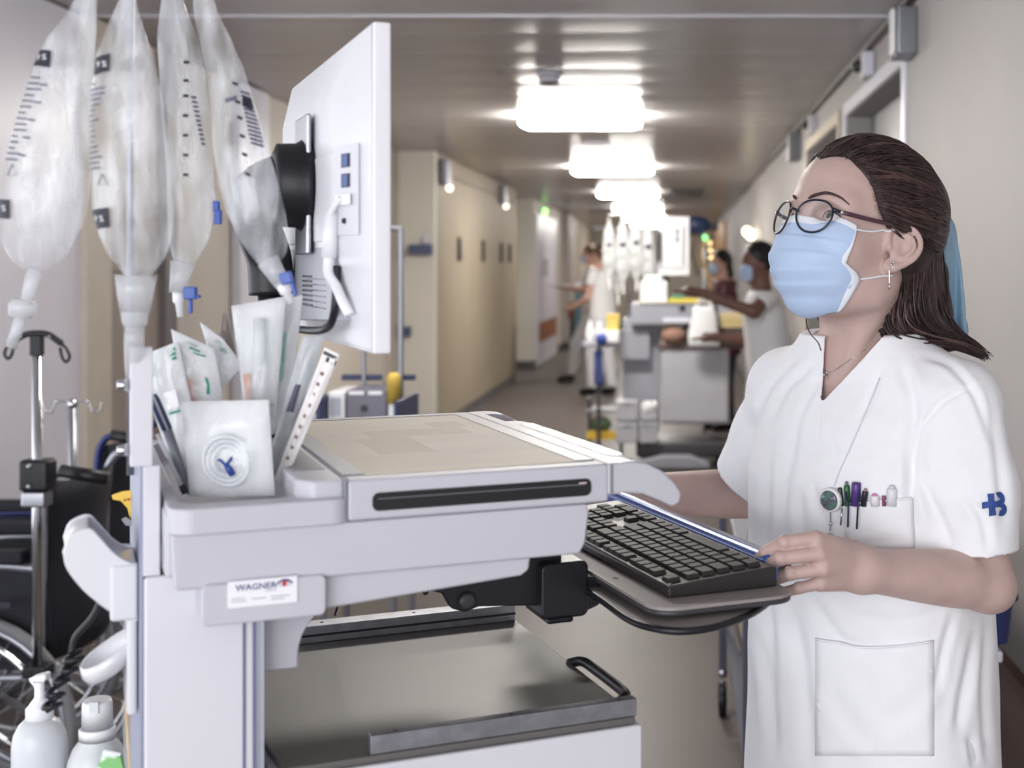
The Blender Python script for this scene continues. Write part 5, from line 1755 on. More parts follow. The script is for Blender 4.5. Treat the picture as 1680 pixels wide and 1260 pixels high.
def mgrid(rows):
    """mask points, lifted off the skin where they would sink into it"""
    P = np.array([[hw(*q[:3]) for q in r] for r in rows])
    off = np.array([[q[3] for q in r] for r in rows]).ravel()
    sh = P.shape
    P = P.reshape(-1, 3)
    for _ in range(4):
        d = headneck(P.astype(np.float32)).astype(float)
        g = np.stack([headneck((P + np.eye(3)[k] * 0.001).astype(np.float32)) - d for k in range(3)], 1)
        g /= np.linalg.norm(g, axis=1)[:, None] + 1e-9
        push = np.clip(0.0022 + off - d, 0, 0.02)
        P = P + g * push[:, None]
        if _ < 3 and sh[0] > 20 and sh[1] > 20:
            W_ = P.reshape(sh)
            for _k in range(3):
                W_[1:-1, 1:-1] = 0.5 * W_[1:-1, 1:-1] + 0.125 * (W_[2:, 1:-1] + W_[:-2, 1:-1] + W_[1:-1, 2:] + W_[1:-1, :-2])
            P = W_.reshape(-1, 3)
    if sh[0] > 40:      # pressed pleats, fading to the edges
        W_ = P.reshape(sh)
        c0 = hw(0.0, 0, -0.045)
        for j in range(sh[0]):
            for i in range(sh[1]):
                s_, t_ = abs(-1 + 2 * i / (sh[1] - 1)), j / (sh[0] - 1)
                am = 0.0
                for p0 in (0.24, 0.42, 0.60, 0.74):
                    x = (t_ - p0 - 0.07 * s_ * s_ * (0.5 - p0) * 2) / 0.035
                    am += 0.0026 / (1 + math.exp(-5 * x)) * math.exp(-max(x, 0) * 0.5)
                d_ = W_[j, i] - c0
                W_[j, i] = W_[j, i] + d_ / np.linalg.norm(d_) * am * max(0.0, 1 - s_ ** 5 * 1.15)
        P = W_.reshape(-1, 3)
    return [[tuple(q - MO) for q in r] for r in P.reshape(sh)]



ns, nt_ = 40, 60
G().sheet(mgrid([[mpt(-1 + 2 * i / ns, j / nt_) for i in range(ns + 1)] for j in range(nt_ + 1)])).build('panel', m_mask, mk, smooth=True, solid=0.001)
G().sheet(mgrid([[mpt(-1 + 2 * i / ns, j / 60, 0.0012) for i in range(ns + 1)] for j in range(6)])).build('nose_band', m_maskw, mk, smooth=True, solid=0.001)
for s in (1, -1):
    G().sheet(mgrid([[mpt(s * (0.90 + 0.1 * i / 3), j / 30, 0.0010) for i in range(4)] for j in range(31)])).build('side_band', m_maskw, mk, smooth=True, solid=0.001)
    a_ = [(0.064, s * 0.060, 0.004), (0.050, s * 0.068, 0.008), (0.035, s * 0.0725, 0.012), (0.020, s * 0.0760, 0.018), (0.008, s * 0.078, 0.022)]
    b_ = [(0.038, s * 0.063, -0.050), (0.020, s * 0.0655, -0.042), (0.002, s * 0.0685, -0.034), (-0.010, s * 0.071, -0.030)]
    for pts in (a_, b_):
        G().tube([tuple(np.array(hsnap(*p, 0.0016)) + NOFF - MO) for p in spline(pts, 5)], 0.0013, 7).build('ear_loop', m_maskw, mk, smooth=True)

# ---- earring, necklace
er = thing('earring', 'silver flower stud with thin drop on the nurse in front', 'earring', tuple(hw(0.001, 0.0765, -0.021)))
for dx, dz in ((-0.003, 0.0), (0.003, 0.0), (0, 0.004), (0, -0.002)):
    G().ball(tuple(HL * 0.001 + HF * dx + HU * dz), 0.0021, 10, 6).build('bead', m_silver, er, smooth=True)
q = hw(0.004, 0.0765, -0.028) - hw(0.001, 0.0765, -0.021)
G().tube([tuple(q), tuple(q + np.array([0, -0.001, -0.016]))], 0.0004, 5).build('wire', m_silver, er)
G().tube([tuple(q + np.array([0, -0.001, -0.016])), tuple(q + np.array([0, -0.001, -0.024]))], 0.0013, 8).build('drop', m_silver, er, smooth=True)
nk0 = onto(1357, 615, 0.002, skin_bv)
nl = thing('necklace', 'fine silver chain with small flower pendant at the V neck', 'necklace', tuple(nk0))
G().tube([tuple(onto(x, y, 0.001, skin_bv) - nk0) for x, y in ((1352, 560), (1350, 585), (1352, 602), (1357, 614), (1372, 606), (1395, 590), (1420, 572))], 0.0005, 5).build('chain', m_silver, nl, smooth=True)
for dx, dz in ((-0.003, 0), (0.003, 0.001), (0, 0.003), (0, -0.003)):
    G().ball((dx, -0.001, dz), 0.0018, 8, 6).build('bead', m_silver, nl, smooth=True)

# ---- badge reel with cord, pens in the chest pocket
br0 = onto(1368, 818, 0.010)
br = thing('badge_reel', 'round badge reel clipped at the chest pocket of the nurse', 'badge reel', tuple(br0))
nrm_ = Vector((-0.55, -0.75, -0.05))
g = G()
g.m = nrm_.to_track_quat('Z', 'Y').to_matrix().to_4x4()
g.lathe([(0.0135, -0.006), (0.0155, -0.003), (0.0155, 0.002), (0.0135, 0.004)], n=28)
g.build('case', m_capw, br, smooth=None)
g = G()
g.m = nrm_.to_track_quat('Z', 'Y').to_matrix().to_4x4()
g.lathe([(0.0128, 0.004), (0.010, 0.0052), (0.0001, 0.0058)], n=28)
g.build('picture_dome', M('dome_print', (96, 76, 104), 0.12, col2=(92, 132, 118), vscale=120, coat=0.6), br, smooth=True)
G().tube([tuple(onto(x, y, 0.003) - br0) for x, y in ((1370, 797), (1378, 776), (1392, 745), (1410, 705), (1430, 660), (1446, 620))], 0.0006, 5).build('cord', M('cord_white', (216, 216, 222), 0.6), br, smooth=True)
G().tube([tuple(onto(x, y, 0.004) - br0) for x, y in ((1364, 838), (1365, 856), (1364, 870))], 0.0008, 6).build('strap', m_steel, br)
G().ball(tuple(onto(1364, 878, 0.004) - br0), 0.0042, 12, 8).build('snap', m_chrome, br, smooth=True)
G().ball(tuple(onto(1365, 858, 0.004) - br0), 0.0028, 10, 6).build('swivel', m_chrome, br, smooth=True)


def pen_(label, x0, y0, x1, y1, r, col, clip=None, cap=None, mid=None):
    o0 = onto(x0, y0, 0.004)
    t = thing('pen', label, 'pen', tuple(o0), group='pens in the chest pocket')
    e0, e1 = np.zeros(3), onto(x1, y1, 0.004) - o0
    G().tube([tuple(e0), tuple(e0 * 0.9 + e1 * 0.1), tuple(e1)], [r * 0.85, r, r], 12).build('barrel', M('pen_' + col[0], col[1], 0.3), t, smooth=True)
    if cap:
        G().tube([tuple(e0 - (e1 - e0) * 0.18), tuple(e0 + (e1 - e0) * 0.02)], [r * 0.5, r * 0.6], 10).build('button', M('pen_' + cap[0], cap[1], 0.3), t, smooth=True)
    if clip:
        cc = [onto(x, y, 0.0085) - o0 for x, y in clip]
        G().tube([tuple(c) for c in cc], 0.0012, 6).build('clip', m_steel if mid is None else M('clip_navy', (36, 40, 78), 0.3), t, smooth=True)
    return t


pen_('dark stub of a pen, leftmost in the chest pocket', 1380, 800, 1384, 829, 0.0028, ('charcoal', (58, 56, 60)), [(1386, 832), (1384, 860)])
pen_('green pen with grey button in the chest pocket', 1391, 797, 1393, 829, 0.0040, ('green', (52, 100, 64)), [(1392, 805), (1396, 830), (1395, 864)], ('grey', (140, 132, 132)), 1)
pen_('thick purple marker in the chest pocket', 1407, 792, 1405, 829, 0.0062, ('purple', (84, 58, 126)), None, None)
pen_('black pen with long clip in the chest pocket', 1421, 805, 1418, 829, 0.0040, ('black', (44, 42, 52)), [(1414, 810), (1411, 832), (1409, 866)], ('taupe', (150, 136, 130)), 1)
pen_('white pen with pink end in the chest pocket', 1436, 812, 1437, 829, 0.0058, ('white', (232, 230, 234)), None, ('pink', (214, 128, 186)))
pen_('clear capped white tube, rightmost in the chest pocket', 1464, 802, 1463, 829, 0.0066, ('clear', (222, 222, 228)), None, ('frost', (206, 206, 212)))
pen_('wine red pen tip between the white tubes', 1450, 812, 1451, 829, 0.0024, ('wine', (140, 80, 110)), None, None)

# ---- hair
CR = np.array([-0.010, 0, 0.048])
CRR = np.array([0.099, 0.074, 0.086])
hl_u = [-0.12, -0.03, 0.0, 0.02, 0.04, 0.062, 0.085, 0.105, 0.13]
hl_f = [-0.045, -0.030, -0.012, 0.016, 0.034, 0.046, 0.066, 0.078, 0.078]


def hair_sdf(p):
    q = ((p - HC.astype(np.float32)) @ HM) / HS
    d = s_ell(q, CR + np.array((-0.004, 0, 0.001)), CRR + np.array((0.009, 0.0075, 0.013)))
    d = smin(d, s_ell(q, (-0.070, 0, 0.075), (0.044, 0.056, 0.050)), 0.03)       # volume at the back of the crown
    hf = np.interp(q[:, 2], hl_u, hl_f) + np.clip(0.03 - np.abs(q[:, 1]), 0, 0.03) * 0.75
    cut = (q[:, 0] - hf) * 0.85
    d = smax(d, cut, 0.006)
    d = np.maximum(d, -0.040 - q[:, 2])
    # loose lower hair behind the ear, down to the shoulder and swept back
    lo_ = s_chain(p, [hw(-0.055, 0.030, 0.02), at(1500, 445, 1.83), at(1492, 500, 1.83), at(1500, 535, 1.82), at(1545, 556, 1.83), at(1592, 572, 1.84)], [0.040, 0.028, 0.031, 0.018, 0.011, 0.004], 0.03)
    lo2 = s_chain(p, [hw(-0.085, -0.010, 0.02), at(1520, 450, 1.90), at(1530, 510, 1.90), at(1560, 556, 1.88)], [0.043, 0.024, 0.022, 0.006], 0.03)
    lo_ = smin(lo_, lo2, 0.03)
    lo_ = smax(lo_, -s_ell(q, (-0.004, 0.075, 0.004), (0.026, 0.03, 0.034)), 0.008)
    d = smin(d * HS, lo_, 0.012)
    return smax(d, -s_ell(q, (-0.006, 0.084, 0.003), (0.028, 0.022, 0.033)) * HS, 0.006)


Vh, Qh = iso(hair_sdf, (0.10, 1.60, 1.34), (0.46, 2.06, 1.70), 0.0032, smooth=1)
ho = quad_obj('hair', nbase(Vh), Qh, m_hair, nurse)
rng = np.random.RandomState(4)
strands = G()
TIE = np.array([-0.122, 0.0, 0.072])


def ellr(dv):
    return 1 / math.sqrt(((dv / (CRR + np.array((0.009, 0.0075, 0.013)))) ** 2).sum())


starts = [(0.088, 0.0, 0.096), (0.084, 0.02, 0.098), (0.073, 0.042, 0.094), (0.060, 0.058, 0.080), (0.049, 0.064, 0.060), (0.040, 0.067, 0.040), (0.026, 0.070, 0.026), (0.002, 0.074, 0.040)]
starts = [np.array(s_) for s_ in starts]
starts_r = [s_ * np.array((1, -1, 1)) for s_ in starts[1:6]][::-1]
line = starts_r + starts
m_hair2 = M('hair_brown_light', (88, 66, 62), 0.38, var=0.25, vscale=60, stretch=(1, 1, 0.3))
strands2 = G()
for k in range(760):
    t_ = rng.uniform(0, len(line) - 1.001)
    i = int(t_)
    s0 = line[i] * (1 - t_ + i) + line[i + 1] * (t_ - i)
    s0 = s0 + rng.normal(0, 0.002, 3)
    e0 = TIE + rng.normal(0, 0.010, 3) * np.array((0.3, 1.3, 1.6)) + np.array((0, np.clip(s0[1] * 0.35, -0.03, 0.03), (s0[2] - 0.06) * 0.35))
    a_, b_ = s0 - CR, e0 - CR
    ra = np.linalg.norm(a_) / ellr(a_ / np.linalg.norm(a_))
    da, db = a_ / np.linalg.norm(a_), b_ / np.linalg.norm(b_)
    if k % 3 == 0:      # some start further back
        w0 = rng.uniform(0.1, 0.5)
    else:
        w0 = 0.0
    path, n = [], 13
    sag = rng.uniform(-0.15, 0.05)
    lift = rng.uniform(0.0005, 0.0045)
    ph = rng.uniform(0, 6)
    for j in range(n):
        w = w0 + (1 - w0) * j / (n - 1)
        om = math.acos(np.clip(da @ db, -1, 1))
        dv = (math.sin((1 - w) * om) * da + math.sin(w * om) * db) / math.sin(om)
        dv = dv + np.array((0, 0, sag)) * math.sin(PI * w) * (1 if s0[2] < 0.095 else 0.3)
        dv = dv + np.array((0, 0.02, 0.03)) * math.sin(ph + 5 * w) * 0.5
        dv /= np.linalg.norm(dv)
        r_ = ellr(dv) + lift * math.sin(PI * min(1, 0.15 + w)) + 0.012 * max(0, w - 0.55)
        path.append(tuple(nbase(hw(*(CR + np.array((-0.004, 0, 0.001)) + dv * r_)))))
    R0 = rng.uniform(0.0009, 0.0026)
    (strands2 if k % 4 == 0 else strands).tube(path, [R0 * x for x in np.interp(np.linspace(0, 1, n), [0, 0.2, 0.8, 1], [0.2, 1, 0.9, 0.5])], 5, flat=0.6)
strands2.build('light_strands', m_hair2, nurse, smooth=True)['kind'] = 'stuff'
strands.build('swept_strands', m_hair, nurse, smooth=True)['kind'] = 'stuff'
low = G()
guides = [  # from behind the ear down to the shoulder, swept to the back
    [(1472, 440, 1.785), (1458, 480, 1.780), (1444, 518, 1.775), (1452, 548, 1.772), (1490, 562, 1.775), (1545, 566, 1.79), (1608, 584, 1.81)],
    [(1484, 425, 1.79), (1472, 475, 1.782), (1462, 515, 1.778), (1472, 545, 1.775), (1510, 558, 1.78), (1560, 564, 1.79), (1612, 584, 1.81)],
    [(1497, 400, 1.775), (1490, 460, 1.783), (1484, 505, 1.780), (1496, 535, 1.785), (1530, 552, 1.79), (1570, 562, 1.80), (1614, 582, 1.82)],
    [(1512, 395, 1.78), (1508, 460, 1.795), (1506, 505, 1.795), (1520, 535, 1.80), (1550, 552, 1.81), (1580, 564, 1.82), (1616, 584, 1.83)],
    [(1528, 390, 1.80), (1528, 460, 1.82), (1530, 505, 1.82), (1545, 532, 1.83), (1568, 550, 1.84), (1592, 564, 1.84), (1618, 586, 1.85)],
    [(1540, 385, 1.84), (1544, 455, 1.86), (1552, 505, 1.86), (1564, 535, 1.86), (1580, 552, 1.86), (1600, 566, 1.86), (1620, 588, 1.86)],
]
low2 = G()
hair_bv = BVHTree.FromPolygons([tuple(v) for v in Vh], [tuple(int(i) for i in q_) for q_ in Qh])


def over_hair(x, y, D):
    d = Vector(((x - 1110) / FPX, 1, -(y - 440) / FPX))
    hit, _, _, _ = hair_bv.ray_cast(Vector((0, 0, CAM_H)), d.normalized())
    return at(x, y, min(D, hit.y - 0.0012) if hit is not None else D)


for k in range(620):
    t_ = rng.uniform(0, len(guides) - 1.001)
    i = int(t_)
    w = t_ - i
    A_, B_ = np.array(guides[i], float), np.array(guides[i + 1], float)
    P_ = A_ * (1 - w) + B_ * w
    P_ = P_ + rng.normal(0, 1, (1, 3)) * np.array((4, 3, 0.006)) + rng.normal(0, 1, P_.shape) * np.array((2.2, 1.6, 0.003))
    nend = rng.randint(4, 8)
    sp = spline([tuple(over_hair(*p_)) for p_ in P_[:nend]], 4)
    R0 = rng.uniform(0.0010, 0.0023)
    (low2 if k % 5 == 0 else low).tube([tuple(nbase(np.array(p_))) for p_ in sp], [R0 * x for x in np.interp(np.linspace(0, 1, len(sp)), [0, 0.1, 0.6, 1], [0.5, 1, 0.9, 0.2])], 5, flat=0.6)
# a thin loose strand in front of the neck, a lock under the chin
low.tube([tuple(nbase(at(*p_))) for p_ in spline([(1325, 508, 1.80), (1323, 530, 1.79), (1330, 548, 1.77), (1342, 562, 1.74), (1347, 575, 1.73)], 5)], 0.0008, 5)
for k in range(8):
    low.tube([tuple(nbase(at(x + k * 0.7, y, d))) for x, y, d in spline([(1338, 506, 1.85), (1342, 522, 1.85), (1350, 534, 1.85), (1354, 545, 1.86)], 4)], 0.0012, 5)
low2.build('light_loose_strands', m_hair2, nurse, smooth=True)['kind'] = 'stuff'
low.build('loose_strands', m_hair, nurse, smooth=True)['kind'] = 'stuff'
fr = G()
for k in range(70):      # flyaway hairs over the crown
    x = rng.uniform(1365, 1525)
    y = 240 + (max(0, x - 1440) ** 2) * 0.0078 + max(0, 1400 - x) * 0.30
    dpt = 1.83
    dx, dy = rng.uniform(-14, 16), rng.uniform(6, 17)
    fr.tube([tuple(nbase(at(*p_))) for p_ in spline([(x - 8, y + 6, dpt), (x + dx * 0.3, y - dy * 0.7, dpt), (x + dx, y - dy * 0.6, dpt), (x + dx * 1.6, y + 2, dpt)], 4)], 0.00022, 4)
fr.build('flyaway_strands', m_hair, nurse, smooth=True)['kind'] = 'stuff'

# ---- pale blue cloth tied at the back of the hair
bc0 = at(1548, 360, 1.93)
bc = thing('hair_cloth', 'light blue cloth tail hanging behind the hair of the nurse', 'hair cloth', tuple(bc0))
cl = [(1530, 1552, 346), (1532, 1566, 372), (1532, 1573, 410), (1534, 1577, 450), (1538, 1581, 490), (1548, 1584, 520), (1562, 1587, 542), (1578, 1586, 552)]
rows = []
for j in range(25):
    t_ = j / 24 * (len(cl) - 1)
    xl, xr, y = [np.interp(t_, range(len(cl)), [c[m] for c in cl]) for m in range(3)]
    rows.append([tuple(at(xl + (xr - xl) * i / 12, y, 1.93 + 0.012 * math.sin(i / 12 * 7 + j * 0.23) + 0.02 * (i / 12 - 0.5) ** 2) - bc0) for i in range(13)])
m_cloth = M('cloth_light_blue', (152, 186, 208), 0.65, var=0.08, vscale=30, bump=0.3, bscale=90)
G().sheet(rows).build('tail', m_cloth, bc, smooth=True, solid=0.004)
G().ball(tuple(at(1540, 350, 1.92) - bc0), (0.016, 0.02, 0.016), 14, 10).build('knot', m_cloth, bc, smooth=True)
# ------------------------------------------------------------------ people down the hall
def person_far(name_label, loc, scale, face, armL, armR, top, trousers, hair_m, skin, hair='short', lean=0.0, stride=0.0, head_turn=0.0, mask=True, h=0.012, sleeve=0.5):
    """figure with body, tunic, trousers, hair and mask; joints in local metres (forward, left, up), height 1.68 before scale"""
    t = thing('person', name_label, 'person', loc)
    fa = R(face)
    Ff, Fl = np.array([math.cos(fa), math.sin(fa), 0]), np.array([-math.sin(fa), math.cos(fa), 0])
    MM = np.stack([Ff, Fl, np.array([0, 0, 1.0])], 1).astype(np.float32)
    ht = R(head_turn)

    def loc_(p):
        q = (p @ MM) / scale
        return q

    def lx(q):      # upper body leans forward
        return lean * np.clip(q - 0.9, 0, 1)
    shz, hd = 1.36, np.array([lean * 0.62 + 0.015, 0, 1.545])
    sh = {1: np.array([lean * 0.45, 0.155, shz]), -1: np.array([lean * 0.45, -0.155, shz])}
    joints = {1: [np.array(a) for a in armL], -1: [np.array(a) for a in armR]}

    def tors(q, g):
        z = q[:, 2]
        a = np.interp(z, [0.72, 0.9, 1.1, 1.25, 1.36, 1.42], [0.185, 0.18, 0.165, 0.165, 0.14, 0.06]) + g
        b = np.interp(z, [0.72, 0.9, 1.1, 1.25, 1.36, 1.42], [0.135, 0.13, 0.12, 0.12, 0.085, 0.05]) + g
        f = q[:, 0] - lean * np.clip(z - 0.9, 0, 1)
        d = (np.sqrt((q[:, 1] / a) ** 2 + (f / b) ** 2) - 1) * np.minimum(a, b)
        return np.maximum(np.maximum(d, z - 1.43), 0.70 - z)

    def legs(q, g):
        d = None
        for s in (1, -1):
            hip, kn, an = np.array([0, 0.085 * s, 0.85]), np.array([0.04 + 0.18 * stride * s, 0.085 * s, 0.47]), np.array([0.30 * stride * s, 0.085 * s, 0.08])
            c = s_chain(q, [hip, kn, an], [0.088 + g, 0.06 + g, 0.042 + g], 0.02)
            d = c if d is None else smin(d, c, 0.02)
        return d

    def arms(q, g0, cut=9.0):
        d = None
        for s in (1, -1):
            e, w, f_ = joints[s]
            c = s_chain(q, [sh[s], e], [0.048 + g0, 0.037 + g0], 0.0)
            if cut > 1:
                c = smin(c, s_chain(q, [e, w], [0.037, 0.026]), 0.02)
                # palm, four fingers, thumb
                ax = (f_ - w) / (np.linalg.norm(f_ - w) + 1e-9)
                sd = np.cross(ax, np.array([0, 0, 1.0]))
                sd = sd / (np.linalg.norm(sd) + 1e-9)
                c = smin(c, s_cap(q, w, w + ax * 0.07, 0.024, 0.030), 0.02)
                for k in range(4):
                    b0 = w + ax * 0.075 + sd * (k - 1.5) * 0.018
                    c = smin(c, s_cap(q, b0, b0 + ax * (0.075, 0.085, 0.08, 0.06)[k] + np.array([0, 0, -0.012]), 0.010, 0.008), 0.006)
                c = smin(c, s_cap(q, w + ax * 0.03 - sd * 0.03, w + ax * 0.085 - sd * 0.052, 0.012, 0.009), 0.01)
            else:
                hemp = (q - (sh[s] + (e - sh[s]) * cut)) @ ((e - sh[s]) / np.linalg.norm(e - sh[s])).astype(np.float32)
                c = np.maximum(c, hemp)
            d = c if d is None else np.minimum(d, c)
        return d

    def hq(q):
        r = q - hd.astype(np.float32)
        return np.stack([r[:, 0] * math.cos(ht) + r[:, 1] * math.sin(ht), -r[:, 0] * math.sin(ht) + r[:, 1] * math.cos(ht), r[:, 2]], 1)

    def head(q):
        r = hq(q)
        d = s_ell(r, (-0.008, 0, 0.03), (0.097, 0.075, 0.092))
        d = smin(d, s_ell(r, (0.03, 0, -0.04), (0.062, 0.055, 0.075)), 0.03)
        d = smin(d, s_cap(r, (0.088, 0, 0.0), (0.102, 0, -0.03), 0.008, 0.012), 0.012)
        for s in (1, -1):
            d = smin(d, s_ell(r, (-0.008, 0.078 * s, -0.008), (0.018, 0.008, 0.03)), 0.006)
            d = smax(d, -s_sph(r, (0.098, 0.032 * s, 0.006), 0.013), 0.01)
        nk = s_cap(q, hd + np.array([-0.02, 0, -0.05]), np.array([lean * 0.48, 0, 1.39]), 0.052, 0.06)
        return smin(d, nk, 0.025)

    def body(p):
        q = loc_(p)
        d = smin(head(q), tors(q, -0.018), 0.03)
        d = smin(d, arms(q, 0.0), 0.02)
        d = smin(d, legs(q, -0.015), 0.03)
        for s in (1, -1):
            d = smin(d, s_cap(q, np.array([0.30 * stride * s, 0.085 * s, 0.05]), np.array([0.30 * stride * s + 0.13, 0.09 * s, 0.035]), 0.035, 0.028), 0.02)
        return d * scale

    def tunic_(p):
        q = loc_(p)
        return smin(tors(q, 0.008), arms(q, 0.016, sleeve), 0.02) * scale
    B = 0.95 * scale
    lo, hi = (-B, -B, -0.03), (B, B, 1.72 * scale)
    quad_obj('body', *iso(body, lo, hi, h), skin, t)
    quad_obj('tunic', *iso(lambda p: np.maximum(tunic_(p), p[:, 2] - 1.395 * scale), (-0.6, -0.6, 0.6), (0.6, 0.6, 1.5 * scale), h), top, t)
    quad_obj('trousers', *iso(lambda p: np.maximum(legs(loc_(p), 0.018) * scale, 0.09 * scale - p[:, 2]), (-0.6, -0.6, 0), (0.6, 0.6, 1.0 * scale), h), trousers, t)
    for s in (1, -1):
        quad_obj('shoe', *iso(lambda p: np.maximum(s_cap(loc_(p), np.array([0.30 * stride * s, 0.085 * s, 0.05]), np.array([0.30 * stride * s + 0.14, 0.09 * s, 0.035]), 0.045, 0.036) * scale, -p[:, 2]), (-0.6, -0.6, -0.02), (0.6, 0.6, 0.12 * scale), h), m_black, t)

    def hair_(p):
        r = hq(loc_(p))
        d = s_ell(r, (-0.016, 0, 0.038), (0.103, 0.086, 0.100))
        cut = r[:, 0] - np.interp(r[:, 2], [-0.06, 0.0, 0.05, 0.10], [-0.045, 0.0, 0.05, 0.08])
        d = smax(d, cut, 0.01)
        if hair == 'long':
            d = smin(d, s_chain(r, [(-0.06, 0, 0.02), (-0.085, 0, -0.10), (-0.09, 0.0, -0.20)], [0.06, 0.05, 0.025], 0.02), 0.03)
        return d * scale
    quad_obj('hair', *iso(hair_, (-0.5, -0.5, 1.25 * scale), (0.5, 0.5, 1.75 * scale), h * 0.7), hair_m, t)
    if mask:
        def mk_(p):
            r = hq(loc_(p))
            d = s_ell(r, (0.045, 0, -0.045), (0.066, 0.062, 0.066))
            return np.maximum(np.maximum(d, 0.045 - r[:, 0]), np.abs(r[:, 2] + 0.045) - 0.052) * scale
        quad_obj('face_mask', *iso(mk_, (-0.5, -0.5, 1.3 * scale), (0.5, 0.5, 1.7 * scale), h * 0.6), m_mask, t)
    return t


m_skinb = M('skin_brown', (122, 88, 78), 0.5, var=0.05)
m_skinm = M('skin_medium', (206, 166, 150), 0.5, var=0.05)
m_hairb = M('hair_black', (30, 28, 32), 0.45, var=0.2)
m_hairbr = M('hair_brown', (92, 68, 54), 0.45, var=0.2)
m_maroon = M('tunic_maroon', (82, 40, 52), 0.7)
m_trd = M('trousers_dark', (54, 54, 66), 0.7)
DB = 10.0
person_far('man in white tunic reaching across the cart behind, seen past the nurse', (0.525, 7.5, 0), 0.972, 184, ((0.13, 0.24, 1.28), (0.42, 0.20, 1.385), (0.52, 0.18, 1.40)), ((0.10, -0.23, 1.10), (0.30, -0.14, 1.12), (0.40, -0.12, 1.12)), m_scrub, m_pantsw, m_hairb, m_skinb, 'short', 0.10, 0.0, 12)
person_far('woman in maroon top and mask behind the far cart', (0.44, 12.3, 0), 0.985, 205, ((0.10, 0.22, 1.10), (0.30, 0.16, 1.10), (0.40, 0.14, 1.10)), ((0.10, -0.22, 1.10), (0.30, -0.16, 1.10), (0.40, -0.14, 1.10)), m_maroon, m_trd, m_hairb, m_skinm, 'long', 0.05)
person_far('woman in white with mask walking left, farthest in the hall', (-1.10, 17.6, 0), 1.07, 188, ((0.10, 0.22, 1.12), (0.32, 0.16, 1.16), (0.42, 0.14, 1.17)), ((0.08, -0.22, 1.10), (0.30, -0.16, 1.14), (0.40, -0.14, 1.15)), m_scrub, m_pantsw, m_hairbr, m_skinm, 'short', 0.04, 0.9, h=0.015)
person_far('woman in white with long brown hair standing left of the far cart', (-0.86, 15.6, 0), 1.05, 150, ((0.06, 0.22, 1.08), (0.26, 0.20, 0.98), (0.36, 0.18, 0.96)), ((0.04, -0.22, 1.08), (0.22, -0.20, 0.96), (0.32, -0.18, 0.94)), m_scrub, m_pantsw, m_hairbr, m_skinm, 'long', 0.03, 0.25, mask=False, h=0.015)
t = thing('tray', 'flat white tray carried by the farthest woman', 'tray', (-1.47, 17.5, 1.24))
G().box(-0.18, 0.1, -0.16, 0.16, 0, 0.012).build('plate', m_white, t, bevel=0.004)
G().box(-0.18, 0.1, -0.16, -0.15, 0.012, 0.03).build('lip', m_white, t)

# ------------------------------------------------------------------ second cart down the hall
m_bc = M('far_cart_grey', (156, 158, 168), 0.45)
m_bcl = M('far_cart_light', (182, 182, 188), 0.45)
bx_, by_ = 0.0, DB
c2 = thing('computer_cart', 'grey computer cart with hung bags and monitor farther down the hall', 'cart', (bx_, by_, 0))
bd2 = G().box(-0.115, 0.39, -0.02, 0.42, 0.32, 0.88).build('cabinet', m_bcl, c2, bevel=0.006)
G().box(-0.10, 0.375, -0.03, -0.02, 0.34, 0.86).build('drawer_front', m_bcl, bd2, bevel=0.004)
G().box(-0.14, 0.55, -0.04, 0.44, 0.88, 0.92).build('shelf', M('far_shelf_brown', (104, 84, 76), 0.5), c2, bevel=0.004)
G().box(-0.40, -0.13, 0.05, 0.35, 0.25, 1.10).build('column', m_bc, c2, bevel=0.006)
G().box(-0.42, -0.20, -0.02, 0.06, 0.80, 1.02).build('column_box', m_bc, c2, bevel=0.004)
wt = G().prism([(-0.34, 1.06), (0.58, 1.06), (0.62, 1.10), (0.60, 1.20), (-0.34, 1.22)], -0.08, 0.46, 'y').build('worktop', m_bc, c2, bevel=0.01)
G().box(-0.28, 0.52, -0.09, 0.4, 1.2195, 1.225).build('writing_surface', m_inlay, c2)
G().box(-0.10, 0.10, -0.092, -0.08, 1.08, 1.11).build('name_plate', m_white, wt)
G().box(0.02, 0.06, -0.092, -0.08, 1.17, 1.20).box(0.26, 0.30, -0.092, -0.08, 1.17, 1.20).build('hook', m_black, wt)
G().prism([(-0.32, 0.02), (-0.28, 0.07), (-0.1, 0.11), (0.1, 0.11), (0.24, 0.05), (0.24, 0.02)], -0.25, -0.12, 'y').build('base_foot', m_bc, c2, bevel=0.01)
G().box(-0.30, 0.38, -0.12, 0.45, 0.08, 0.195).build('base', m_darkhandle, c2, bevel=0.02)
for x in (-0.25, 0.33):
    g = G()
    g.m = Matrix.Translation((x, 0.40, 0.05)) @ Matrix.Rotation(R(90), 4, 'X')
    g.lathe([(0.03, -0.02), (0.05, -0.015), (0.05, 0.015), (0.03, 0.02)], n=14)
    g.build('castor', m_black, c2)
G().tube([(-0.36, 0.2, 1.1), (-0.36, 0.2, 1.95)], 0.014, 10).build('bag_pole', m_chrome, c2, smooth=True)
G().tube([(-0.52, 0.1, 1.88), (-0.36, 0.2, 1.9), (-0.14, 0.1, 1.88)], 0.01, 8).build('hook_bar', m_chrome, c2, smooth=True)
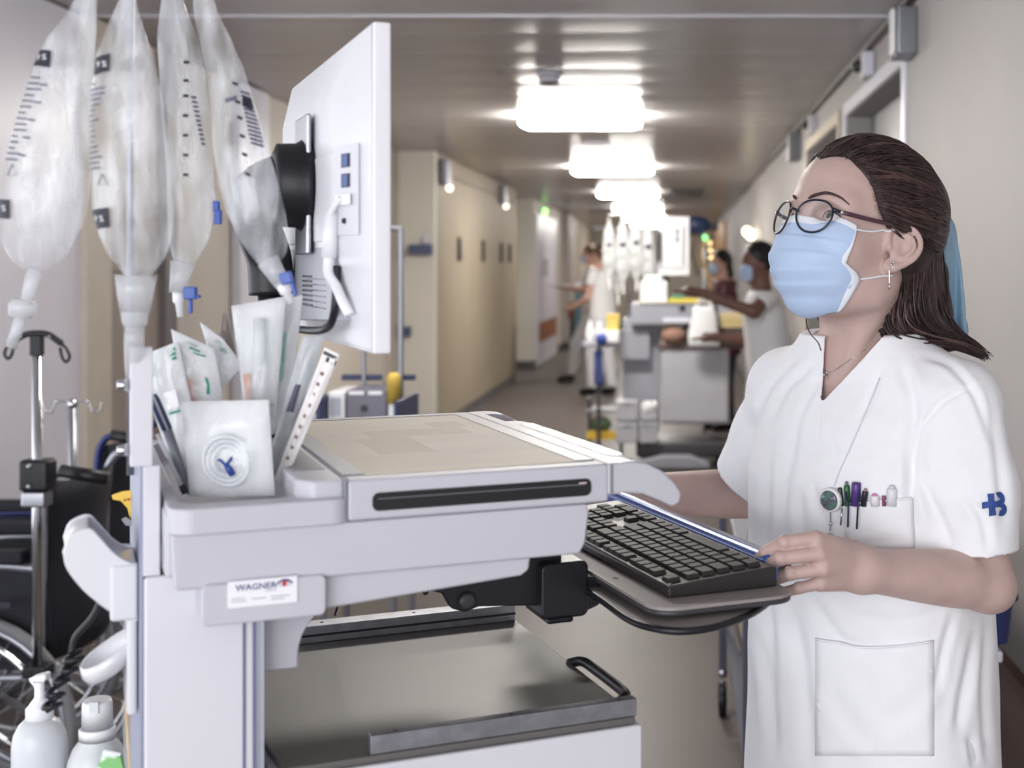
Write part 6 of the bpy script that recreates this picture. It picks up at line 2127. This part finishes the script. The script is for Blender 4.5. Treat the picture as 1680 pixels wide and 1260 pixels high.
# monitor of the far cart
mo2 = thing('monitor', 'white monitor seen from behind on the far cart', 'monitor', (-0.03, 10.1, 1.2))
G().box(-0.12, 0.125, -0.03, 0.02, 0.225, 0.665).build('bezel', m_mon, mo2, bevel=0.006)
g = G()
g.loft([[(-0.10, -0.03, 0.26), (0.10, -0.03, 0.26), (0.10, -0.03, 0.63), (-0.10, -0.03, 0.63)], [(-0.06, -0.06, 0.33), (0.07, -0.06, 0.33), (0.07, -0.06, 0.58), (-0.06, -0.06, 0.58)]])
g.build('back_shell', m_mon, mo2, bevel=0.004)
G().box(-0.115, -0.09, -0.09, -0.06, 0.33, 0.56).build('arm', m_black, mo2, bevel=0.004)
G().tube([(-0.05, 0.06, 0.02), (-0.05, 0.06, 0.3)], 0.02, 10).build('stand_post', m_black, mo2)
for k, z in enumerate((0.56, 0.50)):
    G().box(0.025, 0.045, -0.064, -0.06, z - 0.03, z + 0.02).build('port', m_dkframe, mo2)
# bags and goods on the far cart
bagm = film('far_bag_film', (226, 228, 228), 0.35, 0.75, 0.12, vscale=14, bump=0.4)
for k, (x, z0, z1, w, lab) in enumerate(((-0.50, 1.40, 1.83, 0.05, 'leftmost infusion bag on the far cart'), (-0.40, 1.36, 1.86, 0.055, 'second infusion bag from left on the far cart'), (-0.30, 1.38, 1.87, 0.055, 'middle infusion bag on the far cart'), (-0.21, 1.34, 1.85, 0.05, 'infusion bag beside the far monitor'), (-0.44, 1.28, 1.55, 0.05, 'low hanging infusion bag on the far cart'))):
    t = thing('infusion_bag', lab, 'infusion bag', (x, 9.95 + 0.02 * k, z0), group='infusion bags on the far cart')
    L_ = z1 - z0
    G().lathe([(0.006, 0), (0.3 * w, 0.02), (w, 0.10), (w * 1.05, L_ * 0.5), (w * 0.8, L_ * 0.8), (0.012, L_ - 0.01), (0.008, L_ + 0.03)], n=14, sy=0.6).build('bag', bagm, t, smooth=True)
    G().tube([(0, 0, 0.01), (0.005, 0, -0.07)], 0.008, 8).build('port', m_capw, t)
    G().box(-0.02, 0.02, -w * 0.62, -w * 0.6, L_ * 0.55, L_ * 0.62).build('print_block', m_label, t)
t = thing('carton', 'white supply box on the far cart worktop', 'box', (-0.17, 9.98, 1.225))
G().box(-0.10, 0.10, -0.06, 0.08, 0, 0.16).build('box', m_paper, t, bevel=0.006)
G().box(-0.07, 0.06, -0.03, 0.05, 0.16, 0.20).build('content', m_capw, t, bevel=0.01)
t = thing('tray', 'yellow tray lying on the far cart worktop', 'tray', (0.05, 9.96, 1.225))
G().box(-0.13, 0.12, -0.02, 0.16, 0, 0.03).build('rim', M('tray_yellow', (206, 190, 70), 0.45), t, bevel=0.005)
G().box(-0.10, 0.0, 0.0, 0.12, 0.03, 0.05).build('content', m_green, t, bevel=0.005)
t = thing('plastic_bag', 'white plastic bag hanging on the far cart', 'bag', (0.20, 9.86, 0.90))
rings = []
for j in range(12):
    z = 0.30 * j / 11
    w = np.interp(z, [0, 0.05, 0.2, 0.3], [0.115, 0.12, 0.095, 0.075])
    d_ = np.interp(z, [0, 0.05, 0.2, 0.3], [0.03, 0.045, 0.03, 0.012])
    rings.append([(w * math.cos(a) * (1 + 0.03 * math.sin(3 * a + j)), d_ * math.sin(a) * (1 + 0.2 * math.sin(5 * a + j)), z) for a in [2 * PI * k / 20 for k in range(20)]])
G().loft(rings).build('bag', M('bag_white', (226, 226, 228), 0.4, bump=0.4, bscale=40), t, smooth=True)
G().tube(spline([(-0.06, 0, 0.29), (-0.03, 0, 0.345), (0.03, 0, 0.345), (0.06, 0, 0.29)]), 0.006, 8).build('handle', m_capw, t)
t = thing('carton', 'tan carton on the right of the far cart', 'box', (0.40, 9.9, 1.04))
G().box(-0.08, 0.11, 0, 0.15, 0, 0.11).build('box', M('carton_tan', (206, 186, 138), 0.6), t, bevel=0.004)
G().box(-0.08, 0.11, -0.003, 0.0, 0.05, 0.06).build('tape', M('tape_tan', (190, 168, 120), 0.4), t)
G().box(-0.04, 0.17, -0.04, 0.15, -0.12, -0.0).build('gap_shade', M('gap_shade_dark', (70, 62, 60), 0.5), t)  # dark block stands in for the shade of the gap under the carton
t = thing('cloth_bundle', 'brown cloth bundle on the far cart shelf', 'cloth', (-0.02, 9.98, 0.92))
G().ball((0, 0, 0.06), (0.10, 0.08, 0.07)).build('bundle', M('cloth_brown', (150, 116, 102), 0.7, bump=0.4, bscale=30), t, smooth=True)
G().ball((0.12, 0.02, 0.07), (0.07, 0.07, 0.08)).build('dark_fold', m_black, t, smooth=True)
for k, (x, z) in enumerate(((-0.36, 0.36), (-0.36, 0.20), (-0.215, 0.20), (-0.215, 0.36))):
    t = thing('storage_bin', ['upper left white bin low on the far cart', 'lower left white bin on the far cart', 'lower right white bin on the far cart', 'open white bin with crumpled gloves on the far cart'][k], 'bin', (x, 9.86, z), group='white bins on the far cart')
    if k < 3:
        G().box(-0.085 if k < 2 else -0.055, 0.075, -0.06, 0.08, 0, 0.15).build('box', m_bcl, t, bevel=0.008)
        G().box(-0.03, 0.03, -0.065, -0.06, 0.12, 0.135).build('grip', m_bc, t)
    else:
        G().box(-0.05, 0.07, -0.05, 0.08, 0, 0.06).build('box', m_bcl, t, bevel=0.008)
        G().ball((0.0, -0.01, 0.09), (0.05, 0.05, 0.06)).ball((0.05, -0.02, 0.11), (0.03, 0.03, 0.04)).build('gloves', m_capw, t, smooth=True)
m_bin = m_bcl
# tall side holder at the left of the far cart
t = thing('side_rack', 'dark pole with blue coiled cord left of the far cart', 'pole', (-0.575, 9.9, 0))
G().tube([(0, 0, 0.02), (0, 0, 1.02)], 0.015, 10).build('pole', m_dkframe, t)
hel = [(0.03 * math.cos(a), -0.02 + 0.02 * math.sin(a), 0.62 + 0.25 * k / 80) for k, a in enumerate([2 * PI * k / 8 for k in range(81)])]
G().tube(hel, 0.010, 6).build('coiled_cord', M('cord_blue', (44, 62, 130), 0.4), t, smooth=True)
G().box(-0.12, 0.14, -0.05, 0.12, 0.90, 0.93).build('tray', m_bc, t, bevel=0.004)
G().box(-0.15, 0.15, -0.1, 0.1, 0.0, 0.03).build('foot', m_dkframe, t)
t = thing('sharps_box', 'yellow sharps container beside the far cart', 'container', (-0.47, 9.93, 1.0))
g = G()
g.loft([[(x * s_, y * s_, z) for x, y in rrect(-0.05, 0.05, -0.05, 0.05, 0.012)] for s_, z in ((0.75, -0.07), (1.0, 0.12))])
g.build('container', M('sharps_yellow', (222, 202, 110), 0.4), t, bevel=0.004)
G().box(-0.05, 0.05, -0.05, 0.05, 0.12, 0.14).build('lid', m_yel, t, bevel=0.006)
t = thing('spray_device', 'white and blue hand device on the side tray of far cart', 'device', (-0.50, 9.87, 0.93))
G().box(-0.04, 0.08, -0.04, 0.05, 0, 0.09).build('body', m_capw, t, bevel=0.012)
G().ball((-0.05, -0.03, 0.03), 0.045).build('blue_cap', M('cap_blue', (52, 74, 150), 0.4), t, smooth=True)
for k, x in enumerate((-0.64, -0.57)):
    t = thing('bottle', ['small white bottle, left of two beside the far cart', 'small white bottle, right of two beside the far cart'][k], 'bottle', (x, 9.9, 0.93), group='bottles beside the far cart')
    G().lathe([(0.03, 0), (0.032, 0.01), (0.032, 0.1), (0.014, 0.13), (0.014, 0.16)], n=14).build('body', m_capw, t, smooth=True)
    G().lathe([(0.012, 0.155), (0.012, 0.18)], n=10).build('cap', m_bc, t)
t = thing('low_shelf', 'low shelf with yellow strip and goods at far cart foot', 'shelf', (-0.55, 10.15, 0))
G().box(-0.12, 0.14, -0.1, 0.15, 0.20, 0.23).build('shelf', m_bc, t)
G().box(-0.12, 0.12, -0.13, -0.1, 0.20, 0.26).build('yellow_strip', m_yel, t)
G().ball((-0.02, -0.02, 0.30), (0.08, 0.08, 0.06)).build('green_bundle', M('bundle_green', (92, 116, 84), 0.6), t, smooth=True)
for x in (-0.11, 0.13):
    G().box(x - 0.01, x + 0.01, -0.08, 0.14, 0, 0.5).build('leg', m_dkframe, t)
G().box(-0.12, 0.14, -0.1, 0.15, 0.40, 0.42).build('shelf', m_bc, t)
# infusion stand behind the far cart
t = thing('infusion_stand', 'drip stand with blue pump head and amber tubing behind far cart', 'drip stand', (0.23, 11.3, 0))
G().tube([(0, 0, 0.03), (0, 0, 1.86)], 0.014, 10).build('pole', m_chrome, t)
G().ball((-0.06, 0, 1.84), (0.12, 0.07, 0.085)).build('pump_head', M('pump_navy', (44, 58, 96), 0.35), t, smooth=True)
G().box(0.05, 0.12, -0.04, 0.04, 1.80, 1.86).build('pump_clip', m_black, t, bevel=0.006)
m_amb = M('tube_amber', (214, 176, 110), 0.3)
G().tube(spline([(0.03, -0.03, 1.78), (-0.02, -0.05, 1.6), (0.02, -0.05, 1.45), (0.06, -0.06, 1.30)]), 0.012, 8).build('amber_tube', m_amb, t, smooth=True)
G().tube(spline([(-0.06, -0.03, 1.78), (-0.09, -0.05, 1.6), (-0.05, -0.05, 1.42)]), 0.012, 8).build('brown_tube', M('tube_brown', (122, 96, 76), 0.4), t, smooth=True)
G().ball((0.01, -0.06, 1.735), 0.022).build('green_lamp', M('led_green', (120, 220, 130), 0.3, emit=(120, 240, 130), estr=3.0), t, smooth=True)
for k, z in enumerate((1.69, 1.63, 1.57)):
    G().ball((0.05 + 0.004 * k, -0.06, z), 0.018).build('amber_lamp', M('led_amber', (240, 206, 150), 0.3, emit=(250, 214, 150), estr=2.0), t, smooth=True)
for a in range(5):
    G().tube([(0, 0, 0.08), (0.26 * math.cos(a * 1.257), 0.26 * math.sin(a * 1.257), 0.03)], 0.012, 8).build('foot', m_darkhandle, t)
# teal equipment trolley far left
t = thing('equipment_trolley', 'dark trolley with teal upright at the far left wall', 'trolley', (-1.42, 19.6, 0))
G().box(-0.13, 0.13, -0.2, 0.2, 0.25, 0.75).build('body', m_dkframe, t, bevel=0.01)
G().box(-0.05, 0.08, -0.26, -0.2, 0.3, 1.15).build('upright', M('teal_plastic', (92, 124, 140), 0.4), t, bevel=0.01)
G().ball((0, -0.1, 1.22), (0.09, 0.09, 0.08)).build('head', m_white, t, smooth=True)
G().box(-0.16, 0.16, -0.2, 0.2, 0.75, 0.98).build('side_panel', M('panel_rust', (120, 74, 60), 0.5), t, bevel=0.01)
for x in (-0.12, 0.12):
    G().box(x - 0.02, x + 0.02, -0.18, 0.18, 0, 0.25).build('leg', m_darkhandle, t)
# ------------------------------------------------------------------ wheelchairs parked at the left
m_tyre = M('tyre_grey', (122, 122, 126), 0.6, bump=0.2)
m_cloth_bk = M('upholstery_black', (22, 22, 34), 0.7, bump=0.3, bscale=250, var=0.15)
m_tubeg = M('frame_silver', (168, 170, 178), 0.3, metal=0.7)
m_tubeb = M('frame_blue', (38, 50, 108), 0.3, metal=0.3, coat=0.4)
m_hub = M('hub_dark', (40, 40, 52), 0.4)


def wheelchair(label, loc, frame_m, width=0.47, detail=True):
    """faces -x; near side at y 0, far side at y = width; rear wheels' hub at x 0"""
    t = thing('wheelchair', label, 'wheelchair', loc)
    for y in (0.0, width):
        w = G().tube([(0.287 * math.cos(a), y, 0.30 + 0.287 * math.sin(a)) for a in [2 * PI * k / 48 for k in range(48)]], 0.014, 10, closed=True).build('wheel', m_tyre, t, smooth=True)
        G().tube([(0.268 * math.cos(a), y, 0.30 + 0.268 * math.sin(a)) for a in [2 * PI * k / 48 for k in range(48)]], 0.009, 8, closed=True).build('rim', m_tubeg, w, smooth=True)
        ys = y - 0.035 if y == 0 else y + 0.035
        G().tube([(0.245 * math.cos(a), ys, 0.30 + 0.245 * math.sin(a)) for a in [2 * PI * k / 48 for k in range(48)]], 0.009, 8, closed=True).build('hand_rim', m_chrome, w, smooth=True)
        g = G()
        g.m = Matrix.Translation((0, y, 0.30)) @ Matrix.Rotation(R(90), 4, 'X')
        g.lathe([(0.02, -0.04), (0.032, -0.02), (0.032, 0.02), (0.02, 0.04)], n=16)
        g.build('hub', m_hub, w, smooth=None)
        for k in range(18):
            a = 2 * PI * k / 18
            b_ = a + 0.25 * (1 if k % 2 else -1)
            G().tube([(0.03 * math.cos(b_), y + (0.012 if k % 2 else -0.012), 0.30 + 0.03 * math.sin(b_)), (0.262 * math.cos(a), y, 0.30 + 0.262 * math.sin(a))], 0.0016, 5).build('spoke', m_steel, w)
        # side frame, arm rest, grip
        yy = y + (0.045 if y == 0 else -0.045)
        G().tube(spline([(0.19, yy, 0.32), (0.19, yy, 0.6), (0.195, yy, 0.86), (0.215, yy, 0.935), (0.25, yy, 0.955)], 6), 0.012, 10).build('back_tube', frame_m, t, smooth=True)
        G().tube([(0.24, yy, 0.955), (0.36, yy, 0.935)], [0.017, 0.018], 12).build('push_grip', m_black, t, smooth=True)
        G().tube(spline([(0.19, yy, 0.70), (0.05, yy, 0.71), (-0.15, yy, 0.70), (-0.20, yy, 0.62), (-0.20, yy, 0.45), (0.0, yy, 0.42), (0.19, yy, 0.42)], 5), 0.011, 10).build('side_frame', frame_m, t, smooth=True)
        G().box(-0.17, 0.15, yy - 0.025, yy + 0.025, 0.715, 0.75).build('arm_rest', m_cloth_bk, t, bevel=0.008)
        G().box(-0.18, 0.18, yy - 0.006, yy + 0.006, 0.44, 0.70).build('side_panel', m_cloth_bk, t, bevel=0.003)
        G().tube([(-0.20, yy, 0.45), (-0.36, yy, 0.40), (-0.46, yy, 0.16)], 0.011, 8).build('leg_tube', frame_m, t, smooth=True)
        G().box(-0.56, -0.42, yy - 0.07, yy + 0.05, 0.12, 0.135).build('foot_plate', m_black, t, bevel=0.004)
        cw = G().tube([(-0.30 + 0.085 * math.cos(a), y, 0.10 + 0.085 * math.sin(a)) for a in [2 * PI * k / 24 for k in range(24)]], 0.016, 8, closed=True).build('castor_wheel', m_tyre, t, smooth=True)
        G().tube([(-0.30, y, 0.10), (-0.30, yy, 0.22), (-0.28, yy, 0.43)], 0.010, 8).build('castor_fork', frame_m, cw)
        G().box(0.10, 0.15, ys - 0.005, ys + 0.015, 0.62, 0.635).build('brake_lever', m_hub, t)
    rows = []
    for j in range(9):
        z = 0.46 + 0.46 * j / 8
        rows.append([(0.20 + 0.035 * math.sin(PI * i / 8) + 0.01 * math.sin(j), 0.045 + (width - 0.09) * i / 8, z) for i in range(9)])
    G().sheet(rows).build('backrest', m_cloth_bk, t, smooth=True, solid=0.012)
    G().box(-0.20, 0.19, 0.04, width - 0.04, 0.455, 0.485).build('seat', m_cloth_bk, t, bevel=0.012)
    G().tube([(-0.02, 0.05, 0.20), (-0.02, width - 0.05, 0.44)], 0.010, 8).build('cross_brace', frame_m, t)
    G().tube([(-0.02, 0.05, 0.44), (-0.02, width - 0.05, 0.20)], 0.010, 8).build('cross_brace', frame_m, t)
    return t


wheelchair('black wheelchair with silver frame nearest at the left edge', (-1.835, 3.43, 0), m_tubeg)
wheelchair('wheelchair with blue frame tubes parked behind the first', (-2.02, 4.18, 0), m_tubeb)
# drip pole clamped to the first wheelchair
t = thing('infusion_pole', 'chrome drip pole with black double hook head at the left', 'drip pole', (-1.612, 3.38, 0.46))
G().tube([(0, 0, 0), (0, 0, 0.83)], 0.012, 14).build('pole', m_chrome, t, smooth=True)
hdp = spline([(-0.062, 0, 0.835), (-0.03, 0, 0.852), (0, 0, 0.856), (0.03, 0, 0.852), (0.062, 0, 0.83)], 5)
hd_ = G().tube(hdp, 0.010, 10, flat=0.8).box(-0.013, 0.013, -0.012, 0.012, 0.80, 0.85).build('hook_head', m_black, t, smooth=False)
for s, z0 in ((-1, 0.84), (1, 0.832)):
    G().tube(spline([(s * 0.058, 0, z0), (s * 0.072, 0, z0 - 0.012), (s * 0.082, 0, z0 - 0.034), (s * 0.074, 0, z0 - 0.048), (s * 0.064, 0, z0 - 0.038), (s * 0.058, 0, z0 - 0.012)], 5), 0.0042, 8).build('hook_loop', m_black, hd_, smooth=True)
for s in (-1, 1):
    G().ball((s * 0.035, -0.010, 0.848), 0.004, 8, 6).build('screw', m_steel, hd_, smooth=True)
G().box(-0.035, 0.04, -0.03, 0.03, 0.46, 0.54).build('clamp', m_black, t, bevel=0.01)
G().box(-0.03, 0.03, -0.026, 0.026, 0.42, 0.46).build('clamp_plate', m_steel, t, bevel=0.006)
for z in (0.475, 0.525):
    G().ball((-0.005, -0.031, z), 0.007, 10, 6).build('clamp_screw', m_steel, t, smooth=True)
G().box(-0.03, 0.03, -0.02, 0.035, -0.01, 0.02).build('socket', m_black, t, bevel=0.004)
t = thing('hook_pole', 'short steel pole with thin wire hooks behind the wheelchair', 'drip pole', (-1.757, 3.9, 0.42))
G().tube([(0, 0, 0), (0, 0, 0.66)], 0.012, 12).build('pole', m_steel, t, smooth=True)
G().ball((0, 0, 0.665), 0.016, 10, 8).build('top_ball', m_chrome, t, smooth=True)
for s in (-1, 1):
    G().tube(spline([(0, 0, 0.67), (s * 0.045, 0, 0.672), (s * 0.052, 0, 0.66), (s * 0.06, 0, 0.645), (s * 0.072, 0, 0.64), (s * 0.082, 0, 0.65), (s * 0.084, 0, 0.67)], 5), 0.0028, 8).build('wire_hook', m_steel, t, smooth=True)
    for q in ((s * 0.045, 0.672), (s * 0.06, 0.645)):
        G().ball((q[0], -0.003, q[1]), 0.006, 8, 6).build('hook_bead', m_chrome, t, smooth=True)

# ------------------------------------------------------------------ supply trolley behind the worktop
t = thing('supply_trolley', 'blue framed trolley with upright rods behind the monitor', 'trolley', (-1.04, 4.55, 0))
m_navy = M('frame_navy', (40, 50, 88), 0.4)
for a in ((-0.15, 0.15, -0.19, -0.17, 1.06, 1.10), (-0.15, 0.15, 0.17, 0.19, 1.06, 1.10), (-0.15, -0.13, -0.19, 0.19, 1.06, 1.10), (0.13, 0.15, -0.19, 0.19, 1.06, 1.10)):
    pass
G().box(-0.14, 0.12, 0.17, 0.185, 1.085, 1.105).box(-0.14, -0.12, -0.17, 0.185, 0.70, 1.06).box(0.115, 0.13, -0.17, 0.185, 0.70, 1.045).build('rim', m_navy, t, bevel=0.004)
G().box(-0.14, 0.13, -0.18, 0.185, 0.68, 0.70).build('shelf', m_navy, t)
for x, m_ in ((-0.058, m_greymetal), (0.015, M('rod_taupe', (150, 138, 128), 0.5)), (0.071, m_greymetal)):
    G().tube([(x, 0.16, 0.70), (x, 0.16, 1.62)], 0.008 if x != 0.071 else 0.010, 10).build('upright_rod', m_, t)
G().tube([(-0.058, 0.16, 1.62), (0.071, 0.16, 1.62)], 0.010, 8).build('top_rod', m_greymetal, t)
for x in (-0.12, 0.11):
    for y in (-0.15, 0.16):
        lg = G().tube([(x, y, 0.06), (x, y, 0.68)], 0.011, 8).build('leg', m_greymetal, t)
        G().ball((x, y, 0.04), (0.02, 0.035, 0.04)).build('castor', m_black, lg, smooth=True)
def tz(name, lab, cat, x0, x1, y0, y1, z0, z1, mat, extra=None):
    o = thing(name, lab, cat, (-1.04 + x0, 4.55 + y0, z0))
    G().box(0, x1 - x0, 0, y1 - y0, 0, z1 - z0).build('box', mat, o, bevel=0.006)
    return o
o = tz('document_bin', 'dark grey bin with a round hole in the trolley', 'bin', -0.058, 0.078, -0.10, 0.14, 0.70, 1.075, M('bin_grey', (112, 112, 124), 0.45))
g = G()
g.m = Matrix.Translation((0.062, -0.001, 0.315)) @ Matrix.Rotation(R(90), 4, 'X')
g.lathe([(0.012, 0), (0.012, 0.002)], n=16)
g.build('finger_hole', m_black, o)
G().box(0.01, 0.06, -0.001, 0, 0.36, 0.372).box(0.075, 0.12, -0.001, 0, 0.36, 0.372).build('label', m_capw, o)
o = tz('document_bin', 'white boxes stacked left of the grey bin in the trolley', 'bin', -0.118, -0.062, -0.10, 0.12, 0.70, 1.07, m_capw)
G().box(0.01, 0.045, -0.001, 0, 0.29, 0.35).build('label', m_greymetal, o)
o = tz('folder', 'brown folder at the left end of the trolley', 'folder', -0.165, -0.142, -0.12, 0.12, 0.72, 1.04, M('folder_brown', (136, 82, 58), 0.55))
G().box(0.005, 0.018, -0.001, 0, 0.2, 0.28).build('label', m_capw, o)
o = tz('wipes_tub', 'yellow tub on white base at the trolley right end', 'tub', 0.082, 0.112, -0.10, -0.06, 0.70, 1.03, m_capw)
G().lathe([(0.024, 0.33), (0.024, 0.415), (0.020, 0.425), (0.012, 0.432)], n=18, c=(0.015, 0.02, 0)).build('yellow_cap', M('tub_yellow', (212, 182, 84), 0.4), o, smooth=None)

# ------------------------------------------------------------------ linen trolley behind the nurse, cabinet and bin at the right
t = thing('linen_trolley', 'grey tube trolley on castors behind the nurse', 'trolley', (0.16, 3.0, 0))
m_tubed = M('tube_slate', (92, 94, 108), 0.4, metal=0.3)
for x, y in ((0, 0), (-0.008, 1.43), (0.55, 0), (0.55, 1.43)):
    lg = G().box(x - 0.0125, x + 0.0125, y - 0.0125, y + 0.0125, 0.13, 0.80).build('leg', m_tubed, t, bevel=0.003)
    G().ball((x, y, 0.145), (0.017, 0.017, 0.02)).build('castor_socket', m_chrome, lg, smooth=True)
    g = G()
    g.m = Matrix.Translation((x, y + 0.015, 0.055)) @ Matrix.Rotation(R(90), 4, 'Y')
    g.lathe([(0.03, -0.014), (0.055, -0.012), (0.055, 0.012), (0.03, 0.014)], n=18)
    g.build('castor_wheel', m_black, lg, smooth=None)
G().box(-0.012, 0.56, -0.012, 1.44, 0.78, 0.80).build('top', M('top_grey', (150, 152, 160), 0.4), t, bevel=0.003)
G().box(0.0, 0.55, 0.0, 1.43, 0.28, 0.295).build('shelf', m_tubed, t)
G().box(0.03, 0.045, 0.1, 1.3, 0.40, 0.78).build('panel', M('panel_slate', (128, 130, 140), 0.4), t)
t = thing('laundry_bag', 'beige cloth bag hanging in the grey trolley', 'bag', (0.22, 3.9, 0.40))
G().ball((0, 0, 0.12), (0.045, 0.15, 0.16), 16, 12).build('bag', M('linen_beige', (186, 174, 156), 0.8, bump=0.4, bscale=40), t, smooth=True)
G().tube(spline([(-0.05, -0.1, 0.24), (-0.06, -0.05, 0.1), (-0.03, 0.0, -0.04)]), 0.008, 8).build('cord', M('linen_cord', (160, 150, 138), 0.7), t, smooth=True)
t = thing('steel_jug', 'shiny steel jug on the grey trolley behind the nurse', 'jug', (0.205, 3.2, 0.80))
G().lathe([(0.02, 0), (0.034, 0.01), (0.036, 0.05), (0.026, 0.075), (0.03, 0.085)], n=18).build('body', m_chrome, t, smooth=True)
G().tube(spline([(0.03, 0, 0.07), (0.052, 0, 0.06), (0.05, 0, 0.03), (0.034, 0, 0.02)]), 0.004, 6).build('handle', m_chrome, t, smooth=True)
t = thing('side_cabinet', 'white cabinet at the right wall behind the nurse', 'cabinet', (0.42, 2.60, 0))
G().box(0, 0.205, 0, 0.36, 0.05, 0.715).build('body', m_white, t, bevel=0.004)
G().box(-0.005, 0.212, -0.006, 0.365, 0.716, 0.738).build('top', m_white, t, bevel=0.004)
G().box(0.005, 0.20, -0.012, 0.0, 0.08, 0.70).build('door', m_white, t, bevel=0.003)
G().box(0.0, 0.205, 0.02, 0.34, 0, 0.05).build('plinth', m_base, t)
t = thing('storage_bin', 'navy blue plastic bin on the white cabinet', 'bin', (0.566, 2.72, 0.738))
m_nb = M('bin_navy', (42, 50, 102), 0.35, var=0.03)
g = G()
g.loft([[(x * s_, y * s_, z) for x, y in rrect(-0.10, 0.10, -0.09, 0.09, 0.02)] for s_, z in ((0.9, 0), (1.0, 0.095))])
g.build('body', m_nb, t, bevel=0.003)
G().prism(rrect(-0.108, 0.108, -0.098, 0.098, 0.022), 0.088, 0.10).build('rim', m_nb, t, bevel=0.003)
